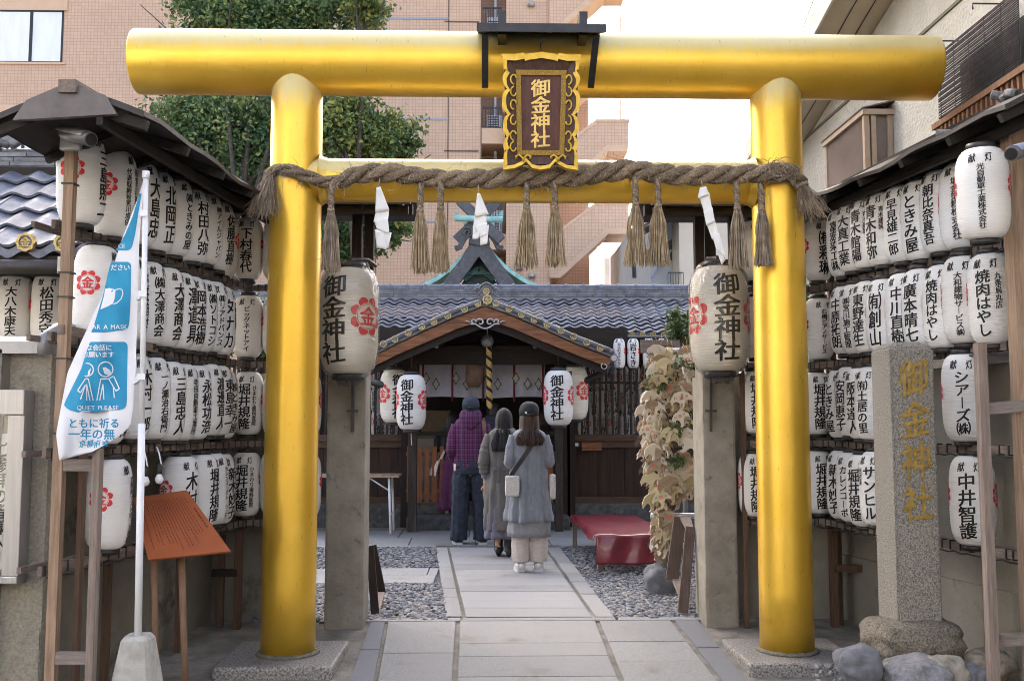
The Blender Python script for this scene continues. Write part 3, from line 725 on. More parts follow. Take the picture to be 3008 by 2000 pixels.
def shide():
    lab = ['white folded paper streamer hanging nearest the first golden post','yellowed folded paper streamer hanging before the green copper gable','long white paper streamer blown aslant near the second golden post']
    shp = [  # zigzag strips, picture coordinates: successive quads
     [[(867,432),(876,430),(897,484),(864,490)],[(866,486),(896,482),(894,505),(860,512)],[(862,508),(893,500),(897,540),(868,528)],[(863,528),(882,530),(890,575),(868,570)],[(880,530),(902,536),(894,572),(886,572)]],
     [[(1099,446),(1105,445),(1126,494),(1092,500)],[(1093,496),(1121,492),(1120,520),(1089,530)],[(1091,520),(1122,512),(1122,540),(1103,548)],[(1089,520),(1104,522),(1102,550),(1088,551)],[(1104,520),(1126,518),(1122,562),(1106,566)]],
     [[(1612,432),(1626,430),(1634,448),(1606,458)],[(1610,452),(1634,446),(1640,482),(1622,492)],[(1620,486),(1641,478),(1646,510),(1626,520)],[(1626,514),(1646,504),(1656,546),(1640,552)],[(1640,546),(1656,536),(1673,598),(1650,574)],[(1641,548),(1656,552),(1672,596),(1662,610)]]]
    for i, quads in enumerate(shp):
        Y = 6.06; c = atY(*quads[0][0], Y)
        o = thing('paper_streamer', lab[i], 'paper streamer', c, 'folded paper streamers on the sacred rope')
        mb = MB()
        for k, q in enumerate(quads):
            P4 = [atY(a, b, Y + .006*((k % 2)*2-1) + (.012 if j in (0, 3) else -.012)) for j, (a, b) in enumerate(q)]
            mb.sheet(lambda u, v: tuple((P4[0].lerp(P4[1], u)).lerp(P4[3].lerp(P4[2], u), v) + Vector((0, .0025*math.sin(u*5+v*4+k), 0))), 6, 6)
        ob = mb.build('folded_paper', MT['whitepaper'], o); so = ob.modifiers.new('thick', 'SOLIDIFY'); so.thickness = .0012
        mb = MB(); t = atY((quads[0][0][0]+quads[0][1][0])/2, quads[0][0][1], Y); mb.tube([t + Vector((0,.06,.07)), t + Vector((0,.02,.02)), t], .003, 5); mb.build('tie', MT['straw'], o)
shide()
# ================================================================ walls beside the gate
def pY(px, py, Y): return atY(px/S, py/S, Y)
def walls():
    mb = MB()
    mb.prism([(-2.46,4.98,-.15),(-2.06,7.42,-.15),(-2.25,7.55,-.15),(-2.58,4.98,-.15)], (0,0,1.97)); 
    mb.prism([(-2.06,7.42,-.15),(-1.36,7.42,-.15),(-1.36,7.55,-.15),(-2.25,7.55,-.15)], (0,0,1.97))
    mb.prism([(-2.455,4.99,-.15),(-2.055,7.40,-.15),(-2.07,7.42,-.15),(-2.47,4.99,-.15)], (0,0,.62)); mb.box((-2.05,7.40,-.15),(-1.37,7.42,.47))
    tag(mb.build('recess_wall', MT['wallback'], loc=(-2.3,6.3,0)), 'damp grey rendered wall behind the lanterns nearest the blue banner', 'wall')
    mb = MB(); mb.box((-9,5.05,-.16),(-2.24,5.25,1.80)); mb.box((-9,5.043,-.15),(-2.245,5.05,.42))
    o = tag(mb.build('street_wall', MT['wallconc'], loc=(-3,5.1,0)), 'rough grey street wall carrying the steel notice board', 'wall')
    mb = MB(); mb.prism([(-9,4.98,1.80),(-9,5.32,1.80),(-9,5.32,1.86),(-9,5.15,1.90),(-9,4.98,1.86)], (6.72,0,0))
    c = mb.build('coping', MT['greymetal'], o)
    mb = MB(); a = atY(104, 812, 4.97); mb.tube([(a.x,4.955,1.79),(a.x,4.95,1.87),(a.x+.02,5.05,1.93),(a.x+.05,5.2,1.94),(a.x+.05,5.33,1.88)], .032, 12); mb.build('coping_joint', MT['greymetal'], c)
    mb = MB()
    mb.prism([(2.66,7.42,-.15),(3.24,4.9,-.15),(3.36,4.9,-.15),(2.78,7.55,-.15)][::-1], (0,0,1.95)); mb.box((1.58,7.42,-.15),(2.67,7.55,1.80)); mb.box((1.59,7.40,-.15),(2.64,7.42,.47)); mb.prism([(2.635,7.41,-.15),(3.215,4.9,-.15),(3.24,4.9,-.15),(2.66,7.42,-.15)][::-1], (0,0,.62))
    o = tag(mb.build('recess_wall', MT['wallback2'], loc=(2.5,6.3,0)), 'pale grey rendered wall behind the lanterns nearest the stone pillar', 'wall')
    mb = MB(); mb.prism([(3.18,4.9,1.80),(3.42,4.9,1.80),(3.30,4.9,1.92)], (-.58,2.5,0)); mb.build('coping', MT['greymetal'], o)
    mb = MB(); mb.bar((3.02,5.0,-.15),(3.02,5.0,1.80),.16,.12); mb.build('wall_pier', MT['wallconc'], o)
MT['wallback2'] = mat('pale_render', (.21,.195,.16), (.30,.28,.235), scale=2, rough=.92, bump=.35, bscale=90, c3=(.11,.10,.075), s3=2, a3=.6)
walls()

# ================================================================ gate pillars, latch bars, pillar roofs
def pillars():
    for s, vx0, vx1, vt, lb in ((-1, 745, 836, 600, 'stained square concrete gate pillar next to the gravel and the folding table'), (1, 1626, 1703, 598, 'square concrete gate pillar beside the wooden votive plaques')):
        a = atY(vx0, 1436, 7.15); b = atY(vx1, 1436, 7.15); zt = 2.64
        d = .30 if s < 0 else .26
        o = thing('gate_pillar', lb, 'gate pillar', ((a.x+b.x)/2, 7.15+d/2, 0), 'concrete gate pillars')
        mb = MB(); mb.bbox((a.x, 7.15, -.05), (b.x, 7.15+d, zt), .022); 
        for f in range(0): pass
        mb.build('shaft', MT['conc'], o)
        # iron latch bar with cross piece
        vx = 812 if s < 0 else 1637
        p = atY(vx, 870, 7.11); q = atY(vx, 994, 7.11); m_ = atY(vx, 946, 7.10)
        l = thing('latch_bar', 'black iron latch bar shaped like a cross on the %s' % ('stained pillar beside the gravel' if s < 0 else 'pillar beside the votive plaques'), 'latch', p, 'iron latch bars')
        mb = MB(); mb.bar(p, q, .018, .018, (0,1,0)); mb.build('rod', MT['black'], l)
        mb = MB(); mb.bar(m_ - Vector((.042,0,0)), m_ + Vector((.042,0,0)), .016, .016); mb.build('cross_piece', MT['black'], l)
        mb = MB(); mb.tube([p + Vector((.0,.03,.0)), p + Vector((s*-.02,-.02,.02)), p + Vector((s*.03,-.03,.02)), p+Vector((s*.05,-.02,-.02)), p+Vector((s*.03,-.02,-.04))], .006, 6); mb.build('hook', MT['black'], l)
    # timber frames with little roofs standing on the pillars
    for s, posts, x0, x1, lb in ((-1, (822, 850), -2.05, -.56, 'dark timber frame and roof above the pillar beside the gravel'), (1, (1610, 1636, 1690), 1.16, 2.75, 'dark timber frame and roof above the pillar beside the votive plaques')):
        o = thing('gate_roof', lb, 'roof', ((x0+x1)/2, 7.25, 2.6), 'small roofs over the gate pillars')
        for vx in posts:
            a = atY(vx, 600, 7.32); mb = MB(); mb.box((a.x-.035, 7.29, 2.60), (a.x+.035, 7.36, 3.12)); mb.build('post', MT['darkwood'], o)
        mb = MB()
        prof = [(6.82,2.99),(7.30,3.17),(7.75,3.06),(7.75,3.09),(7.30,3.205),(6.82,3.03)]
        mb.prism([(x0, y, z) for y, z in prof], (x1-x0, 0, 0)); mb.build('roof', MT['roofskin'], o)
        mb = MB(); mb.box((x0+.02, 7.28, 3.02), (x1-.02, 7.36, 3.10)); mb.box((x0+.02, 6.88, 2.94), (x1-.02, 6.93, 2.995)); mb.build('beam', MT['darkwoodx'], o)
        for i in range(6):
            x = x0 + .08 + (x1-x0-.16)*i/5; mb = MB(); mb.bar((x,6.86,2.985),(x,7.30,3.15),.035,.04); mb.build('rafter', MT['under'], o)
pillars()

# ================================================================ the great lanterns on the pillars
def plastic():
    m = bpy.data.materials.new('clear_plastic'); m.use_nodes = True; n = m.node_tree; n.nodes.clear()
    out = n.nodes.new('ShaderNodeOutputMaterial'); tr = n.nodes.new('ShaderNodeBsdfTransparent'); gl = n.nodes.new('ShaderNodeBsdfGlossy'); mx = n.nodes.new('ShaderNodeMixShader')
    tr.inputs[0].default_value = (.99,.985,.975,1); gl.inputs['Roughness'].default_value = .12
    lw = n.nodes.new('ShaderNodeLayerWeight'); lw.inputs[0].default_value = .32
    tc = n.nodes.new('ShaderNodeTexCoord'); mp = n.nodes.new('ShaderNodeMapping'); mp.inputs['Scale'].default_value = (9,9,2.2); nz = n.nodes.new('ShaderNodeTexNoise'); nz.inputs['Scale'].default_value = 1.6; nz.inputs['Detail'].default_value = 3; nz.inputs['Distortion'].default_value = 1.2
    bp = n.nodes.new('ShaderNodeBump'); bp.inputs['Strength'].default_value = .9; bp.inputs['Distance'].default_value = .03
    L = n.links
    L.new(tc.outputs['Object'], mp.inputs[0]); L.new(mp.outputs[0], nz.inputs['Vector']); L.new(nz.outputs[0], bp.inputs['Height']); L.new(bp.outputs[0], gl.inputs['Normal']); L.new(bp.outputs[0], lw.inputs['Normal'])
    mr = n.nodes.new('ShaderNodeMapRange'); mr.inputs['To Min'].default_value = .03; mr.inputs['To Max'].default_value = .5
    L.new(lw.outputs['Fresnel'], mr.inputs[0]); L.new(mr.outputs[0], mx.inputs[0])
    L.new(tr.outputs[0], mx.inputs[1]); L.new(gl.outputs[0], mx.inputs[2]); L.new(mx.outputs[0], out.inputs[0])
    return m
MT['plastic'] = plastic()
def shrine_cols(H, k):
    return column('御金神社', 0, H*.41, -H*.41, k, sq=1.25, brush=.12)
def wrapped(o, r, H, tail=.06):
    rnd = random.Random(4); mb = MB(); pr = lprof(r*1.035, H*1.06); n = 36; rg = []
    for k in range(41):
        z = -H*.53 + H*1.06*k/40; rr = pr(z)*(1.0)
        rg.append([(rr*(1+.012*math.sin(j*2.1+k*.7)+.008*rnd.gauss(0,1))*math.sin(2*math.pi*j/n), -rr*(1+.012*math.sin(j*1.7+k*.5))*math.cos(2*math.pi*j/n), z + .004*rnd.gauss(0,1)) for j in range(n)])
    mb.rings([[(p[0]*.55, p[1]*.55, p[2]-tail) for p in rg[0]]] + rg, 0, True, cap=False)
    mb.build('plastic_wrap', MT['plastic'], None, mesh_only=True)
    me = mb.build('plastic_wrap', MT['plastic'], None, mesh_only=True); link('plastic_wrap', me, o)
def great():
    H = .745; r = .208
    for vx, vy, face, lb, s in ((803, 740, R(-24), 'large plastic wrapped lantern in front of the pillar beside the gravel', -1), (1656, 735, R(4), 'large plastic wrapped lantern in front of the pillar beside the votive plaques', 1)):
        p = atY(vx, vy, 6.86)
        o = lantern('great_lantern', lb, p, face, shrine_cols(H, .215), (R(72), R(-76)), r, H, 'great lanterns of the gate', 'paper2', embR=.135, embz=.02, ribs=40)
        wrapped(o, r, H)
        mb = MB(); 
        mb.tube([(0,0,H*.5), (0,.02,H*.6), (0,.25,H*.64), (0,.36,H*.60)], .014, 8); me = mb.build('hanger', MT['black'], mesh_only=True); link('hanger', me, o)
great()

# ================================================================ racks of donor lanterns
AL, BL = -3.01, .173
AR, BR = 4.13, -.24
def vat(vx, z, Y):            # picture height at which a point of height z stands on the plane Y
    a, b = -900., 2400.
    for _ in range(30):
        m_ = (a + b)/2
        if atY(vx, m_, Y).z > z: a = m_
        else: b = m_
    return (a + b)/2
def kxz(vx, z, A, B):         # depth at which the sight line meets the slanting lantern line
    Y = 6.
    for _ in range(8):
        k = atY(vx, vat(vx, z, Y), 1.0).x; Y = A/(k - B)
    return k*Y, Y
ZROW = [2.72, 2.155, 1.59, 1.01]
ORD = ['first','second','third','fourth','fifth','sixth','seventh','eighth','ninth','tenth','eleventh','twelfth']
ROWN = ['top','second','third','lowest']
left_side = [
 [(187,'三島照二',None),(262,'㈱宮川施工管理','代表取締役宮川成佳',-1),(318,'大島忠',None),(358,'北岡正',None),(400,'㈱ときみの屋',None),(440,'村田八弥',None),(472,'㈱アイルジャパン',None),(500,'佐藤直樹',None)],
 [(222,'桑原浩二',None),(290,'村田商店',None),(335,'㈱大澤商会',None),(376,'大澤商会',None),(408,'澤道具',None),(432,'岡本浩樹',None),(458,'㈱ソトコシ','取締役西谷一正',1),(482,'㈱リアドバンス',None),(503,'タナカ','不動産賃貸',1)],
 [(240,'堀井規隆',None),(300,'木村一郎',None),(345,'一ノ瀬治右衛門',None),(382,'三島忠人',None),(412,'寺田自動車工業所',None),(444,'永松功浩',None),(474,'渡邊直人',None),(496,'東島幸一',None),(508,'㈱ときみ屋',None)],
 [(250,'京都府ソフトボール連盟',None),(412,'木村一',None),(462,'堀井規隆',None),(486,'カレンコーポレーション',None),(502,'新木妙子',None)]]
left_back = [
 [(512,'上山利雄',None),(571,'下村春代',None),(640,'中村正',None),(706,'岡田誠',None)],
 [(571,'ビッグネットアイ',None),(640,'山田清',None),(706,'林田実',None)],
 [(571,'堀井規隆','ひまわり歯科医院',1),(640,'堀井規隆','ひまわり歯科医院',1),(705,'堀井規隆','ひまわり歯科医院',1)],
 [(566,'堀井規隆','ひまわり歯科医院',1),(634,'堀井規隆','ひまわり歯科医院',1),(704,'堀井規隆','ひまわり歯科医院',1)]]
right_side = [
 [(2215,'堀金箔粉株式会社',None),(2168,'朝比奈真吾',None),(2122,'ときみ屋','株式会社',1),(2080,'早見雄二郎','株式課部家',1),(2036,'青木和弥','青木建装',1),(2000,'青木館陽','青木建装',1),(1966,'大真工業',None),(1943,'富宏染工㈱',None)],
 [(2284,'焼肉はやし','九条烏丸店',1),(2222,'大和建物サービス㈱',None),(2175,'焼肉はやし','九条烏丸店',1),(2125,'廣本晴七',None),(2085,'中川直樹',None),(2038,'㈲創山',None),(2003,'東野達生','東野製作所',1),(1974,'㈱宮川施工管理',None),(1950,'中原拓朗',None)],
 [(2222,'シアーズ㈱',None),(2010,'㈲土居の里',None),(1986,'阪本達人',None),(1962,'安岡恵子',None),(1940,'ときみ屋','株式会社',1)],
 [(2240,'中井智護','シーアンドディー',1),(2022,'サンヒル','西村英',-1),(1990,'堀井規隆','伏見インプラントセンター',1),(1966,'カレンコーポ','有限会社',1),(1943,'新木妙子',None)]]
right_back = [
 [(1882,'㈲彩琳',None),(1806,'木下工務',None),(1738,'㈲彩琳',None)],
 [(1886,'石橋ピアノサービス',None),(1812,'大和建物',None),(1742,'大村米穀',None)],
 [(1880,'堀井規隆','ひまわり歯科医院',1),(1810,'堀井規隆','ひまわり歯科医院',1),(1738,'堀井規隆','ひまわり歯科医院',1)],
 [(1886,'堀井規隆','ひまわり歯科医院',1),(1812,'堀井規隆','ひまわり歯科医院',1),(1735,'堀井規隆','ひまわり歯科医院',1)]]
def donors():
    rnd = random.Random(9)
    g1, g2 = 'donor lanterns on the rack behind the blue banner', 'donor lanterns on the rack behind the stone pillar'
    for rows, side, where, grp in ((left_side, -1, 'behind the blue banner', g1), (right_side, 1, 'behind the stone pillar', g2)):
        for ri, row in enumerate(rows):
            for i, it in enumerate(row):
                vx, main, small = it[0], it[1], it[2]; ss = it[3] if len(it) > 3 else 1
                X_, Y = kxz(vx, ZROW[ri], *((AL, BL) if side < 0 else (AR, BR)))
                tw = rnd.uniform(-9, 9)
                face = R(66 + tw) if side < 0 else R(-56 + tw)
                if side > 0 and vx > 2200: face = R(-34 + tw*.3) if ri >= 2 else R(-40+tw*.3)
                if side < 0 and vx < 300: face = R(90)
                lb = 'white lantern %s from the street in the %s row %s' % (ORD[i], ROWN[ri], where)
                ob = lantern('donor_lantern', lb, (X_, Y, ZROW[ri] + rnd.uniform(-.012, .012)), face, donor(main, small, ss), group=grp, tilt=R(rnd.uniform(-2, 2)))
                q = 1 + (.105 if side > 0 else .05)*min(1, (7.18-Y)/1.7) + .02; ob.scale = (q, q, q)
    for rows, side, where, grp in ((left_back, -1, 'nearest the blue banner', g1), (right_back, 1, 'nearest the stone pillar', g2)):
        for ri, row in enumerate(rows):
            for i, it in enumerate(row):
                vx, main, small = it[0], it[1], it[2]; ss = it[3] if len(it) > 3 else 1
                Y_ = 7.18 if vx != 512 else 7.0; p = atY(vx, vat(vx, ZROW[ri], Y_), Y_)
                lb = 'street facing lantern in %s row, %s from the corner %s' % (ROWN[ri], ORD[i], where)
                lantern('donor_lantern', lb, (p.x, p.y, ZROW[ri] + rnd.uniform(-.012, .012)), R(rnd.uniform(-5, 5)) + R(5), donor(main, small, ss), group=grp, tilt=R(rnd.uniform(-2, 2)))
    # one larger lantern hung forward of the others
    p = atY(2263, 447, 4.9)
    lantern('donor_lantern', 'large white lantern hung forward under the roof beside the grey security camera', p, R(-30), donor('光自動車工業株式会社'), r=.131, H=.47, group=g2, tilt=R(4))
    # two lanterns on the street wall beneath the tiled roof
    for vx, nm, lb in ((33, '大八木康夫', 'shaded lantern above the street wall, farthest from the wooden post'), (114, '松田秀守', 'shaded lantern above the street wall, beside the wooden post')):
        p = atY(vx, 712, 6.7); lantern('donor_lantern', lb, p, R(14), donor(nm), r=.118, H=.50, group='shaded lanterns above the street wall')
donors()

def rack(side):
    o = thing('lantern_rack', 'weathered wooden lantern rack with a dark sheet roof %s' % ('behind the blue banner' if side < 0 else 'behind the stone pillar'), 'lantern rack', ((-2.0 if side < 0 else 2.45), 6.0, 0), 'lantern racks on both sides of the gate')
    def sx(y): return AL + BL*y if side < 0 else AR + BR*y
    off = -.15*(-side)         # rails run on the wall side
    zr = [3.03, 2.437, 1.872, 1.30, .735]
    rnd = random.Random(3 + side)
    y0 = 4.85 if side < 0 else 5.1
    xb0, xb1 = ((sx(7.18), -1.36) if side < 0 else (1.87, sx(7.18)))
    for zi, z in enumerate(zr):
        mb = MB()
        for dx, hh in ((.0, .045), (side*.10, .03)):
            a = (sx(y0)+dx, y0, z); b = (sx(7.2)+dx, 7.2, z)
            ny = 4
            for q in range(ny):
                pa = Vector(a).lerp(Vector(b), q/ny); pb = Vector(a).lerp(Vector(b), (q+1)/ny)
                mb.bar(pa + Vector((0,0,rnd.uniform(-.004,.004))), pb + Vector((0,0,rnd.uniform(-.004,.004))), .022, hh, mat=0)
            if dx == 0:
                for q in range(26):
                    pa = Vector(a).lerp(Vector(b), (q+.4)/26 + rnd.uniform(-.008,.008)); mb.bar(pa - Vector((0,.006,0)), pa + Vector((0,.006,0)), .030, hh+.010, mat=1)
        mb.bar((xb0, 7.16, z), (xb1, 7.16, z), .025, .042, mat=0)
        for q in range(8):
            x = xb0 + (xb1-xb0)*(q+.5)/8; mb.bar((x-.006, 7.16, z), (x+.006, 7.16, z), .034, .052, mat=1)
        # black cord sagging along the rail with lamp holders
        pts = []
        for q in range(40):
            pa = Vector((sx(y0), y0, z)).lerp(Vector((sx(7.15), 7.15, z)), q/39); pts.append(pa + Vector((-side*.03, 0, -.028 - .012*abs(math.sin(q*1.3)))))
        mb.tube(pts, .005, 5, mat=1)
        mb.build('rail', [MT['greywoody'] if zi > 1 else MT['darkrail'], MT['black']], o)
    # uprights
    ups = [(4.78, .046), (5.75, .04), (6.6, .04), (7.22, .04)]
    for i, (y, w_) in enumerate(ups):
        if side > 0 and i == 0: continue
        x = sx(y) + (side*.17 if i else 0); 
        if side < 0 and i == 0: x = -2.065
        mb = MB(); mb.bar((x, y, -.14), (x, y, 2.86 if i else 2.80), w_, w_*1.1, (0,1,0)); mb.build('upright', MT['postwood'] if i == 0 else MT['brownwood'], o)
    if side < 0:
        mb = MB(); mb.bar((-1.985,4.86,-.14),(-1.985,4.86,1.35),.022,.05,(0,1,0)); mb.bar((-2.078,4.80,-.14),(-2.078,4.80,1.2),.03,.05,(0,1,0)); mb.build('side_board', MT['brownwood'], o)
        mb = MB(); mb.bar((-1.85,4.70,-.14),(-1.85,4.70,1.33),.034,.05,(0,1,0)); mb.build('front_stile', MT['greywood'], o)
        for z in (.355, 1.25): mb = MB(); mb.bar((-2.02,4.73,z),(-1.87,4.72,z),.03,.055); mb.build('rung', MT['greywoodx'], o)
        mb = MB(); mb.bar((-2.07,4.75,1.90),(-1.93,5.6,1.88),.03,.045); mb.build('tie_bar', MT['greywoody'], o)
        # ties on the upright
        for z in (2.62, 2.18, 2.06, 1.76, 1.40):
            mb = MB(); mb.bar((-2.065,4.75,z),(-2.065,4.812,z),.064,.008); mb.build('cable_tie', MT['black'], o)
        for y, z0, z1, dx in ((7.0,.0,.72,.0),): 
            mb = MB(); mb.bar((-1.80,7.18,-.02),(-1.80,7.18,.73),.05,.05); mb.build('upright', MT['brownwood'], o)
            mb = MB(); mb.bar((-1.98,7.16,.38),(-1.80,7.16,.38),.04,.05); mb.build('cross_bar', MT['darkwoodx'], o)
        xs = -1.30; mb = MB(); mb.bar((-1.42,7.14,-.02),(-1.42,7.14,2.9),.035,.035); mb.build('upright', MT['brownwood'], o)
        E0, E1 = Vector((-1.58,4.40,2.85)), Vector((-1.42,7.2,2.95)); RG0, RG1 = Vector((-1.92,4.40,2.955)), Vector((-1.75,7.2,3.12)); W0, W1 = Vector((-2.30,4.40,2.80)), Vector((-2.15,7.2,2.95))
    else:
        p = atY(2340, 700, 5.0); x = p.x
        mb = MB(); mb.bar((x+.02,5.0,-.14),(x+.02,5.0,3.02),.09,.09,(0,1,0)); mb.build('upright', MT['postwood'], o)
        mb = MB(); mb.bar((x+.11,5.08,-.14),(x+.11,5.08,3.0),.06,.09,(0,1,0)); mb.build('side_board', MT['brownwood'], o)
        q = atY(2273, 1200, 4.95); mb = MB(); mb.bar((q.x,4.95,-.14),(q.x,4.95,1.86),.046,.05,(0,1,0)); mb.build('front_stile', MT['greywood'], o)
        for z in (1.525, .36): mb = MB(); mb.bar((q.x,4.98,z-.005),(x+.02,4.95,z+.015),.03,.06); mb.build('rung', MT['greywoodx'], o)
        p1 = atG(1927, 1443); mb = MB(); mb.bar((p1.x,7.16,-.02),(p1.x,7.16,.73),.055,.05); mb.build('upright', MT['brownwood'], o)
        mb = MB(); mb.bar((p1.x,7.14,.40),(p1.x+.22,7.14,.40),.05,.05); mb.build('cross_bar', MT['brownwood'], o)
        p1 = atY(1711, 1000, 7.13); mb = MB(); mb.bar((p1.x,7.13,-.02),(p1.x,7.13,2.9),.032,.032); mb.build('upright', MT['brownwood'], o)
        E0, E1 = Vector((2.52,4.60,2.98)), Vector((2.20,6.9,2.99)); RG0, RG1 = Vector((3.0,4.60,3.20)), Vector((2.70,7.2,3.22)); W0, W1 = Vector((3.5,4.60,2.97)), Vector((3.2,7.2,2.98))
    rf = MB(); t = Vector((0,0,.02)); N = 14
    for (A0, A1, B0, B1) in ((E0,E1,RG0,RG1),(RG0,RG1,W0,W1)):
        def up(u, v, A0=A0, A1=A1, B0=B0, B1=B1): 
            return A0.lerp(A1, v).lerp(B0.lerp(B1, v), u) + Vector((0,0,.012*math.sin(v*9+u*3) + .01*math.sin(v*23)))
        rf.sheet(lambda u, v: up(u, v) + t, 5, N); rf.sheet(lambda u, v: up(u, v) - t*.2, 5, N, 1)
        rf.sheet(lambda u, v: (up(0 if A0 is E0 else 1, v) + t*(1-u) - t*.2*u), 1, N)
        rf.sheet(lambda u, v: up(v, 0) + t*(1-u) - t*.5*u + Vector((0,-.004,0)), 1, 5)
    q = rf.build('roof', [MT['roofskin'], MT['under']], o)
    for i in range(6):
        a = E0.lerp(E1, i/5); b = RG0.lerp(RG1, i/5); c = W0.lerp(W1, i/5); d = Vector((0, .05*(1 if i == 0 else 0), -.035))
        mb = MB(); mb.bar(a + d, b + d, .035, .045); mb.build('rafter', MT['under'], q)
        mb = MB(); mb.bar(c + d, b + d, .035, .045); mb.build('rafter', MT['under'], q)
    mb = MB(); mb.bar(RG0 + Vector((0,-.03,.02)), RG1 + Vector((0,0,.02)), .08, .06); mb.build('ridge_board', MT['greywoody'] if side < 0 else MT['under'], q)
    mb = MB(); mb.bar(E0 + Vector((side*.20,0,-.02)), E1 + Vector((side*.20,0,-.02)), .03, .05); mb.build('purlin', MT['under'], q)
    if side < 0:        # boarded gable end with a bent metal cap
        mb = MB(); f = Vector((0,-.012,0))
        mb.prism([E0.lerp(RG0,.35)+f+Vector((0,0,-.035)), RG0.lerp(W0,.65)+f+Vector((0,0,-.035)), RG0.lerp(W0,.5)+f+Vector((0,0,.035)), RG0+f+Vector((0,0,.045)), RG0.lerp(E0,.5)+f+Vector((0,0,.035))][::-1], (0,.03,0)); mb.build('gable_plate', MT['greymetaldark'], q)
        mb = MB(); mb.bar(RG0+Vector((0,.02,-.1)), RG0+Vector((0,.02,.0)), .04,.04,(0,1,0)); mb.build('king_post', MT['under'], q)
    else:
        mb = MB(); rnd = random.Random(8)
        for i in range(16):
            p = RG0 + Vector((rnd.uniform(-.34,-.02), rnd.uniform(.1,.9), .0)); p.z = 3.06 + (p.x-2.62)*.45 + rnd.uniform(0,.05)
            mb = MB(); mb.tube([p, p+Vector((rnd.uniform(-.08,.08), rnd.uniform(-.1,.1), rnd.uniform(0,.05)))], rnd.uniform(.012,.03), 6); mb.build('rolled_scrap', MT['ridgebits'], q)
    return o
MT['darkrail'] = wood('dark_rail', (.07,.05,.04), (.15,.115,.09), 'y'); MT['greymetaldark'] = mat('weathered_sheet', (.085,.072,.068), (.14,.122,.118), scale=6, rough=.5, bump=.2, bscale=20)
MT['ridgebits'] = mat('weathered_bundle', (.04,.04,.042), (.2,.2,.2), scale=30, rough=.7)
rack(-1); rack(1)
# ================================================================ small things by the street
def lerp_tab(tab, y):
    for (y0, x0), (y1, x1) in zip(tab, tab[1:]):
        if y <= y1: return x0 + (x1 - x0)*(y - y0)/(y1 - y0) if y >= y0 else x0
    return tab[-1][1]
def cctv():
    # box and bullet camera on the wooden post
    Y = 4.66; c = atY(160, 318, Y)
    o = thing('security_camera', 'grey bullet security camera on a bracket atop the wooden post by the blue banner', 'security camera', c, 'security cameras')
    a, b = atY(136, 345, Y), atY(186, 292, Y)
    mb = MB(); mb.bbox((a.x, Y, a.z), (b.x, Y+.03, b.z), .006); mb.build('mounting_plate', MT['greymetal'], o)
    mb = MB(); p, q = atY(150, 308, Y-.05), atY(210, 322, Y-.16)
    mb.tube([p + Vector((-.004,.05,0)), p, p.lerp(q,.3), q], [.020,.030,.034,.034], 20); mb.build('housing', MT['camgrey'], o)
    d = (q - p).normalized(); mb = MB(); mb.tube([q + d*.001, q + d*.004], [.028,.028], 20); h = mb.build('lens', MT['ink'], o)
    mb = MB(); u = Vector((0,0,1)); r_ = d.cross(u).normalized()
    rg = []
    for t in (-.02, .05, .14, .19):
        rg.append([p + d*t + r_*math.sin(R(an))*.040 + u*math.cos(R(an))*.040 for an in range(-80, 81, 16)] )
    mb.rings(rg, 0, True, cap=False, closed=False); s = mb.build('sun_hood', MT['greymetal'], o)
    so = s.modifiers.new('t', 'SOLIDIFY'); so.thickness = .003
    Y = 4.40; c = atY(2340, 345, Y)
    o = thing('security_camera', 'grey bullet security camera under the roof beside the forward hung lantern', 'security camera', c, 'security cameras')
    mb = MB(); q, p = atY(2329, 355, Y), atY(2366, 345, Y+.10); d = (q-p).normalized()
    mb.tube([p, q], [.032,.034], 20); mb.build('housing', MT['camgrey'], o)
    mb = MB(); mb.tube([q + d*.001, q+d*.004], [.028,.028], 20); mb.build('lens', MT['ink'], o)
    mb = MB(); u = Vector((0,0,1)); r_ = d.cross(u).normalized()
    mb.rings([[p + d*t + r_*math.sin(R(an))*.041 + u*math.cos(R(an))*.041 for an in range(-80, 81, 16)] for t in (-.04,.06,.16)], 0, True, cap=False, closed=False)
    s = mb.build('sun_hood', MT['bluegrey'], o); so = s.modifiers.new('t', 'SOLIDIFY'); so.thickness = .003
    mb = MB(); mb.tube([p, p + Vector((.05,.02,.03)), p + Vector((.07,.05,.09))], .012, 8); mb.build('bracket', MT['greymetal'], o)
MT['bluegrey'] = mat('blue_grey_paint', (.22,.25,.34), (.26,.29,.38), scale=20, rough=.4)
cctv()
def bulbs():
    for i, (vx, vt, vb, lb) in enumerate(((368, 1042, 1122, 'white light bulb hanging on a cord above the orange notice'), (336, 1044, 1130, 'white light bulb hanging half behind the white banner pole'))):
        Y = 5.35 if i < 2 else 5.1; a = atY(vx-2, vt, Y); b = atY(vx, vb, Y)
        o = thing('hanging_bulb', lb, 'light bulb', a, 'bare bulbs of the lantern racks')
        mb = MB(); mb.tube([a + Vector((-.03,.05,.03)), a, a.lerp(b,.35) + Vector((.012,0,0)), a.lerp(b,.6) + Vector((.004,0,0))], .004, 6); mb.build('cord', MT['whiteplastic'], o)
        s = a.lerp(b, .55); mb = MB(); mb.lathe([(.006,.045),(.013,.04),(.015,.0),(.013,-.012)], 14, s); mb.build('socket', MT['black'], o)
        mb = MB(); mb.lathe([(.010,-.010),(.014,-.018),(.022,-.036),(.022,-.046),(.015,-.060),(.001,-.065)], 16, s); mb.build('bulb', MT['whiteplastic'], o)
bulbs()
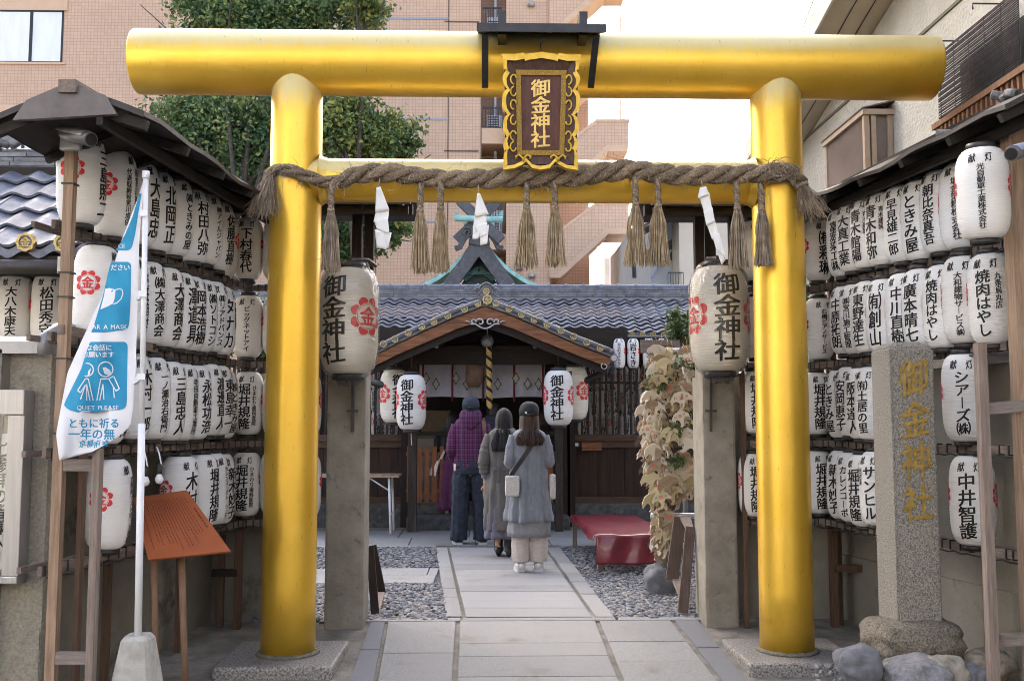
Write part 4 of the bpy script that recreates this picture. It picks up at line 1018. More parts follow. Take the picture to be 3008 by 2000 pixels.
def notice_board():
    Y = 4.93; a = atY(47, 1344, Y); b = atY(62, 897, Y); x1 = atY(48, 1100, Y).x; x0 = x1 - .95
    o = thing('notice_board', 'brushed steel glazed notice board with a white poster on the street wall', 'notice board', (x1, Y, (a.z+b.z)/2))
    mb = MB(); z0, z1 = a.z, b.z; w_ = .075
    mb.bbox((x0, Y, z1-.125), (x1, Y+.11, z1), .004); mb.bbox((x0, Y, z0), (x1, Y+.11, z0+.035), .004)
    mb.bbox((x1-.082, Y+.012, z0+.035), (x1, Y+.11, z1-.125), .004); mb.bbox((x0, Y+.012, z0+.035), (x0+.052, Y+.11, z1-.125), .004)
    mb.build('frame', MT['steel'], o)
    mb = MB(); mb.box((x0+.05, Y+.09, z0+.03), (x1-.05, Y+.105, z1-.12)); mb.build('backing', MT['beige'], o)
    mb = MB(); px1 = x1 - .080; mb.box((px1-.62, Y+.075, z0+.06), (px1, Y+.088, z1-.22)); pz = (z0+z1)/2
    for q in range(3):
        for vs, fs in column('ご参拝の皆様へ', px1 - .052 - .16*q, z1-.26, z1-.80, .066): mb.add([(v[0], Y+.072-lay(v), v[1]) for v in vs], fs, 1)
    mb.build('poster', [MT['whitepaper'], MT['ink']], o)
    mb = MB(); mb.box((x0+.05, Y+.035, z0+.035), (x1-.05, Y+.039, z1-.125)); mb.build('glass', MT['clearglass'], o)
MT['beige'] = mat('beige_felt', (.40,.32,.20), (.46,.37,.24), scale=40, rough=.9)
def clear_glass():
    m = bpy.data.materials.new('clear_glass'); m.use_nodes = True; n = m.node_tree; n.nodes.clear()
    out = n.nodes.new('ShaderNodeOutputMaterial'); tr = n.nodes.new('ShaderNodeBsdfTransparent'); gl = n.nodes.new('ShaderNodeBsdfGlossy'); mx = n.nodes.new('ShaderNodeMixShader')
    gl.inputs['Roughness'].default_value = .02; fr = n.nodes.new('ShaderNodeFresnel'); fr.inputs[0].default_value = 1.45
    n.links.new(fr.outputs[0], mx.inputs[0]); n.links.new(tr.outputs[0], mx.inputs[1]); n.links.new(gl.outputs[0], mx.inputs[2]); n.links.new(mx.outputs[0], out.inputs[0]); return m
MT['clearglass'] = clear_glass()
notice_board()
def banner():
    Y = 4.62
    top, bot = atY(336, 400, Y), atY(318, 1466, Y)
    o = thing('banner_flag', 'white and blue banner with a mask picture, draped from a white pole', 'banner', (bot.x, Y, bot.z))
    mb = MB(); mb.tube([top, top + (bot-top)*.55], .0125, 14); mb.tube([top + (bot-top)*.55, bot - Vector((0,0,.05))], .0165, 14); mb.tube([top + Vector((0,0,.012)), top - Vector((0,0,.025))], .0165, 14)
    pole = mb.build('pole', MT['whiteplastic'], o)
    Lt = [(405,333),(450,320),(550,281),(650,250),(780,190),(859,155),(999,129),(1059,136)]
    Rt = [(405,336),(450,329),(550,321),(700,317),(860,312),(940,306),(979,300),(999,281),(1039,216),(1059,140)]
    def pt(vx, vy, lift=0.):
        k = (vy-405)/650
        w_ = .020*math.sin((vx + vy*.42)/19.)*k + .012*math.sin((vx*1.2 - vy*.2)/11.+1)*k + .03*k*math.sin((vx-230)/60)
        return atY(vx, vy, Y + .03 + w_ - lift)
    mb = MB(); mb.sheet(lambda u, v: pt(lerp_tab(Lt, 405+654*v)*(1-u) + lerp_tab(Rt, 405+654*v)*u, 405+654*v), 26, 70)
    cl = mb.build('cloth', MT['cloth'], o)
    mb = MB()
    def panel(rows, n=16):
        ys = [r[0] for r in rows]; L_ = [(r[0], r[1]) for r in rows]; R_ = [(r[0], r[2]) for r in rows]
        y0, y1 = ys[0], ys[-1]
        mb.sheet(lambda u, v: pt(lerp_tab(L_, y0+(y1-y0)*v)*(1-u) + lerp_tab(R_, y0+(y1-y0)*v)*u, y0+(y1-y0)*v, .002), n, 40)
    panel([(446,321,326),(500,305,317),(540,288,311),(568,273,304),(574,268,300),(577,264,294)])
    panel([(603,256,295),(606,255,300),(612,253,302),(680,237,301),(740,219,298),(752,215,296),(760,212,291),(765,210,240)])
    panel([(787,209,287),(790,206,292),(797,203,294),(849,187,293),(920,152,292),(932,147,291),(940,154,288),(944,160,270),(949,176,190)])
    # strip of the banner's other side where the edge folds over
    mb.build('blue_panel', MT['blue'], cl)
    mb = MB()
    def wr(shapes, m, lift=.0035):
        for vs, fs in shapes: mb.add([pt(v[0], -v[1], lift+lay(v)) for v in vs], fs, m)
    wr(line('CE', 280, -566, 13), 0); wr(line('ださい', 277, -616, 15, .05), 0); wr(line('EAR A MASK', 249, -752, 14.5), 0)
    wr(line('な会話に', 228, -800, 15), 0); wr(line('お願います', 226, -816, 15), 0); wr(line('QUIET PLEASE', 225, -938, 14.5, .05), 0)
    wr(line('ともに祈る', 216, -974, 24), 1, .002); wr(line('一年の無', 211, -999, 27), 1, .002); wr(line('京都府神', 216, -1021, 17, .3), 1, .002)
    def stroke(pts, w_=2.6):
        for (a, b), (c, d) in zip(pts, pts[1:]):
            L_ = math.hypot(c-a, d-b) or 1; nx, ny = -(d-b)/L_*w_/2, (c-a)/L_*w_/2; k = max(2, int(L_/6))
            mb.add([pt(a+(c-a)*i/k + s*nx, b+(d-b)*i/k + s*ny, .0035) for i in range(k+1) for s in (-1, 1)], [(2*i, 2*i+1, 2*i+3, 2*i+2) for i in range(k)], 0)
    def zz(l): return [((x/6.03+160)/S, (y/6.03+1100)/S) for x, y in l]
    for l in ([(820,75),(750,460)],[(860,170),(800,460)],[(860,170),(875,440)],[(820,75),(960,75),(1090,290),(1150,250),(1050,30)],[(960,75),(1040,30)],[(1040,210),(1060,415)],[(550,70),(410,280),(460,320),(550,180),(460,440)],[(570,170),(570,460)],[(570,170),(630,465)],[(600,75),(685,460)],[(550,70),(600,75)]): stroke(zz(l))
    for cx, cy, r_, a0, a1 in ((243, 850, 17, 0, 360), (200, 851, 15, -100, 110)):
        stroke([(cx + r_*math.cos(R(a)), cy + r_*math.sin(R(a))) for a in range(a0, a1+1, 15)])
    def fill(poly):
        c = (sum(p[0] for p in poly)/len(poly), sum(p[1] for p in poly)/len(poly)); n = len(poly); vs = []
        for f in (0, .5, 1): vs += [pt(c[0]+(p[0]-c[0])*f, c[1]+(p[1]-c[1])*f, .0035) for p in poly]
        mb.add(vs, [(i, (i+1)%n, n+(i+1)%n, n+i) for i in range(n)] + [(n+i, n+(i+1)%n, 2*n+(i+1)%n, 2*n+i) for i in range(n)], 0)
    fill([(242,665),(252,663),(266,667),(265,684),(260,699),(245,707),(231,713),(236,695),(240,680)]); fill([(236,846),(243,845),(253,852),(258,862),(250,864),(240,860)]); fill([(203,854),(210,847),(206,862),(201,868)])
    stroke([(265,668),(274,665),(281,667),(283,676),(279,688),(270,697),(261,700)], 2.2)
    mb.build('lettering', [MT['cloth'], MT['blue']], cl)
    for vy in (496, 686, 878):
        x0 = lerp_tab(Rt, vy); mb = MB(); a = pt(x0-1, vy); pc = top.lerp(bot, (vy-400)/1066); mb.bar(a, pc + Vector((0,-.017,0)), .012, .030); mb.bar(pc + Vector((-.019,-.019,0)), pc + Vector((.019,-.019,0)), .008, .03); mb.build('pole_loop', MT['whiteplastic'], o)
    # concrete weight
    mb = MB(); bz = zg(5) - .01; c = Vector((bot.x-.006, Y+.02, 0)); zt = atY(318, 1462, Y).z + .0
    def rg(hw, z): return [(c.x+sx*hw*q, c.y+sy*hw*p, z) for sx, sy, q, p in ((-1,-1,1,.8),(-1,-1,.8,1),(1,-1,.8,1),(1,-1,1,.8),(1,1,1,.8),(1,1,.8,1),(-1,1,.8,1),(-1,1,1,.8))]
    mb.rings([rg(.155, bz), rg(.15, bz+.04), rg(.062, zt-.02), rg(.048, zt)], 0, False); mb.build('concrete_weight', MT['paleconc'], o)
MT['cloth'] = mat('banner_cloth', (.76,.77,.80), (.72,.73,.77), scale=6, rough=.75); MT['blue'] = mat('banner_blue', (.012,.24,.44), (.018,.29,.50), scale=8, rough=.7)
MT['paleconc'] = mat('pale_concrete', (.30,.29,.265), (.44,.43,.40), scale=14, rough=.9, bump=.5, bscale=60, c3=(.20,.14,.085), s3=12, a3=.62)
banner()
def info_sign():
    q = [atY(305, 1146, 5.78), atY(430, 1128, 5.72), atY(531, 1268, 5.40), atY(341, 1288, 5.44)]
    nn = (q[2]-q[3]).cross(q[0]-q[3]); o_, d_ = ray(430, 1128); q[1] = o_ + d_*((q[3]-o_).dot(nn)/d_.dot(nn))
    c = sum(q, Vector())/4; o = thing('lectern_sign', 'slanting orange notice board with small black writing on two wooden legs', 'sign', (c.x, c.y, -.1))
    n = (q[2]-q[3]).cross(q[0]-q[3]).normalized()
    if n.z < 0: n = -n
    mb = MB(); mb.prism(q[::-1] if (q[1]-q[0]).cross(q[3]-q[0]).dot(n) < 0 else q, -n*.014); bd = mb.build('board', MT['orange'], o)
    mb = MB(); rnd = random.Random(5)
    def at(u, v, l): return (q[0].lerp(q[1], u)).lerp(q[3].lerp(q[2], u), v) + n*l
    for i in range(19):
        u = .92 - i*.045; v = .10 if i else .30
        end = rnd.uniform(.6,.9) if i else .62
        if i in (1, 17): v, end = .12, .2
        while v < end:
            d = rnd.uniform(.012,.03); hw = .006 if i else .014
            mb.add([at(u-hw, v, .0012), at(u+hw, v, .0012), at(u+hw, v+d, .0012), at(u-hw, v+d, .0012)], [(0,1,2,3)]); v += d + .012
    mb.build('writing', MT['signink'], bd)
    for vt, vb, v2 in ((353, 364, 1560), (417, 431, 1560)):
        a = atY(vt, 1275, 5.60); b = Vector((atY(vb, 1500, 5.62).x, 5.62, zg(5.62)-.01)); mb = MB(); mb.tube([a, a.lerp(b,.5), b], .019, 10); mb.build('leg', MT['legwood'], o)
MT['orange'] = mat('orange_board', (.31,.082,.028), (.38,.11,.038), scale=5, rough=.55, lo=.3, hi=.7); MT['signink'] = mat('faded_ink', (.10,.03,.02), rough=.7); MT['legwood'] = wood('pole_wood', (.16,.095,.06), (.30,.185,.12), 'z')
info_sign()
def rock(mb, c, s, seed, rough=.16, sub=4, flat=1.):
    from mathutils import noise
    bm = bmesh.new(); bmesh.ops.create_icosphere(bm, subdivisions=sub, radius=1)
    off = Vector((seed*3.7, seed*1.3, seed*2.1))
    for v in bm.verts:
        p = v.co.copy(); d = noise.noise(p*1.1 + off)*rough*2 + noise.noise(p*2.7 + off)*rough*.8 + noise.noise(p*7 + off)*rough*.22
        p = p*(1 + d)
        m_ = max(abs(p.x), abs(p.y), abs(p.z)); p = p*(1 - .25*(flat)) + p/m_*.25*flat*p.length if m_ > 0 else p
        v.co = Vector((c[0] + p.x*s[0], c[1] + p.y*s[1], c[2] + p.z*s[2]))
    mb.bm(bm, 0, True); bm.free()
def stele():
    Y = 5.35; a = atY(2066, 1432, Y); b = atY(2169, 1432, Y); t = atY(2053, 800, Y); t1 = atY(2153, 800, Y)
    zb = a.z - .03; zt = t.z
    o = thing('stone_pillar', 'tall granite stone pillar with carved golden characters standing on a rounded boulder', 'stone pillar', ((a.x+b.x)/2, Y+.15, 0))
    d = .28; mb = MB(); x0, x1 = (a.x+t.x)/2+.0, (b.x+t1.x)/2
    bm = bmesh.new(); bmesh.ops.create_cube(bm, size=1)
    for v in bm.verts: v.co = Vector(((x0+x1)/2 + v.co.x*(x1-x0), Y+d/2 + v.co.y*d, (zb+zt)/2 + v.co.z*(zt-zb)))
    bm.faces.ensure_lookup_table(); f = [f for f in bm.faces if f.normal.z > .9 or (sum(v.co.z for v in f.verts)/4 > zt-.01)][0]
    r_ = bmesh.ops.inset_region(bm, faces=[f], thickness=.06, depth=.0); 
    for v in f.verts: v.co.z += .035
    bmesh.ops.bevel(bm, geom=bm.edges[:], offset=.012, segments=2, affect='EDGES')
    bmesh.ops.subdivide_edges(bm, edges=bm.edges[:], cuts=2, use_grid_fill=True)
    from mathutils import noise
    for v in bm.verts: v.co += Vector((noise.noise(v.co*9), noise.noise(v.co*9+Vector((5,0,0))), 0))*.004
    mb.bm(bm); bm.free(); sh = mb.build('shaft', MT['granite2'], o)
    mb = MB(); cx = (x0+x1)/2 + .004; zt_, zb_ = atY(2110, 822, Y).z, atY(2120, 1205, Y).z
    for vs, fs in column('御金神社', cx, zt_, zb_, .172, sq=1.15, brush=.14):
        mb.add([(v[0], Y-.005-lay(v)*3, v[1]) for v in vs], fs)
    mb.build('lettering', MT['goldcarve'], sh)
    mb = MB(); c = atY(2106, 1480, Y); rock(mb, ((x0+x1)/2+.0, Y+.10, zb-.09), (.268,.24,.135), 3, .09, 5, flat=1.2)
    mb.build('boulder_base', MT['boulder'], o)
    rk = [(1978,1532,50,44,5.15,'rockblue','rounded blue grey rock at the corner of the pedestal'),(2048,1545,22,20,5.15,'rocktan','small pale tan stone between two grey rocks'),(2110,1556,70,44,5.1,'rockgrey','broad grey rock below the middle of the boulder'),(2178,1548,46,40,5.1,'rockpale','pale rugged rock with brown hollows'),(2235,1556,36,26,5.1,'rockblue','low blue grey rock beside the wooden stile'),(2275,1535,60,40,5.3,'rocktan2','brown and grey rock behind the wooden stile'),(2005,1498,30,20,5.65,'rockblue','dark rock tucked behind the boulder'),(2030,1528,12,9,5.33,'rocktan','small pebble stone against the boulder'),(2085,1531,10,8,5.22,'rockgrey','tiny grey stone against the boulder front')]
    for i, (vx, vy, hw, hh, Y2, m_, lb) in enumerate(rk):
        p = atY(vx, vy, Y2); k = S*Y2/F; ob = MB(); rock(ob, p, (hw*k, hw*k*.9, hh*k), 11+i*1.7, .16, 4)
        tag(ob.build('rock', MT[m_], loc=p), lb, 'rock', 'rocks round the stone pillar')
    mb = MB(); rnd = random.Random(2)
    for _ in range(140):
        x = rnd.uniform(1.75, 2.4); y = rnd.uniform(5.0, 5.5); s = rnd.uniform(.008,.022); rock(mb, (x, y, .03+(y-5.0)*.16+rnd.random()*.02), (s, s*.9, s*.7), rnd.random()*9, .1, 1, 0)
    tag(mb.build('gravel', MT['rockgrey']), 'small stones heaped round the boulder', kind='stuff')
MT['goldcarve'] = mat('carved_gold', (.24,.15,.028), (.42,.28,.068), scale=25, rough=.5, metal=.35, bump=.3, bscale=50)
MT['boulder'] = mat('boulder_granite', (.065,.055,.043), (.25,.22,.17), scale=90, rough=.9, bump=.6, bscale=90, c3=(.075,.055,.04), s3=7, a3=.55, lo=.36, hi=.64, detail=4)
MT['rockblue'] = mat('blue_grey_rock', (.10,.105,.12), (.19,.195,.215), scale=9, rough=.85, bump=.4, bscale=50); MT['rockgrey'] = mat('grey_rock', (.14,.14,.15), (.25,.25,.26), scale=40, rough=.88, bump=.5, bscale=80)
MT['rocktan'] = mat('tan_rock', (.42,.34,.22), (.52,.45,.33), scale=9, rough=.85, bump=.4, bscale=60); MT['rockpale'] = mat('pale_rock', (.14,.125,.10), (.36,.335,.29), scale=12, rough=.88, bump=.7, bscale=30, c3=(.16,.10,.05), s3=6, a3=.58)
MT['rocktan2'] = mat('brown_rock', (.12,.095,.07), (.36,.31,.24), scale=14, rough=.9, bump=.7, bscale=35)
stele()

# ================================================================ roofs of sangawara tiles
def tile_roof(mb, A, ux, vs, ncol, nrow, pw, pl, amp=.028, th=.026, seg=7, mat=0):
    """A: corner at the eave; ux: unit vector along the eave; vs: unit vector up the slope"""
    A = Vector(A); ux = Vector(ux).normalized(); vs = Vector(vs).normalized(); n = ux.cross(vs).normalized()
    if n.z < 0: n = -n
    rnd = random.Random(1)
    def h(u): 
        u = u % 1.0
        return amp*(.5 + .5*math.cos(2*math.pi*(u - .08)))**1.0 - amp*.25*math.sin(2*math.pi*u)
    for i in range(ncol):
        for j in range(nrow):
            jx, jn, jv = rnd.gauss(0,.003), rnd.gauss(0,.0022), rnd.gauss(0,.004)
            pts = []
            for (v, lift) in ((0., th), (.5, th*.62), (1.06, 0.)):
                for k in range(seg+1):
                    u = k/seg
                    pts.append(A + ux*((i+u*1.03)*pw + jx) + vs*((j+v)*pl + jv) + n*(h(u) + lift + jn))
            low = [A + ux*((i+k/seg*1.03)*pw + jx) + vs*(j*pl + jv) + n*(h(k/seg) + jn + th - .018) for k in range(seg+1)]
            und = [q_ + vs*.05 for q_ in low]
            m_ = seg+1
            fs = [(r*m_+k, r*m_+k+1, (r+1)*m_+k+1, (r+1)*m_+k) for r in range(2) for k in range(seg)]
            b = len(pts); fs += [(b+k, b+k+1, k+1, k) for k in range(seg)]
            fs += [(b+m_+k, b+m_+k+1, b+k+1, b+k) for k in range(seg)]
            mb.add(pts + low + und, fs, mat, False)
def ridge(o, a, b, courses, w0, hc, rcap, bumps, name='ridge'):
    a = Vector(a); b = Vector(b); d = (b-a).normalized(); L_ = (b-a).length; rnd = random.Random(6); mb = MB()
    for c in range(courses):
        x = 0
        while x < L_:
            l = rnd.uniform(.22,.36); e = min(x+l, L_); w_ = w0 - c*.018 + rnd.uniform(-.006,.006); z = c*hc
            mb.bar(a + d*(x+.003) + Vector((0,0,z+hc*.42)), a + d*(e-.003) + Vector((0,0,z+hc*.42)), w_, hc*.82, mat=0); x = e
        mb.bar(a + Vector((0,0,z+hc*.5)), b + Vector((0,0,z+hc*.5)), w0*.8 - c*.018, hc*1.02, mat=1)
    top = Vector((0,0,courses*hc))
    mb.tube([a+top, b+top], rcap, 14, 2)
    n = bumps
    for i in range(n+1):
        p = a + d*(L_*i/n) + top; mb.tube([p - d*.022, p - d*.012, p + d*.012, p + d*.022], [rcap*1.0, rcap*1.28, rcap*1.28, rcap*1.0], 14, 2)
    return mb.build(name, [MT['tiledark'], MT['black'], MT['tile']], o)
def medallion(mb, c, r_, yaw=0., gold=0, dark=1):
    """round gilded end tile with an eight lobed rim and the gold character, facing the street"""
    c = Vector(c); n = 32; ca, sa = math.cos(yaw), math.sin(yaw)
    def P(x, z, y): return (c.x + x*ca - y*sa, c.y + x*sa + y*ca, c.z + z)
    rim = [r_*(1 + .07*math.cos(8*2*math.pi*k/n)) for k in range(n)]
    o_ = [P(rim[k]*math.cos(2*math.pi*k/n), rim[k]*math.sin(2*math.pi*k/n), -.012) for k in range(n)]
    bk = [P(rim[k]*math.cos(2*math.pi*k/n), rim[k]*math.sin(2*math.pi*k/n), .02) for k in range(n)]
    i_ = [P(r_*.72*math.cos(2*math.pi*k/n), r_*.72*math.sin(2*math.pi*k/n), -.012) for k in range(n)]
    i2 = [P(r_*.70*math.cos(2*math.pi*k/n), r_*.70*math.sin(2*math.pi*k/n), -.004) for k in range(n)]
    mb.rings([bk, o_, i_, i2], gold, False, cap=False); mb.add(i2, [tuple(range(n))], dark)
    g, f = glyph('金'); mb.add([P(v[0]*r_*1.15, v[1]*r_*1.15, -.011-lay(v)) for v in g], f, gold)
def left_house():
    Ye, Yr = 6.15, 7.25; ze = atY(60, 575, Ye).z; zr = atY(60, 398, Yr).z
    x1 = -2.36; x0 = x1 - .193*9
    o = thing('tiled_house', 'house with a grey tiled roof and gutter beyond the street wall', 'house', (x1-.8, 6.7, 0))
    mb = MB(); sl = Vector((0, Yr-Ye, zr-ze)); tile_roof(mb, (x0, Ye, ze), (1,0,0), sl, 9, 5, .193, sl.length/5, amp=.036, th=.032, seg=10); 
    for i in range(10):      # eave tiles with hanging front edge
        pass
    mb.sheet(lambda u, v: (x0 + (x1-x0)*u, Ye-.02, ze - .055*v + .022*math.cos(2*math.pi*(u*9-.08)) + .02), 90, 1)
    rf = mb.build('roof', MT['tile'], o)
    ridge(rf, (x0, Yr+.02, zr), (x1-.0, Yr+.02, zr), 4, .20, .036, .045, 4)
    mb = MB(); rock(mb, (atY(35,362,7.2).x, 7.2, zr+.25), (.09,.06,.07), 4, .3, 3); rock(mb, (atY(8,366,7.2).x, 7.2, zr+.22), (.09,.05,.05), 7, .3, 3); mb.build('ridge_ornament', MT['tiledark'], rf)
    for vx, vy in ((60, 558), (147, 560)):
        mb = MB(); c = atY(vx, vy, Ye-.05); medallion(mb, c, .058); mb.build('end_tile', [MT['goldleaf2'], MT['tiledark']], rf)
    mb = MB(); z = atY(60, 614, 6.1).z; mb.tube([(x0, 6.1, z), (-2.33, 6.1, z)], .045, 14); c = atY(137, 612, 6.05); mb.bar((c.x, 6.05, z-.05), (c.x, 6.05, z+.055), .02, .015, (0,1,0), 1); mb.build('gutter', [MT['blackbrown'], MT['greymetal']], o)
    mb = MB(); mb.box((x0-.4, 7.15, 1.2), (x1, 7.3, zr+.02)); mb.box((x0, 6.15, ze-.10), (x1, 7.2, ze-.04)); mb.box((x0, 6.95, 2.40), (x1,7.0,2.5)); mb.build('wall', MT['darkwoodx'], o)
MT['goldleaf2'] = mat('dull_gilding', (.32,.22,.06), (.55,.42,.17), scale=50, rough=.5, metal=.4, bump=.3, bscale=80); MT['blackbrown'] = mat('brown_black_metal', (.03,.026,.024), (.05,.043,.04), scale=10, rough=.4)
left_house()
def plaster():
    return mat('cream_stucco', (.42,.40,.345), (.50,.475,.415), scale=3, rough=.95, bump=.8, bscale=26, bdist=.03, stretch=(1,1.2,1.2))
MT['stucco'] = plaster(); MT['soffit'] = mat('cream_soffit', (.44,.385,.28), (.50,.44,.33), scale=3, rough=.8, c3=(.33,.26,.16), s3=45, a3=.72)
def right_house():
    X = 3.4; yf = 10.35; yn = 2.0
    zt = lambda y: 4.98 + (7.94 - y)*.225         # rake of the roof above the wall
    o = thing('cream_house', 'cream stucco house with a sloping eave, bay window and reed blind behind the rack roof', 'house', (X+1.5, 7, 0))
    mb = MB(); mb.prism([(X,yn,-.1),(X,yf,-.1),(X,yf,zt(yf)),(X,yn,zt(yn))], (5,0,0)); mb.build('wall', MT['stucco'], o)
    mb = MB(); mb.bar((X-.005, yn, 4.49), (X-.005, yf, 4.49), .02, .025); mb.build('trim_line', MT['stuccodark'], o)
    mb = MB()
    a = .50; y0, y1 = yn, yf + .35
    mb.prism([(X-a, y0, zt(y0)+.02), (X-a, y1, zt(y1)+.02), (X+5, y1, zt(y1)+.02), (X+5, y0, zt(y0)+.02)], (0,0,.16)); rf = mb.build('roof', MT['soffit'], o)
    mb = MB(); mb.bar((X-a-.012, y0, zt(y0)+.10), (X-a-.012, y1, zt(y1)+.10), .02, .20); mb.build('fascia', MT['fascia'], rf)
    for q in (.2, .36):
        mb = MB(); mb.bar((X-a+q, y0, zt(y0)+.017), (X-a+q, y1, zt(y1)+.017), .008, .006); mb.build('soffit_joint', MT['black'], rf)
    # bay window
    ya, yb = 7.98, 8.9; xw = X - .25; z0, z1 = 2.4, 4.03
    b = MB(); t = .05
    for y in (ya, yb): b.box((xw, y-.022, z0), (xw+.045, y+.022, z1))
    b.box((xw-.02, ya-.05, z1), (X, yb+.03, z1+.045)); b.box((xw, ya, z0-.03), (X, yb, z0)); b.box((X-.05, ya-.02, z0), (X-.005, ya+.025, z1)); b.box((xw+.06, ya-.025, z0), (xw+.10, ya+.02, z1))
    wn = b.build('window', MT['bronze'], o)
    b = MB(); b.box((xw+.012, ya+.02, z0), (xw+.022, yb-.02, z1)); b.box((xw+.1, ya, z0), (X-.05, ya+.008, z1)); b.build('pane', MT['windowpink'], wn)
    b = MB(); b.prism([(xw-.03, ya-.06, z1+.045),(xw-.03, yb+.05, z1+.045),(X-.001, yb+.05, z1+.11),(X-.001, ya-.06, z1+.11)], (0,0,.012)); b.build('hood', MT['bronzedark'], wn)
    # big window with reed blind and timber balustrade
    ya, yb = 3.6, 6.75; z0, z1 = 3.2, 4.02
    b = MB(); b.box((X-.02, ya, z0), (X-.003, yb, z1)); w2 = b.build('window', MT['windowdark'], o)
    b = MB()
    zz = z1 + .08
    for k in range(64):
        z = zz - .0135*k; b.tube([(X-.16, ya, z + .003*math.sin(k)), (X-.155, 5.3, z), (X-.16, 5.6 + .03*math.sin(k*.4), z)], .0052, 5, cap=False); b.tube([(X-.16, 5.72, z), (X-.16, yb+.05, z + .004*math.sin(k*2))], .0052, 5, cap=False)
    for k in range(16):
        y = ya + (yb-ya)*k/15; b.bar((X-.168, y, zz), (X-.168, y, zz-.86), .003, .004)
    b.build('reed_blind', MT['reed'], w2)
    for y in (6.78, 6.15, 5.5, 4.9):
        b = MB(); b.tube([(X, y, zz+.10), (X-.22, y, zz+.10), (X-.22, y, zz+.06)], .006, 5); b.build('blind_hook', MT['black'], w2)
    b = MB(); b.box((X-.36, 3.4, 3.45), (X-.31, 6.50, 3.49)); b.box((X-.35, 3.4, 3.02), (X-.32, 6.50, 3.06)); b.box((X-.32,6.46,3.02),(X,6.50,3.07)); b.box((X-.32,6.46,3.44),(X,6.50,3.48))
    for k in range(51):
        y = 3.45 + k*.06; b.box((X-.347, y-.011, 3.06), (X-.323, y+.011, 3.45))
    b.build('balustrade', MT['orangewood2'], o)
    # pipes at the far corner
    b = MB(); p = atY(1872, 400, yf-.1)
    for dx in (0, .055): b.tube([(X-.04-dx, yf+.02, 4.35), (X-.05-dx, yf-.0, 4.30), (X-.05-dx, yf-.02, 2.0)], .020, 10)
    b.bbox((X-.14, yf-.12, 3.48), (X-.03, yf-.02, 3.66), .01); b.build('conduit', MT['whiteplastic'], o)
MT['stuccodark'] = mat('stucco_joint', (.16,.145,.11), rough=.9); MT['fascia'] = mat('white_fascia', (.62,.58,.50), (.68,.64,.56), scale=5, rough=.5)
MT['bronze'] = mat('bronze_frame', (.36,.27,.20), (.42,.32,.24), scale=20, rough=.4, metal=.2); MT['bronzedark'] = mat('brown_hood', (.10,.085,.075), (.14,.12,.11), scale=15, rough=.4)
MT['windowpink'] = mat('curtained_glass', (.12,.09,.078), (.19,.15,.13), scale=.9, rough=.06, spec=.6, stretch=(1,1,1)); MT['windowdark'] = mat('dark_window', (.05,.05,.055), (.12,.12,.125), scale=2, rough=.1, spec=.7)
MT['reed'] = mat('dark_reed', (.022,.018,.020), (.06,.05,.052), scale=25, rough=.8, island=.4); MT['orangewood2'] = wood('balustrade_wood', (.14,.068,.035), (.24,.12,.06), 'z')
right_house()
def cable():
    mb = MB(); a = pY(2330, 160, 11.); d = pY(2450, -160, 6.); mb.tube([pY(2110, 470, 24), a, d], .007, 5, cap=False)
    tag(mb.build('power_cable', MT['black'], loc=a), 'thin black overhead cable crossing the white sky', 'cable')
cable()
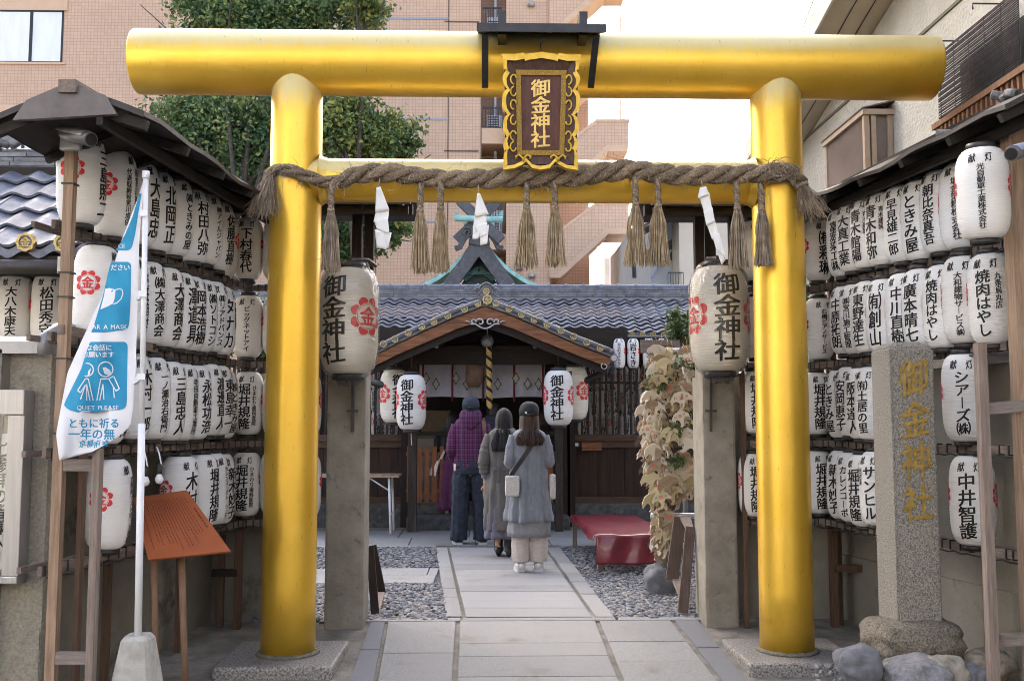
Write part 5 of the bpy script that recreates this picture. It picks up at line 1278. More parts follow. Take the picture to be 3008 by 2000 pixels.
# ================================================================ SHRINE HALL
def shrine():
    Ye, Yr = 13.7, 15.0; ze = atY(1490, 770, Ye).z; zr = atY(1230, 690, Yr).z
    x0, x1 = -4.0, 4.2; pw = .19; nc = int((x1-x0)/pw)
    o = thing('shrine_hall', 'old wooden shrine hall with a grey tiled roof, gabled porch and lattice front', 'shrine hall', (0.2, 14, 0))
    sl = Vector((0, Yr-Ye, zr-ze)); mb = MB(); tile_roof(mb, (x0, Ye, ze), (1,0,0), sl, nc, 10, pw, sl.length/10, amp=.046, th=.034, seg=8)
    xe = x0 + nc*pw
    mb.sheet(lambda u, v: (x0 + (xe-x0)*u, Ye-.015, ze - .06*v + .018*math.cos(2*math.pi*(u*nc-.08)) + .015), nc*8, 1)
    rf = mb.build('roof', MT['tile'], o)
    ridge(rf, (x0, Yr+.03, zr+.0), (x1, Yr+.03, zr+.0), 5, .26, .038, .05, 30)
    mb = MB(); mb.box((x0, Yr-.12, zr-.08), (x1, Yr+.14, zr+.01)); mb.build('ridge_base', MT['conc'], rf)
    mb = MB(); mb.box((x0, Ye+.02, ze-.12), (x1, Yr+.9, ze-.05)); mb.build('eave_board', MT['darkwoodx'], rf)
    for vx in (890, 919, 1456, 1480, 1504, 1529, 1552, 1576):
        c = atY(vx, 771 if vx > 1000 else 764, Ye-.04); mb = MB(); medallion(mb, c, .042); mb.build('end_tile', [MT['goldleaf2'], MT['tiledark']], rf)
    # ---- porch gable
    Yp = 12.4
    top = {1: [(1117,706),(1183,730),(1250,759),(1320,791),(1403,823),(1412,828)], -1: [(1117,706),(1050,731),(985,760),(915,793),(850,826),(838,832)]}
    low = {1: [(1117,735),(1183,757),(1250,786),(1320,814),(1387,840),(1400,842)], -1: [(1117,735),(1050,758),(985,786),(915,816),(866,840),(846,846)]}
    for s in (1, -1):
        mb = MB(); t = [atY(a, b, Yp) for a, b in top[s]]; l = [atY(a, b, Yp) for a, b in low[s]]
        for i in range(len(t)-1):
            q = [t[i], t[i+1], l[i+1], l[i]]; mb.prism(q if s < 0 else q[::-1], (0,.06,0))
        mb.build('barge_board', MT['barge'], o)
        # inner board, set back
        mb = MB()
        for i in range(len(t)-1):
            d = Vector((0,.06,-.05)); q = [l[i]+d*1.0+Vector((0,0,.05)), l[i+1]+d+Vector((0,0,.05)), l[i+1]+d+Vector((0,0,-.05)), l[i]+d+Vector((0,0,-.05))]; mb.prism(q if s < 0 else q[::-1], (0,.05,0))
        mb.build('inner_barge', MT['darkwoodx'], o)
        mb = MB(); L_ = [p + Vector((0,0,.012)) for p in t]
        for i in range(len(L_)-1):
            a, b = L_[i], L_[i+1]
            q = [a + Vector((0,-.03,.0)), b + Vector((0,-.03,.0)), b + Vector((0,-.03,.07)), a + Vector((0,-.03,.07))]
            mb.prism(q if s > 0 else q[::-1], (0,.30,0))
            n = 4
            mb.sheet(lambda u, v, a=a, b=b: a.lerp(b, u) + Vector((0, .27 + 1.6*v, .055)), 4, 3)
            for r_ in range(5):
                mb.tube([a + Vector((0,-.03 + .0 + .23*r_,.075)), b + Vector((0,-.03+.23*r_,.075))], .035, 8)
        mb.build('porch_tiles', MT['tiledark'], rf)
        mb = MB(); p, q = atY(1392 if s > 0 else 855, 843, Yp-.02), 0
        pts = [p + Vector((.045*(1-.5*k/14)*math.cos(2.2+k*.42)*s, -.0, .045*(1-.5*k/14)*math.sin(2.2+k*.42))) for k in range(15)]
        mb.tube(pts, .007, 6); mb.build('scroll', MT['silver'], o)
        mb = MB(); p = atY(1414 if s > 0 else 834, 824, Yp-.03); mb.tube([p, p + Vector((0,.1,0))], .05, 14); mb.tube([p - Vector((0,.004,0)), p - Vector((0,.001,0))], .038, 14, 1); mb.build('verge_end', [MT['tiledark'], MT['silver']], rf)
    for vx, vy in ((1142,699),(1172,711),(1201,724),(1230,736),(1260,748),(1292,761),(1321,775),(1351,788),(1382,801),(1100,699),(1070,712),(1031,727),(999,741),(971,752),(940,766),(909,781),(883,792)):
        mb = MB(); medallion(mb, atY(vx, vy, Yp-.05), .044); mb.build('end_tile', [MT['goldleaf3'], MT['tiledark']], rf)
    mb = MB(); medallion(mb, atY(1122, 690, Yp-.07), .062); medallion(mb, atY(1120, 671, Yp-.07), .040); mb.build('crest_tile', [MT['goldleaf3'], MT['tiledark']], rf)
    mb = MB()
    def Q(a, b): return atY(a, b, Yp-.02)
    out = [(1085,706),(1092,697),(1100,690),(1104,682),(1098,676),(1096,668),(1101,661),(1106,657),(1112,651),(1120,649),(1128,651),(1134,657),(1140,661),(1144,668),(1142,676),(1136,682),(1140,690),(1150,697),(1158,706)]
    mb.prism([Q(a, b) for a, b in out], (0,.06,0))
    for s in (-1, 1):
        c = Q(1120 + s*20, 672); mb.tube([c + Vector((s*.05*(1-.6*k/16)*math.cos(k*.5), -.012, .05*(1-.6*k/16)*math.sin(k*.5))) for k in range(17)], .010, 6)
        c = Q(1120 + s*12, 656); mb.tube([Q(1120, 651) + Vector((0,-.01,0)), Q(1120+s*9, 655)+Vector((0,-.01,0)), Q(1120+s*16, 664)+Vector((0,-.01,0))], .012, 6)
    mb.build('ridge_end_ornament', MT['tiledark'], rf)
    mb = MB()
    def curlp(cx, cy, r0, a0, turns, s): 
        c = atY(cx, cy, Yp-.03); return [c + Vector((s*r0*(1-.65*k/18)*math.cos(a0+turns*k/18), 0, r0*(1-.65*k/18)*math.sin(a0+turns*k/18))) for k in range(19)]
    for s in (-1, 1):
        mb.tube(curlp(1117 + s*11, 742, .05, .4, 5.2, s), .011, 6); mb.tube(curlp(1117 + s*27, 741, .038, 3.4, -5, s), .010, 6)
        mb.tube([atY(1117+s*34, 743, Yp-.03), atY(1117+s*42, 739, Yp-.03), atY(1117+s*47, 741, Yp-.03)], [.010,.008,.003], 6)
        mb.tube([atY(1117, 757, Yp-.03), atY(1117+s*10, 754, Yp-.03), atY(1117+s*22, 746, Yp-.03), atY(1117+s*34,746,Yp-.03)], .011, 6)
    mb.build('gable_pendant', MT['silver'], o)
    # ---- frame
    for vx0, vx1 in ((938, 958), (1279, 1297)):
        a = atY(vx0, 1225, 13.15); b = atY(vx1, 1225, 13.15); mb = MB(); mb.bbox((a.x, 13.15, -.01), (b.x, 13.28, 2.62), .008); mb.build('post', MT['oldpost'], o)
    a = atY(880, 812, 13.0); mb = MB(); mb.box((atY(868,800,13.1).x, 13.1, atY(1000,838,13.1).z), (atY(1400,800,13.1).x, 13.26, atY(1000,796,13.1).z)); mb.box((-1.6,13.3,2.45),(1.9,13.42,2.75)); mb.build('beam', MT['darkwoodx'], o)
    for vx in (1005, 1232):
        p = atY(vx, 800, 12.9); mb = MB(); mb.lathe([(.004,.16),(.008,.05),(.035,.03),(.03,.0),(.012,-.015),(.001,-.02)], 12, p); mb.build('hanging_fitting', MT['greymetal'], o)
    # ---- back, interior and lattice fronts
    mb = MB(); mb.box((-4, 16.2, -.02), (4.2, 16.3, 3.2)); mb.box((-4,14.5,2.62),(4.2,16.2,2.66)); mb.box((-1.2,15.6,0),(1.3,16.2,.9)); mb.build('back_wall', MT['darkwood'], o)
    mb = MB(); a = atY(955, 1000, 15.2); b = atY(1060, 945, 15.2); mb.box((a.x, 15.2, .35), (b.x, 15.5, a.z)); mb.box((a.x+.1, 15.15, a.z+.02), (a.x+.55,15.35,b.z)); mb.build('altar_table', MT['beigewood'], o)
    mb = MB(); a = atY(948, 1160, 14.8); b = atY(1034, 1010, 14.8); mb.box((a.x, 14.8, .3), (b.x, 14.84, b.z)); mb.build('pale_screen', MT['palescreen'], o)
    Yl = 14.0
    def panel(xa, xb, vtop, vsill, vpan, vbot, name='lattice'):
        zt, zs, zp, zb = (atY(1400, v, Yl).z for v in (vtop, vsill, vpan, vbot))
        n = max(2, int((xb-xa)/.087)); f = MB()
        for i in range(n+1):
            x = xa + (xb-xa)*i/n; f.box((x-.014, Yl, zs), (x+.014, Yl+.05, zt))
        f.box((xa-.03, Yl+.012, (zs+zt)/2+.22), (xb+.03, Yl+.045, (zs+zt)/2+.25)); la = f.build('lattice', MT['latticewood'], o)
        f = MB(); f.box((xa-.05, Yl-.04, zp+.03), (xb+.05, Yl+.09, zs)); f.box((xa-.05, Yl-.015, zp-.06), (xb+.05, Yl+.07, zp+.02)); f.box((xa-.06, Yl-.05, zb), (xb+.06, Yl+.09, zb+.09)); f.build('sill', MT['sillwood'], o)
        f = MB(); k = int((xb-xa)/.42)+1
        for i in range(k):
            a_, b_ = xa + (xb-xa)*i/k, xa + (xb-xa)*(i+1)/k; f.box((a_+.003, Yl+.02+.004*(i%2), zb+.09), (b_-.003, Yl+.05, zp-.06))
        f.build('lower_panel', MT['panelwood'], o)
        f = MB(); f.bbox((xa-.1, Yl-.06, -.02), (xb+.1, Yl+.12, zb-.0), .01); f.build('base_stone', MT['darkstone'], o)
    xa, xb = atY(1312, 1000, Yl).x, 3.9
    panel(xa, xb, 838, 1000, 1020, 1158)
    panel(-3.9, atY(934, 1000, Yl).x, 838, 1000, 1020, 1158)
    mb = MB(); a, b = atY(1340, 1037, Yl-.06), atY(1386, 1018, Yl-.06); mb.box((a.x, Yl-.06, a.z), (b.x, Yl-.042, b.z)); mb.build('name_board', MT['barge'], o)
    mb = MB(); a, b = atY(1318, 1027, Yl-.07), atY(1332, 1020, Yl-.07); mb.box((a.x, Yl-.07, a.z), (b.x, Yl-.05, b.z)); mb.build('small_notice', MT['whitepaper'], o)
    for xv in (1304, 1316): 
        a = atY(xv, 1000, 13.9); mb = MB(); mb.box((a.x-.06, 13.9, 0), (a.x+.05, 14.02, 2.6)); mb.build('door_post', MT['darkwood'], o)
    a = atY(932, 1000, 13.9); mb = MB(); mb.box((a.x-.05, 13.9, 0), (a.x+.05, 14.02, 2.6)); mb.build('door_post', MT['darkwood'], o)
    # stone steps
    mb = MB(); mb.bbox((atY(936,1200,13.5).x, 13.45, -.02), (atY(1312,1200,13.5).x, 14.4, .17), .012); mb.bbox((atY(936,1200,13.5).x, 13.95, .17), (atY(1312,1200,13.5).x, 14.6, .30), .012); mb.build('stone_step', MT['darkstone'], o)
    # gutter and downpipe
    z = atY(1490, 778, Ye-.10).z
    for xa, xb in ((atY(1408,778,13.6).x, 4.0), (-3.9, atY(905,770,13.6).x)):
        mb = MB(); mb.tube([(xa, Ye-.09, z), (xb, Ye-.09, z)], .035, 12); mb.build('gutter', MT['black'], o)
    p = atY(1413, 780, Ye-.09); mb = MB(); mb.bar((p.x, Ye-.09, z+.02), (p.x, Ye-.09, z-.28), .075, .075, (0,1,0)); mb.tube([(p.x,Ye-.09,z-.2),(p.x-.02,Ye-.1,z-.42),(p.x-.1,13.2,z-.55)], .04, 10); mb.build('downpipe', MT['black'], o)
    # bell and rope
    p0 = atY(1126, 800, 12.95); p1 = atY(1127, 940, 12.95)
    b = thing('bell_rope', 'thick gold and black twisted rope hanging below the shrine bell', 'bell rope', p0)
    mb = MB(); n = 60
    for s in range(3):
        pts = [p0.lerp(p1, i/n) + Vector((math.cos(i*.62+s*2.09)*.020, math.sin(i*.62+s*2.09)*.020, 0)) for i in range(n+1)]
        mb.tube(pts, .023, 8, 0 if s < 2 else 1)
    mb.build('twist', [MT['ropegold'], MT['ink']], b)
    p = atY(1122, 788, 12.95); b = thing('shrine_bell', 'round grey shrine bell under the porch gable', 'bell', p)
    mb = MB(); mb.lathe([(.02,.10),(.06,.085),(.085,.03),(.085,-.02),(.05,-.06),(.02,-.07)], 18, p); mb.build('dome', MT['greymetal'], b)
    mb = MB(); mb.tube([p - Vector((0,0,.06)), p - Vector((0,0,.16)), p0], .016, 8); mb.tube([p + Vector((0,0,.1)), p + Vector((0,0,.35))], .008, 6); mb.build('shackle', MT['silver'], b)
    # brown leather bag beside it
    mb = MB(); c = atY(1093, 862, 13.2)
    mb.rings([[(c.x + math.cos(q)*a_*(1+.12*math.sin(3*q+z_*9)), c.y + math.sin(q)*a_*.5, c.z + z_) for q in [2*math.pi*j/20 for j in range(20)]] for a_, z_ in ((.09,.17),(.115,.15),(.12,.03),(.115,-.08),(.095,-.13),(.07,-.17))])
    tag(mb.build('cloth_bundle', MT['leather'], loc=c), 'brown wrapped bundle hanging in front of the white curtain', 'bundle')
    # curtain
    a, b = atY(966, 838, 13.55), atY(1254, 915, 13.55); W = b.x - a.x
    o2 = thing('shrine_curtain', 'white shrine curtain with diamond crests and red ribbons', 'curtain', ((a.x+b.x)/2, 13.55, a.z))
    mb = MB(); mb.sheet(lambda u, v: (a.x + W*u, 13.55 + .012*math.sin(u*60)*v + .01*math.sin(u*23), a.z + (b.z-a.z)*v + .01*math.sin(u*9)*v), 90, 8); mb.build('cloth', MT['curtain'], o2)
    for vx in (974, 1042, 1113, 1184, 1250):
        x = atY(vx, 850, 13.53).x; mb = MB(); mb.sheet(lambda u, v: (x - .014 + .028*u, 13.525, a.z + (b.z-.06-a.z)*v), 1, 2); q = mb.build('ribbon', MT['redcloth'], o2); so = q.modifiers.new('t','SOLIDIFY'); so.thickness = .004
    mb = MB()
    def dia(x, z, k):
        for r_, m_ in ((1, 0), (.72, 1), (.42, 2)):
            n = 16; pts = []
            for i in range(n):
                an = 2*math.pi*i/n; q = .062*k*r_*(1 + .12*math.cos(4*an+ (0 if m_ else .4)*1) + (.10*(i % 2)))/(abs(math.cos(an))/.72 + abs(math.sin(an))/1.0)
                pts.append((x + q*math.cos(an), 13.52 - .002*(m_), z + q*math.sin(an)*1.15))
            mb.add(pts, [tuple(reversed(range(n)))], m_)
    for vx, vy in ((981,871),(1004,884),(1050,871),(1075,884),(1123,871),(1146,884),(1188,871),(1215,884),(1240,884)):
        p = atY(vx, vy, 13.52); dia(p.x, p.z, 1.15)
    mb.build('printed_pattern', [MT['inkgreen'], MT['curtain'], MT['goldleaf3']], o2)
    # picket gate
    Yg = 13.85; o3 = thing('picket_gate', 'low orange brown picket gate closing the shrine porch', 'gate', (atY(980,1100,Yg).x, Yg, .2))
    for v0, v1 in ((936,946),(960,972),(977,989),(994,1006),(1012,1022),(1150,1160),(1170,1182),(1190,1202),(1212,1224),(1240,1252),(1262,1274)):
        a, b = atY(v0, 1156, Yg), atY(v1, 1027, Yg); mb = MB(); mb.box((a.x, Yg, a.z), (b.x, Yg+.02, b.z)); mb.build('picket', MT['orangewood'], o3)
    for v in (1046, 1130): a = atY(935, v, Yg+.03); b = atY(1278, v, Yg+.03); mb = MB(); mb.box((a.x, Yg+.02, a.z-.02), (b.x, Yg+.05, a.z+.03)); mb.build('rail', MT['orangewood'], o3)
    a = atY(935, 1003, Yg); b = atY(1278, 993, Yg); mb = MB(); mb.box((a.x, Yg, a.z), (b.x, Yg+.06, b.z)); mb.build('rail', MT['darkwoodx'], o3)
MT['silver'] = mat('silver_fitting', (.42,.42,.44), (.55,.55,.57), scale=30, rough=.4, metal=.6); MT['oldpost'] = wood('old_post', (.018,.013,.011), (.060,.045,.037), 'z', c3=(.16,.14,.13)); MT['beigewood'] = mat('pale_wood', (.22,.17,.11), (.30,.24,.16), scale=9)
MT['palescreen'] = mat('pale_screen', (.40,.38,.33), (.48,.455,.40), scale=5); MT['latticewood'] = wood('lattice_wood', (.022,.014,.010), (.048,.031,.023), 'z'); MT['sillwood'] = wood('sill_wood', (.045,.026,.016), (.105,.060,.036), 'x'); MT['panelwood'] = wood('panel_dark_wood', (.008,.0045,.0035), (.050,.023,.013), 'z', sc=3)
MT['darkstone'] = mat('dark_stone', (.040,.043,.045), (.10,.105,.105), scale=12, rough=.85, bump=.5, bscale=50, c3=(.17,.17,.16), s3=5, a3=.6)
MT['goldleaf3'] = mat('verge_gilding', (.40,.30,.11), (.62,.50,.24), scale=50, rough=.5, metal=.35, bump=.3, bscale=80); MT['ropegold'] = mat('gold_rope', (.40,.24,.06), (.62,.42,.14), scale=70, rough=.7, bump=.5, bscale=90)
MT['leather'] = mat('brown_cloth', (.10,.055,.035), (.17,.10,.06), scale=8, rough=.7, bump=.4, bscale=30); MT['curtain'] = mat('curtain_cloth', (.45,.44,.47), (.38,.37,.41), scale=5, rough=.85); MT['redcloth'] = mat('red_ribbon', (.12,.010,.016), (.18,.016,.022), scale=9, rough=.7); MT['inkgreen'] = mat('green_ink', (.05,.075,.06), (.08,.10,.08), scale=30)
shrine()
def shrine_lanterns():
    g = 'white lanterns of the shrine porch'
    for vx, vy, face, Y, lb, pl in ((947, 926, R(-14), 12.5, 'white lantern hanging in front of the porch post beside the picket gate', 'paper'), (1286, 916, R(-10), 12.5, 'white lantern hanging in front of the porch post beside the lattice', 'paper'), (908, 912, R(24), 13.0, 'shaded lantern half behind the front lantern near the folding table', 'paper2'), (1322, 905, R(-40), 13.0, 'shaded lantern half behind the front lantern near the lattice', 'paper2')):
        p = atY(vx, vy, Y); H = .70; o = lantern('porch_lantern', lb, p, face, shrine_cols(H, .185), (R(80), R(-72)), .192, H, g, pl, embR=.125, embz=.03, ribs=38)
        mb = MB(); mb.tube([(0,0,H*.5), (0,0,H*.5+.45)], .008, 6); me = mb.build('hanger', MT['black'], mesh_only=True); link('hanger', me, o)
        mb = MB(); mb.lathe([(.001,.0),(.075,.0)], 16, (0,0,H/2+.006), cap=False); me = mb.build('lid', MT['orangewood'], mesh_only=True); link('lid', me, o)
        if vx == 947: 
            mb = MB(); mb.tube([(-.0,0,-H*.55), (.01,0,-H*.55-.16)], .006, 5); me = mb.build('tassel', MT['whitepaper'], mesh_only=True); link('tassel', me, o)
    for pts, lb in (([(850,878),(905,892),(915,896)], 'black bracket arm behind the porch lanterns near the folding table'), ([(1320,882),(1350,876),(1382,862),(1402,840)], 'black curved bracket arm behind the porch lanterns near the lattice')):
        mb = MB(); q = [atY(a, b, 12.9) for a, b in pts]; mb.tube(q, .045, 10); tag(mb.build('bracket_arm', MT['black'], loc=q[0]), lb, 'bracket', 'bracket arms of the porch')
    for vx, nm, lb in ((1426, '先斗町きさんもと', 'small lantern under the gutter with a long column of writing'), (1458, '岩さき', 'middle small lantern of three under the shrine gutter'), (1494, '岩さき', 'small lantern under the gutter nearest the votive plaques'), (1526, '岩さき', 'small lantern under the gutter almost hidden by votive plaques')):
        p = atY(vx, 814, 13.25); cs = donor(nm, msize=.10 if len(nm) == 3 else None); lantern('gutter_lantern', lb, p, R(-8), cs, r=.083, H=.40, group='small lanterns under the shrine gutter')
    # lanterns stored behind the lattice: one made, the rest copied
    src = None; names = ORD
    spots = []
    for ri, v in enumerate((868, 920, 975)):
        for ci, vx in enumerate((1338, 1360, 1384, 1409, 1436, 1462, 1488)): spots.append((vx + (ri*7) % 9, v + (ci*5) % 7, 'behind the lattice beside the votive plaques', ri, ci))
        for ci, vx in enumerate((868, 886, 903)): spots.append((vx, v, 'behind the lattice beside the folding table', ri, ci))
    for vx, v, wh, ri, ci in spots:
        p = atY(vx, v, 14.55); lb = 'dim lantern %s in the %s row %s' % (ORD[ci], ['upper','middle','lower'][ri], wh)
        if src is None: src = o = lantern('stored_lantern', lb, p, 0, donor('山田春雄'), r=.085, H=.40, group='lanterns stored behind the lattice', ribs=20)
        else:
            o = copy_tree(src); o.location = p; o['label'] = lb
        o.rotation_euler = (0, 0, R(RND.uniform(-30, 30)))
shrine_lanterns()

# ---------------------------------------------------------------- furniture of the yard
def yard():
    # folding table
    x1 = atY(920, 1100, 12.9).x; x0 = x1 - 1.8; z = .77
    o = thing('folding_table', 'white legged folding table with a clear cover before the lattice', 'table', (x1-.9, 13.15, 0))
    mb = MB(); mb.bbox((x0, 12.85, z-.03), (x1, 13.4, z), .008); mb.build('tabletop', MT['tabletop'], o)
    for x in (x1-.14, x0+.14):
        for y in (12.92, 13.34):
            mb = MB(); mb.tube([(x, y, z-.03), (x+.03, y, -.0)], .016, 8); mb.build('leg', MT['whiteplastic'], o)
        mb = MB(); mb.tube([(x, 12.92, z-.20), (x-.25, 12.92, z-.04)], .010, 6); mb.tube([(x+.015,12.92,.25),(x+.015,13.34,.25)], .01, 6); mb.build('brace', MT['whiteplastic'], o)
    mb = MB(); mb.sheet(lambda u, v: (x1 - .22 + .26*u + .0, 12.84 + .02*math.sin(v*7), z + .006 - (.0 if u < .85 else .16*(u-.85)/.15) + .008*math.sin(u*14+v*6)), 14, 10); q = mb.build('plastic_cover', MT['plastic2'], o)
    # red bench
    z = .36; xa, xb, ya, yb = atY(1371, 1238, 9.6).x, 1.80, 9.6, 11.75
    o = thing('red_bench', 'low bench under a red cloth standing on the gravel', 'bench', (1.4, 10.7, 0))
    mb = MB()
    def top(u, v):
        x = xa + (xb-xa)*u - .05*v; y = ya + (yb-ya)*v
        return (x, y, z + .006*math.sin(u*11+v*8) + .004*math.sin(v*25))
    mb.sheet(top, 12, 24)
    mb.sheet(lambda u, v: (xa + (xb-xa)*u, ya - .02 - .03*v + .012*math.sin(u*17+v*2) - .02*math.sin(v*3)*math.cos(u*5), z - .27*v + .004*math.sin(u*11)), 30, 12)
    mb.sheet(lambda u, v: (xa - .05*u - .012 - .015*v + .006*math.sin(u*31), ya + (yb-ya)*u, z - (.05+.02*math.sin(u*9))*v), 30, 5)
    q = mb.build('red_cloth', MT['redfelt'], o); so = q.modifiers.new('t', 'SOLIDIFY'); so.thickness = .006
    for x, y in ((xa-.03, 11.55), (xb-.1, 11.6), (xa+.06, 9.75), (xb-.06, 9.75)):
        mb = MB(); mb.bar((x, y, -.01), (x, y, z-.012), .05, .05, (0,1,0)); mb.build('leg', MT['greywood'], o)
    # votive plaque rack
    o = thing('plaque_rack', 'metal pole rack with cross bars carrying the votive plaques', 'rack', (1.62, 8.7, 0))
    p = atY(1531, 1310, 8.55); mb = MB(); mb.tube([(p.x, 8.55, .0), (p.x, 8.55, 2.0)], .022, 12); mb.build('pole', MT['greymetal'], o)
    mb = MB(); mb.tube([(p.x+.3, 9.1, .0), (p.x+.3, 9.1, 2.0)], .022, 12); mb.build('pole', MT['greymetal'], o)
    for vy in (1255, 1187, 1110, 1000, 900, 808):
        zz = atY(1540, vy, 8.5).z; mb = MB(); mb.tube([(p.x-.08, 8.47, zz), (p.x+.55, 8.53, zz)], .024, 12); mb.tube([(p.x-.13, 8.47, zz), (p.x-.08, 8.47, zz)], .030, 12); mb.build('cross_bar', MT['silver'], o)
    rk = MB(); c = atY(1522, 1335, 8.5); rock(rk, (c.x, 8.5, .10), (.14,.15,.15), 23, .14, 4); tag(rk.build('rock', MT['rockblue'], loc=(c.x, 8.5, .1)), 'dark boulder at the foot of the votive plaque rack', 'rock')
    # plaques in the shape of a ginkgo leaf
    rnd = random.Random(17)
    def leaf():
        ang = [R(a) for a in range(-10, 191, 10)]
        o_ = [(math.cos(a)*(.088 + .006*math.cos(a*6)), math.sin(a)*.066 + .012) for a in ang]
        o_ += [(-.094,-.022),(-.072,-.004),(-.050,.006),(-.030,-.004),(-.020,-.030),(-.026,-.056),(-.044,-.064),(-.040,-.078),(-.018,-.080),(-.002,-.064),(.012,-.034),(.026,-.006),(.048,.006),(.072,-.004),(.094,-.024)]
        return o_
    mats = {'pale': MT['ema1'], 'yellow': MT['ema2'], 'tan': MT['ema3'], 'weathered': MT['ema4']}
    proto = {}
    for nm, m_ in mats.items():
        mb = MB(); mb.prism([(x, -.006, z_) for x, z_ in leaf()], (0,.012,0)); me = mb.build('leaf_board', m_, mesh_only=True)
        mb = MB(); mb.tube([(0,0,.076), (.01,.0,.12), (-.004,.004,.16)], .003, 5); cd = mb.build('hanging_cord', MT['straw'], mesh_only=True)
        mb = MB(); n = 14; mb.add([(.016*math.cos(2*math.pi*i/n), -.0075, .03+.016*math.sin(2*math.pi*i/n)) for i in range(n)], [tuple(range(n))]);
        mb.add([(.010*math.cos(2*math.pi*i/n), -.0080, .03+.010*math.sin(2*math.pi*i/n)) for i in range(n)], [tuple(range(n))], 1)
        for q in range(2):
            for w_ in (-.05, .045): mb.box((w_-.006+q*.012, -.0076, .022), (w_-.002+q*.012, -.0062, .045), 2)
        st = mb.build('seal', [MT['red'], m_, MT['inkgreen2']], mesh_only=True)
        proto[nm] = (me, cd, st)
    LB = [(795,1515),(850,1502),(900,1492),(950,1482),(1000,1482),(1060,1488),(1110,1494),(1150,1500),(1190,1508),(1250,1512),(1290,1522)]
    spots = []
    for _ in range(205):
        vy = rnd.uniform(812, 1235) if rnd.random() < .93 else rnd.uniform(1235, 1285)
        l_ = lerp_tab(LB, vy); r_ = 1592 if vy < 1160 else 1556 if vy < 1240 else 1532
        vx = rnd.uniform(l_, r_) if rnd.random() < .8 else rnd.uniform(l_, l_+25)
        spots.append((vy, vx, rnd.choices(list(mats), (4,2.6,3.6,3.4))[0]))
    spots.sort(); cnt = {}
    for vy, vx, nm in spots:
        Y = rnd.uniform(8.45, 8.85) if nm == 'weathered' else rnd.uniform(8.15, 8.55); p = atY(vx, vy, Y); cnt[nm] = cnt.get(nm, 0) + 1  # more dark weathered plaques set deeper, their colour standing in for shade behind
        n_ = cnt[nm]; lb = '%s wooden ginkgo leaf plaque, number %d from the top of those this colour' % (nm, n_)
        o = thing('votive_plaque', lb, 'votive plaque', p, 'votive plaques hanging on the rack')
        link('leaf_board', proto[nm][0], o); link('hanging_cord', proto[nm][1], o)
        if rnd.random() < .45: link('seal', proto[nm][2], o)
        k = rnd.uniform(.78, 1.05); o.scale = (k, k, k); o.rotation_euler = (R(rnd.uniform(-24, 16)), R(rnd.uniform(-30, 30)), R(rnd.choice((rnd.uniform(-38, 30), rnd.uniform(-38, 30), rnd.uniform(-80, 70)))))
    # sprigs among the plaques
    for vx, vy, sc_, lb in ((1560, 985, .15, 'green leafy sprig among the plaques level with the lattice sill'), (1512, 880, .12, 'green leafy sprig near the top of the plaques'), (1558, 1060, .09, 'small green sprig lower among the plaques'), (1572, 838, .10, 'green sprig at the very top of the plaques by the pillar')):
        p = atY(vx, vy, 8.2); mb = MB(); leaves(mb, p, (sc_, sc_*.6, sc_*.75), 60, .05, rnd)
        for q_ in range(4): mb.tube([p + Vector((0,.02,-sc_*.6)), p + Vector((rnd.gauss(0,sc_*.5), rnd.gauss(0,sc_*.2), sc_*.5))], .004, 4)
        ob = mb.build('sakaki_sprig', MT['leafgloss'], loc=p); tag(ob, lb, 'sprig', 'sprigs among the votive plaques')
    p = atY(1516, 800, 8.9); mb = MB(); mb.box((p.x-.16, 8.9, p.z-.05), (p.x+.20, 8.92, p.z+.07)); tag(mb.build('plank_sign', MT['greywoodx'], loc=p), 'blank grey plank above the votive plaques', 'board')
    # ladder like stand
    o = thing('wooden_stand', 'brown folding wooden stand with a slotted shelf by the pillar and votive plaques', 'stand', (1.6, 7.95, 0))
    for (a, b, Y0, Y1, w_) in (((1566,1190),(1547,1335),8.0,8.0,.10), ((1590,1212),(1572,1410),7.55,7.50,.075)):
        mb = MB(); mb.bar(atY(*a, Y0), atY(*b, Y1), .03, w_, (1,0,0)); mb.build('side_plank', MT['brownwood2'], o)
    mb = MB(); q = [atY(1548,1330,8.0), atY(1566,1332,7.98), atY(1585,1372,7.6), atY(1566,1372,7.6)]; mb.prism(q, (0,0,-.03))
    mb.build('slotted_shelf', MT['greywood'], o)
    mb = MB(); q = [atY(1566,1188,8.0), atY(1590,1190,8.0), atY(1598,1218,7.6), atY(1580,1215,7.6)]; mb.prism(q, (0,0,-.02)); mb.build('slotted_shelf', MT['greywood'], o)
    o = thing('wooden_stand', 'dark leaning wooden stand half hidden behind the stained pillar', 'stand', (-.8, 7.9, 0), )
    for (a, b, Y0, Y1) in (((858,1255),(880,1365),8.1,8.1),((852,1260),(864,1412),7.6,7.55)):
        mb = MB(); mb.bar(atY(*a, Y0), atY(*b, Y1), .03, .06, (1,0,0)); mb.build('side_plank', MT['darkwood'], o)
    mb = MB(); q = [atY(862,1362,8.05), atY(886,1362,8.05), atY(876,1400,7.7), atY(866,1400,7.7)]; mb.prism(q, (0,0,-.02)); mb.build('slotted_shelf', MT['greywood'], o)
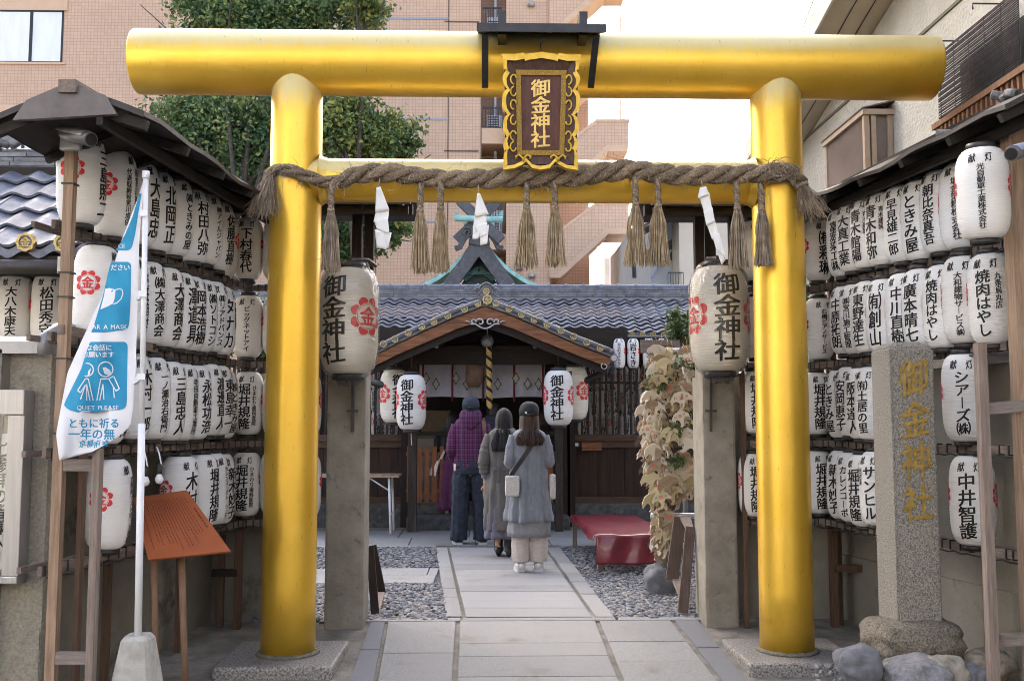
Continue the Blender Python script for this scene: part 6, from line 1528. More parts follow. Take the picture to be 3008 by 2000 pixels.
def leaves(mb, c, s, n, size, rnd, mat=0, clump=0, thr=0., shell=.35):
    """many small folded leaves through an ellipsoid, gathered in clumps"""
    c = Vector(c); cl = []
    for _ in range(clump):
        d = Vector((rnd.gauss(0,1), rnd.gauss(0,1), rnd.gauss(0,1))).normalized()*rnd.uniform(shell, 1); cl.append(Vector((d.x*s[0], d.y*s[1], d.z*s[2])))
    for _ in range(n):
        if cl:
            q = rnd.choice(cl); r_ = .24*min(s); p = c + q + Vector((rnd.gauss(0,r_), rnd.gauss(0,r_), rnd.gauss(0,r_*.7)))
        else:
            d = Vector((rnd.gauss(0,1), rnd.gauss(0,1), rnd.gauss(0,1))).normalized()*(rnd.random()**.4); p = c + Vector((d.x*s[0], d.y*s[1], d.z*s[2]))
        a = Vector((rnd.gauss(0,1), rnd.gauss(0,1), rnd.gauss(-.3,.8))).normalized(); b = a.orthogonal().normalized(); b = Matrix.Rotation(rnd.uniform(0,6.28), 3, a) @ b
        k = size*rnd.uniform(.6,1.2); f = a.cross(b)*k*.16
        mb.add([p - a*k*.5, p + b*k*.30 + f, p + a*k*.5, p - b*k*.30 + f], [(0,1,2), (0,2,3)], mat, False)
def leafmat(name, c1, c2, c3, sc):
    m = bpy.data.materials.new(name); m.use_nodes = True; n = m.node_tree; L = n.links; b = n.nodes['Principled BSDF']; b.inputs['Roughness'].default_value = .55
    ge = n.nodes.new('ShaderNodeNewGeometry'); tc = n.nodes.new('ShaderNodeTexCoord'); nz = n.nodes.new('ShaderNodeTexNoise'); nz.inputs['Scale'].default_value = sc; nz.inputs['Detail'].default_value = 3
    L.new(tc.outputs['Object'], nz.inputs['Vector'])
    ad = n.nodes.new('ShaderNodeMath'); ad.operation = 'MULTIPLY_ADD'; ad.inputs[1].default_value = .45; L.new(ge.outputs['Random Per Island'], ad.inputs[0]); L.new(nz.outputs[0], ad.inputs[2])
    cr = n.nodes.new('ShaderNodeValToRGB'); e = cr.color_ramp.elements; e[0].position = .42; e[0].color = (*c1,1); e[1].position = .98; e[1].color = (*c3,1); q = e.new(.74); q.color = (*c2,1)
    L.new(ad.outputs[0], cr.inputs[0]); L.new(cr.outputs[0], b.inputs['Base Color'])
    b.inputs['Transmission Weight'].default_value = 0
    tr = n.nodes.new('ShaderNodeBsdfTranslucent'); mx = n.nodes.new('ShaderNodeMixShader'); mx.inputs[0].default_value = .25; out = n.nodes['Material Output']
    L.new(cr.outputs[0], tr.inputs[0]); L.new(b.outputs[0], mx.inputs[1]); L.new(tr.outputs[0], mx.inputs[2]); L.new(mx.outputs[0], out.inputs[0])
    return m
MT['leafgloss'] = leafmat('glossy_leaf', (.035,.07,.025), (.07,.12,.04), (.14,.19,.07), 9); MT['leaf'] = leafmat('tree_leaf', (.05,.11,.05), (.12,.205,.08), (.30,.35,.11), 1.2); MT['leafyellow'] = leafmat('turning_leaf', (.065,.125,.05), (.14,.205,.06), (.36,.35,.085), .8)
MT['bark'] = mat('bark', (.035,.027,.022), (.09,.07,.055), scale=14, rough=.95, bump=.8, bscale=30); MT['tabletop'] = mat('table_top', (.36,.25,.17), (.44,.32,.23), scale=6, rough=.35); MT['plastic2'] = MT['plastic']
MT['redfelt'] = mat('red_felt', (.135,.008,.020), (.21,.014,.032), scale=6, rough=.42, bump=.3, bscale=12, coat=.5); MT['inkgreen2'] = mat('green_stamp', (.10,.16,.07), rough=.8)
for k_, a_, b_ in (('ema1',(.56,.49,.39),(.67,.60,.50)),('ema2',(.44,.36,.21),(.54,.46,.29)),('ema3',(.25,.17,.10),(.36,.27,.18)),('ema4',(.06,.043,.034),(.12,.09,.072))): MT[k_] = wood('plaque_wood_'+k_[-1], a_, b_, 'x', sc=6)
MT['brownwood2'] = wood('stand_wood', (.075,.05,.04), (.14,.10,.08), 'z')
yard()
def shrubs():
    rnd = random.Random(31)
    for vx, vy, Y, s, n, lb, m_ in ((1568, 760, 9.4, (.20,.2,.17), 420, 'dark glossy shrub rising behind the votive plaques', 'leafgloss'), (550, 745, 8.3, (.45,.25,.55), 700, 'leafy shrub seen between the lanterns nearest the blue banner', 'leafgloss'), (1900, 740, 8.4, (.5,.25,.5), 600, 'leafy shrub seen between the lanterns nearest the stone pillar', 'leafgloss')):
        p = atY(vx, vy, Y); o = thing('shrub', lb, 'shrub', (p.x, Y, 0), 'shrubs behind the gate walls')
        mb = MB(); leaves(mb, p, s, n, .075, rnd, clump=16); mb.build('foliage', MT[m_], o)
        mb = MB(); mb.tube([(p.x, Y, 0), (p.x+.03, Y, p.z*.5), p], [.03,.022,.012], 7); mb.build('stem', MT['bark'], o)
shrubs()
# ================================================================ copper roofed hall behind
def honden():
    Y = 20.0; k = S*Y/F
    def Q(a, b, d=0.): return atY(a, b, Y + d)
    c = Q(1103, 600); o = thing('copper_hall', 'inner hall with a green copper roof and crossed finials behind the tiled roof', 'hall', (c.x, Y, 0))
    mb = MB()
    for s in (-1, 1):
        pr = [(1103+s*14, 552), (1103+s*24, 568), (1103+s*42, 590), (1103+s*66, 614), (1103+s*94, 634), (1103+s*124, 650), (1103+s*150, 660)]
        P = [Q(a, b) for a, b in pr]
        for i in range(len(P)-1):
            mb.sheet(lambda u, v, i=i: P[i].lerp(P[i+1], u) + Vector((0, 3.2*v, .012*(1-u))), 2, 8)
            mb.sheet(lambda u, v, i=i: P[i].lerp(P[i+1], u) + Vector((0, -.01, -.10*v)), 2, 1, 0)
    rf = mb.build('roof', MT['copper'], o)
    for s in (-1, 1):
        mb = MB(); q = [(1103, 562), (1103+s*18, 556), (1103+s*42, 596), (1103+s*76, 642), (1103+s*88, 660), (1103+s*50, 660), (1103+s*38, 642), (1103, 590)]
        pts = [Q(a, b, -.05) for a, b in q]; mb.prism(pts if s < 0 else pts[::-1], (0, .12, 0)); mb.build('barge_board', MT['copperdark'], rf)
        mb = MB(); a, b = Q(1103 - s*44, 462, -.15), Q(1103 + s*52, 554, -.15 - .1*s); mb.bar(a, b, .20, .13, (0,1,0)); mb.build('crossed_finial', MT['copperdark'], rf)
        mb = MB(); mb.prism([Q(1103+s*43, 497, .3), Q(1103+s*56, 482, .3), Q(1103+s*56, 497, .3)][::s], (0,.3,0)); mb.prism([Q(1103+s*20,513,.3), Q(1103+s*36,513,.3), Q(1103+s*26,524,.3)][::-s], (0,.3,0)); mb.build('log_end', MT['copper'], rf)
        mb = MB(); r0 = .11
        cc = Q(1103+s*26, 536, -.2); mb.tube([cc + Vector((s*r0*(1-.75*i/20)*math.cos(i*.5+1), 0, r0*(1-.75*i/20)*math.sin(i*.5+1))) for i in range(21)], .022, 6)
        for w_ in (0, 1, 2):
            mb.tube([Q(1103+s*(22+w_*3), 540, -.19), Q(1103+s*(34+w_*2), 556-w_*2, -.19), Q(1103+s*(42+w_*2), 572-w_*3, -.19), Q(1103+s*52, 576-w_*3, -.19), Q(1103+s*54, 568-w_, -.19)], .030, 6)
        mb.build('scroll_fin', MT['copperdark'], rf)
    mb = MB(); a, b = Q(1047, 503, -.25), Q(1158, 506, -.25); mb.tube([a, b], .065, 16); mb.build('ridge_log', MT['copper'], rf)
    mb = MB(); mb.prism([Q(1086,512,-.1), Q(1120,512,-.1), Q(1128,560,-.1), Q(1103,566,-.1), Q(1079,560,-.1)][::-1], (0,.3,0)); mb.build('ridge_cap', MT['copperdark'], rf)
    mb = MB(); mb.prism([Q(1103,585,.3), Q(1060,660,.3), Q(1148,660,.3)], (0,.1,0)); 
    mb.build('gable_wall', MT['greendark'], o)
    mb = MB(); 
    for s in (-1, 1): mb.bar(Q(1103,618,.25), Q(1103+s*34,645,.25), .10, .10, (0,1,0))
    mb.bar(Q(1070,630,.22), Q(1137,630,.22), .06,.1,(0,1,0)); mb.build('gable_strut', MT['greenwood'], o)
    mb = MB(); mb.box((c.x-2.0, Y+.5, 0), (c.x+2.0, Y+3, 2.6)); mb.build('wall', MT['darkwood'], o)
MT['greendark'] = mat('dark_green_wood', (.012,.022,.018), (.03,.05,.042), scale=4); MT['greenwood'] = mat('green_bronze', (.03,.07,.06), (.06,.12,.10), scale=8)
honden()

# ================================================================ apartment building with its stair
def apartment():
    Y = 30.; 
    o = thing('apartment_building', 'pink brick tiled apartment building with balconies and an outdoor stair', 'apartment building', (atY(800,974,Y).x, Y, 0))
    def X(v): return atY(v, 974, Y).x
    def Z(v, YY=Y): return atY(1179, v, YY).z
    zt = 24.
    mb = MB(); mb.box((X(-500), Y, -.1), (X(1107), Y+9, zt)); mb.box((X(1165), Y-.35, -.1), (X(1266), Y+9, zt))
    mb.box((X(1107), Y+1.5, -.1), (X(1165), Y+9, zt)); mb.box((X(1266), Y+1.6, -.1), (X(1372), Y+9, zt)); wall = mb.build('wall', MT['facade'], o)
    # joints and panels
    mb = MB(); 
    for v in (52, 349): mb.box((X(1018), Y-.012, Z(v)-.02), (X(1100), Y, Z(v)+.02)); 
    for v in (45, 276, 512): mb.box((X(860), Y-.02, Z(v)-.035), (X(1028), Y, Z(v)+.03), 1)
    for v in (1028, 1106): mb.box((X(v)-.015, Y-.012, 2), (X(v)+.015, Y-.0005, zt))
    for v in (-150, 570, 860): mb.box((X(v)-.012, Y-.008, 2), (X(v)+.012, Y-.0005, zt))
    mb.build('joint', [MT['joint'], MT['greymetal']], wall)
    # windows
    for (a, b, c, d) in ((-60, 110, 36, 154), (-70, 74, 278, 362)):
        x0, x1, z1, z0 = X(a), X(b), Z(c), Z(d); mb = MB(); w_ = .05
        mb.box((x0, Y-.03, z0), (x0+w_, Y+.02, z1)); mb.box((x1-w_, Y-.03, z0), (x1, Y+.02, z1)); mb.box((x0, Y-.03, z1-w_), (x1, Y+.02, z1)); mb.box((x0, Y-.03, z0), (x1, Y+.02, z0+.03))
        m_ = X(34 if c < 100 else 26); mb.box((m_-.045, Y-.035, z0), (m_+.045, Y+.02, z1)); wn = mb.build('window', MT['black'], o)
        mb = MB(); mb.box((x0+w_, Y-.012, z0+.03), (x1-w_, Y-.004, z1-w_)); mb.build('pane', MT['blindpane'], wn)
        mb = MB(); mb.box((x0-.05, Y-.05, z1), (x1+.12, Y-.001, z1+.36)); mb.build('lintel_band', MT['peach'], wn); mb = MB(); mb.box((x0-.05, Y-.05, z0-.07), (x1+.12, Y-.001, z0)); mb.build('sill', MT['peach'], wn)
    # balconies in the recess
    for vt, vb in ((17, 70), (246, 292), (468, 535), (690, 755)):
        z1, z0 = Z(vt), Z(vb); x0, x1 = X(1110), X(1153)
        mb = MB(); mb.box((X(1107), Y-.0, z0-.55), (X(1165), Y+1.5, z0-.05)); bl = mb.build('balcony', MT['peach'], o)
        mb = MB(); mb.box((x0, Y+.02, z1-.05), (x1, Y+.06, z1)); mb.box((x0, Y+.02, z0-.04), (x1, Y+.06, z0))
        for i in range(8): x = x0 + (x1-x0)*i/7; mb.box((x-.012, Y+.025, z0), (x+.012, Y+.055, z1))
        mb.build('railing', MT['railblack'], bl)
        mb = MB(); mb.bbox((x0+.12, Y+.5, z0-.04), (x0+.62, Y+.8, z1-.12), .02); 
        ac = mb.build('air_conditioner', MT['whiteplastic'], bl)
        mb = MB()
        for i in range(9): mb.box((x0+.16, Y+.49, z0+.03+i*.055), (x0+.50, Y+.499, z0+.055+i*.055))
        mb.build('grille', MT['black'], ac)
        mb = MB(); mb.tube([(X(1140), Y+.9, z1+1.5), (X(1140), Y+.9, z0-1.0)], .05, 8); mb.build('drain_pipe', MT['whiteplastic'], bl)
    for vx, vy in ((1223, 12), (1168+28, 614+3), (1225, 636)):
        p = atY(vx, vy, Y-.36); mb = MB(); mb.lathe([(.001,.09),(.07,.085),(.11,.02),(.11,-.07),(.001,-.07)], 14, (p.x, Y-.42, p.z)); mb.build('vent_hood', MT['steel'], o)
    # stair: diagonal parapets and landings
    for i, dv in enumerate((-570, -380, -190, 0, 190)):
        def q(a, b, YY=Y-.5): return atY(a, b+dv, YY)
        if dv + 470 < -140: continue
        mb = MB(); th = Vector((0,.14,0))
        mb.prism([q(1374,467), q(1265,549), q(1265,640), q(1276,640), q(1398,527)], th); mb.prism([q(1374,466), q(1398,528), q(1448,528), q(1448,466)][::1], th)
        st = mb.build('stair_parapet', MT['facade2'], o)
        mb = MB(); d = Vector((0,-.02,0))
        mb.prism([p + d for p in (q(1372,466), q(1262,549), q(1262,556), q(1374,474))], (0,.2,0)); mb.prism([p + d for p in (q(1372,465), q(1374,471), q(1450,471), q(1450,465))], (0,.2,0))
        mb.prism([p + d for p in (q(1396,526), q(1274,640), q(1290,640), q(1402,538))], (0,1.5,0)); mb.prism([p + d for p in (q(1396,526), q(1402,539), q(1446,539), q(1446,526))], (0,1.5,0)); mb.build('coping', MT['peach'], st)
        mb = MB(); mb.tube([q(1428,420,Y+.0), q(1428,470,Y+.0)], .03, 8); mb.build('post', MT['peach'], o)
MT['facade'] = brick('pink_tile', srgb(211,177,148), srgb(203,168,140), srgb(186,152,127), .105, .105, .011); MT['facade2'] = MT['facade']
MT['joint'] = mat('dark_joint', (.14,.09,.07), rough=.9); MT['peach'] = mat('peach_render', srgb(208,174,145), srgb(216,183,155), scale=2, rough=.9, bump=.2, bscale=60); MT['railblack'] = mat('dark_railing', (.03,.025,.03), rough=.5)
MT['blindpane'] = mat('pane_with_blind', (.80,.80,.78), (.88,.88,.87), scale=1.2, rough=.15, stretch=(3,1,.6))
apartment()

def far_buildings():
    Y = 24.; 
    def B(a, b, c, d, dep): 
        p, q = atY(a, d, Y), atY(b, c, Y); return (p.x, Y, -.1), (q.x, Y+dep, q.z)
    o = thing('grey_building', 'pale grey building with slanting awning and balcony rail beyond the shrine roof', 'building', (atY(1540,600,Y).x, Y, 0))
    mb = MB(); a, b = B(1500, 1800, 470, 700, 8); mb.box(a, b); mb.build('wall', MT['palegrey'], o)
    mb = MB(); p, q = atY(1512, 600, Y-.02), atY(1548, 548, Y-.02); mb.box((p.x, Y-.06, p.z), (q.x, Y-.01, q.z)); w_ = mb.build('window', MT['windowdark'], o)
    mb = MB(); mb.prism([atY(1490,575,Y-.1), atY(1548,545,Y-.1), atY(1548,549,Y-.1), atY(1490,590,Y-.1)][::-1], (0,.08,0)); mb.bar(atY(1500,640,Y-.1), atY(1546,575,Y-.1), .05,.05); mb.build('window_awning', MT['bluegrey'], w_)
    mb = MB(); mb.prism([atY(1478,530,Y-1.5), atY(1568,478,Y-1.5), atY(1568,470,Y-1.5), atY(1478,520,Y-1.5)][::-1], (0,1.5,0)); mb.build('awning', MT['roofskin'], o)
    mb = MB(); z = atY(1560, 628, Y-1).z
    mb.bar((atY(1538,628,Y-1).x, Y-1, z), (atY(1572,628,Y-1).x, Y-1, z), .03,.03)
    for i in range(7): x = atY(1538,628,Y-1).x + i*.062*1.0; mb.bar((x, Y-1, z), (x, Y-1, z-.35), .012,.012)
    mb.build('balcony_rail', MT['railblack'], o)
    mb = MB(); mb.tube([atY(1459,560,Y-1), atY(1461,640,Y-1)], .05, 8); mb.build('drain_pipe', MT['copperdark'], o)
    mb = MB(); p, q = atY(1566, 700, 23), atY(1760, 478, 23); mb.box((p.x, 23, -.1), (q.x, 23.9, q.z)); tag(mb.build('cream_wall', MT['peach2'], loc=p), 'plain cream house wall seen past the folded paper streamer', 'house')
    Y2 = 40.; p, q = atY(1352, 660, Y2), atY(1412, 572, Y2); mb = MB(); mb.box((p.x, Y2, -.1), (q.x, Y2+4, q.z)); o = mb.build('white_building', MT['whitewall'], loc=p); tag(o, 'small white building glimpsed under the apartment stair', 'building')
    mb = MB(); a = atY(1392, 618, Y2); mb.box((a.x, Y2-.03, a.z-1), (a.x+.2, Y2-.001, a.z+.4)); mb.build('window', MT['palegrey'], o)
MT['palegrey'] = mat('pale_grey_render', (.40,.43,.45), (.48,.50,.52), scale=2, rough=.85); MT['peach2'] = mat('cream_render', (.52,.46,.38), (.57,.51,.43), scale=2, rough=.9); MT['whitewall'] = mat('white_render', (.78,.78,.77), rough=.85)
far_buildings()

# ================================================================ trees
def tree(name, label, base, clumps, Y, n, seed, m_='leaf'):
    rnd = random.Random(seed); o = thing(name, label, 'tree', base, 'trees before the apartment building'); base = Vector(base)
    tot = sum(a*b for *_, a, b in clumps)
    mb = MB(); tr = MB(); top = None
    top = atY(clumps[0][0], clumps[0][1], Y)
    tr.tube([base, base.lerp(top, .35) + Vector((.2,0,0)), base.lerp(top,.7), top], [.22,.17,.11,.05], 10)
    for cx, cy, rx, ry in clumps:
        c = atY(cx, cy, Y); k = S*Y/F; s = (rx*k, min(rx, ry)*k*.9 + .3, ry*k)
        m = int(n*rx*ry/tot)
        leaves(mb, c, s, m, .135, rnd, clump=max(12, int(rx*ry/120)), shell=.2)
        f = base.lerp(top, rnd.uniform(.45, .85)); tr.tube([f, f.lerp(c, .5) + Vector((0,0,.2)), c], [.06,.04,.02], 7)
        for _ in range(5):
            e = c + Vector((rnd.gauss(0,s[0]*.5), rnd.gauss(0,s[1]*.5), rnd.gauss(0,s[2]*.5))); tr.tube([f.lerp(c,.7), e], [.035,.01], 5)
    mb.build('crown', MT[m_], o); tr.build('trunk', MT['bark'], o)
tree('ginkgo_tree', 'tall bushy green tree behind the rope end and the first golden post', atZ(560, 1160, 0), [(560,300,150,120),(450,270,110,75),(660,330,120,100),(560,400,130,60),(470,350,80,60),(540,430,90,50),(600,390,80,70),(430,330,70,55),(590,60,200,85),(500,10,110,70),(720,20,170,80)], 23., 44000, 41)
tree('ginkgo_tree', 'green tree turning yellow in front of the apartment wall beneath the golden beam', atZ(820, 1160, 0), [(820,310,110,85),(890,330,85,65),(790,270,70,60),(930,350,50,35),(830,540,70,75),(900,520,60,50),(760,560,70,60),(840,20,60,55)], 22., 24000, 43, 'leafyellow')
# ================================================================ PEOPLE, seen from behind, queueing towards the hall
def body(o, h, arms, legs, headturn=(0,0), female=True, skin='skin', foot=1):
    """one continuous skinned body; arms: {side: (elbow, wrist, fingertip direction)}, legs: {side: (knee, ankle)}; x right, y forward, z up"""
    V_ = []; E_ = []; Rr = []
    def add(p, r, par=None):
        V_.append(tuple(p)); Rr.append(r if isinstance(r, tuple) else (r, r))
        if par is not None: E_.append((par, len(V_)-1))
        return len(V_)-1
    sw = .086*h if female else .100*h
    pel = add((0,0,.525*h), (.078*h,.062*h)); sp = add((0,0,.61*h), (.066*h,.055*h), pel); ch = add((0,.0,.72*h), (.082*h,.06*h), sp)
    up = add((0,-.004*h,.795*h), (.06*h,.045*h), ch); nk = add((0,0,.85*h), .031*h, up)
    tx, ty = headturn
    hb = add((tx*.3,.012*h+ty*.3,.885*h), (.044*h,.050*h), nk); hc = add((tx*.6,.014*h+ty*.6,.93*h), (.049*h,.058*h), hb); cr = add((tx,.008*h+ty,.968*h), (.042*h,.05*h), hc)
    ns = add((tx*.6+.0,.014*h+.062*h+ty*.6,.918*h), .010*h, hc)
    for s in (-1, 1):
        ear = add((tx*.6+s*.050*h,.010*h,.922*h), .009*h, hc)
        sh = add((s*sw,.0,.795*h), .030*h, up); el, wr, fd = arms[s]
        e = add(el, .026*h, sh); w_ = add(wr, .016*h, e)
        d = Vector(fd).normalized(); pm = Vector(wr) + d*.042*h; pi = add(pm, (.020*h, .013*h), w_)
        side = d.cross(Vector((0,1,0)) if abs(d.y) < .8 else Vector((1,0,0))).normalized(); inn = d.cross(side).normalized()
        for i, (off, ln) in enumerate(((-.018,.040),(-.006,.046),(.006,.043),(.017,.034))):
            a = pm + side*off*h*.95 + d*.016*h; k = add(a, .0052*h, pi); m_ = add(a + d*ln*h*.5 + inn*.004*h, .0048*h, k); add(a + d*ln*h*.92 + inn*.014*h, .0042*h, m_)
        t = pm - side*.020*h - d*.012*h; k = add(t, .0062*h, pi); add(t - side*.010*h + d*.024*h + inn*.008*h, .0052*h, k)
        hp = add((s*.052*h,0,.49*h), .056*h, pel); kn, an = legs[s]
        k = add(kn, .036*h, hp); a = add(an, .022*h, k); t = add((an[0]+s*.006*h, an[1]+.075*h*foot, .022*h), (.022*h,.018*h), a); add((an[0]+s*.01*h, an[1]+.115*h*foot, .016*h), (.018*h,.012*h), t); add((an[0], an[1]-.02*h*foot, .018*h), .018*h, a)
    me = bpy.data.meshes.new('body'); me.from_pydata(V_, E_, []); ob = link('body', me, o)
    me.materials.append(MT[skin])
    sk = ob.modifiers.new('skin', 'SKIN'); sl = me.skin_vertices[0].data
    for i, r_ in enumerate(Rr): sl[i].radius = r_; sl[i].use_root = (i == 0)
    ss = ob.modifiers.new('smooth', 'SUBSURF'); ss.levels = 2; ss.render_levels = 2
    return ob
def garment(o, name, m_, rows, n=56, fold=None, seed=1, open_=False, thick=.008):
    """loft of ellipses: rows (z, rx, ry, cx, cy, fold amplitude)"""
    rnd = random.Random(seed); ph = [rnd.uniform(0, 6.28) for _ in range(6)]; mb = MB(); rg = []
    rows2 = []
    for (a, b) in zip(rows, rows[1:]):
        k = 4
        for i in range(k): rows2.append(tuple(a[q] + (b[q]-a[q])*i/k for q in range(6)))
    rows2.append(rows[-1])
    for z, rx, ry, cx, cy, f in rows2:
        pts = []
        for j in range(n):
            an = 2*math.pi*j/n
            w_ = f*(math.sin(9*an+ph[0]+z*1.7) + .6*math.sin(14*an+ph[1]-z*2.3) + .5*math.sin(5*an+ph[2]+z*3)) + .0035*math.sin(7*an+z*31+ph[3]) + .003*math.sin(3*an - z*47 + ph[4])
            pts.append((cx + (rx + w_)*math.cos(an), cy + (ry + w_)*math.sin(an), z + .35*f*math.sin(3*an+ph[5])))
        rg.append(pts)
    mb.rings(rg, 0, True, cap=False)
    ob = mb.build(name, m_, None, mesh_only=True); ob = link(name, ob, o); so = ob.modifiers.new('thick', 'SOLIDIFY'); so.thickness = thick; so.offset = -1
    return ob
def sleeve(o, name, m_, pts, rs, seed=1, wr=.006):
    rnd = random.Random(seed); P = []; Q = []
    pts = [Vector(p) for p in pts]; n = 10
    for i in range(len(pts)-1):
        for k in range(n):
            t = k/n; P.append(pts[i].lerp(pts[i+1], t)); Q.append(rs[i]+(rs[i+1]-rs[i])*t)
    P.append(pts[-1]); Q.append(rs[-1])
    P2 = [P[0]] + [(P[i-1]+P[i]*2+P[i+1])/4 for i in range(1, len(P)-1)] + [P[-1]]
    Q = [q + wr*.45*math.sin(i*1.6 + rnd.uniform(-1.4,1.4)) * (1 if 8 < i else .25) for i, q in enumerate(Q)]
    mb = MB(); mb.tube(P2, Q, 18, cap=True); me = mb.build(name, m_, None, mesh_only=True); return link(name, me, o)
def shoe(o, m_, x, y, l, w_, h, yaw=0., sole=None, name='shoe'):
    mb = MB(); ca, sa = math.cos(yaw), math.sin(yaw); rg = []; rs = []
    for t, ww, hh, z in ((0,.55,.75,.30),(.06,.85,1.0,.2),(.25,1.0,1.0,.0),(.5,1.0,.72,.0),(.75,1.05,.52,.0),(.93,.8,.38,.0),(1,.3,.25,.05)):
        yy = -l*.28 + l*t; pts = []
        for j in range(16):
            an = 2*math.pi*j/16; px = ww*w_/2*math.cos(an); pz = max(0, .5 + .5*math.sin(an))*hh*h + (.012 if math.sin(an) > -.9 else 0)
            pts.append((x + px*ca - yy*sa, y + px*sa + yy*ca, pz))
        rg.append(pts)
    mb.rings(rg, 0, True)
    if sole:
        rg = []
        for t, ww in ((0,.7),(.06,.95),(.3,1.02),(.75,1.1),(.94,.85),(1,.4)):
            yy = -l*.29 + l*1.02*t
            rg.append([(x + q*ww*w_/2*ca - yy*sa, y + q*ww*w_/2*sa + yy*ca, z) for q, z in ((-1.04,0),(1.04,0),(1.04,.028),(-1.04,.028))])
        mb.rings(rg, 1, False)
    me = mb.build(name, [MT[m_], MT[sole or m_]], None, mesh_only=True); return link(name, me, o)
def hair(o, m_, h, ln, wid=1., seed=1, dx=0., spread=1.0):
    """a mass of hair over the skull that falls down the back, cut into strands"""
    rnd = random.Random(seed); mb = MB(); hc = .93*h; rows = []
    top = .995*h
    for t, rx, ry, cy in ((0,.008,.008,.0),(.012,.028,.030,-.0),(.03,.044,.050,-.0),(.055,.053,.060,-.002),(.085,.056,.062,-.006),(.12,.056,.056,-.012),(.15,.055,.046,-.022)):
        rows.append((top - t*h, rx*h*wid, ry*h, cy*h))
    if ln < .03: rows = rows[:-1]
    z0 = top - .15*h; k = 7 if ln >= .03 else 0
    for i in range(1, k+1):
        t = i/k; rows.append((z0 - t*(ln*h), (.057 + .020*t*spread)*h*wid*(1 - .18*max(0, t-.75)/.25), (.046 - .016*t)*h, (-.026 - .050*t)*h))
    rg = []; n = 48
    for i, (z, rx, ry, cy) in enumerate(rows):
        f = .0028 if i > 4 else .001; pts = []
        for j in range(n):
            an = 2*math.pi*j/n; w_ = f*(math.sin(11*an+i*.25) + math.sin(17*an-i*.2+2)+ .8*math.sin(23*an+1))
            dz = -.03*abs(math.sin(j*1.9))*h*.5 if i == len(rows)-1 and k else 0
            pts.append((dx + (rx+w_)*math.cos(an), cy + .008*h + (ry+w_)*math.sin(an), z + dz))
        rg.append(pts)
    mb.rings(rg, 0, True)
    for _ in range(46 if k else 0):
        a = rnd.uniform(math.pi*1.02, math.pi*1.98); i0 = 6; pts = []
        for i in range(6, len(rows)): 
            z, rx, ry, cy = rows[i]; pts.append((dx + rx*1.03*math.cos(a), cy + .008*h + ry*1.06*math.sin(a), z - (.02*h*rnd.random() if i == len(rows)-1 else 0)))
        mb.tube(pts, [.006]*(len(pts)-1) + [.002], 4, cap=False)
    me = mb.build('hair', MT[m_], None, mesh_only=True); return link('hair', me, o)
def cap_hat(o, m_, h, dx=0., gap=True):
    mb = MB(); z0 = .930*h; rg = []
    for t, r_ in ((0,1),(.03,1.02),(.05,.98),(.066,.86),(.078,.62),(.085,.3),(.087,.02)):
        rg.append([(dx + r_*.060*h*math.cos(2*math.pi*j/28), .008*h + r_*.068*h*math.sin(2*math.pi*j/28), z0 + t*h + (.006*h if math.sin(2*math.pi*j/28) < -.2 else 0)) for j in range(28)])
    mb.rings(rg, 0, True); mb.tube([(dx,.008*h,z0+.086*h),(dx,.008*h,z0+.092*h)], .006*h, 8)
    rg = []
    for t in (0, .5, 1): rg.append([(dx + .056*h*math.cos(R(a))*(1-.25*t), .008*h + .060*h*math.sin(R(a)) + t*.045*h*math.sin(R(a))**2, z0 + .006*h - t*.012*h) for a in range(20, 161, 14)])
    mb.rings(rg, 0, True, cap=False, closed=False)
    if gap:
        mb.tube([(dx - .022*h, -.059*h, z0+.012*h), (dx, -.064*h, z0+.010*h), (dx+.022*h, -.059*h, z0+.012*h)], .006*h, 6, 1)
    me = mb.build('cap', [MT[m_], MT['strapblack']], None, mesh_only=True); ob = link('cap', me, o); so = ob.modifiers.new('t', 'SOLIDIFY'); so.thickness = .003; return ob
def strap(o, pts, w_, m_, name='strap', t=.006):
    mb = MB(); pts = [Vector(p) for p in pts]
    P = []
    for i in range(len(pts)-1):
        for k in range(6): P.append(pts[i].lerp(pts[i+1], k/6))
    P.append(pts[-1])
    for k in range(2): P = [P[0]] + [(P[i-1]+P[i]*2+P[i+1])/4 for i in range(1, len(P)-1)] + [P[-1]]
    for a, b in zip(P, P[1:]): 
        d = (b-a).normalized(); mb.bar(a - d*.002, b + d*.002, w_, t, (0,-1,0))
    me = mb.build(name, MT[m_], None, mesh_only=True); return link(name, me, o)
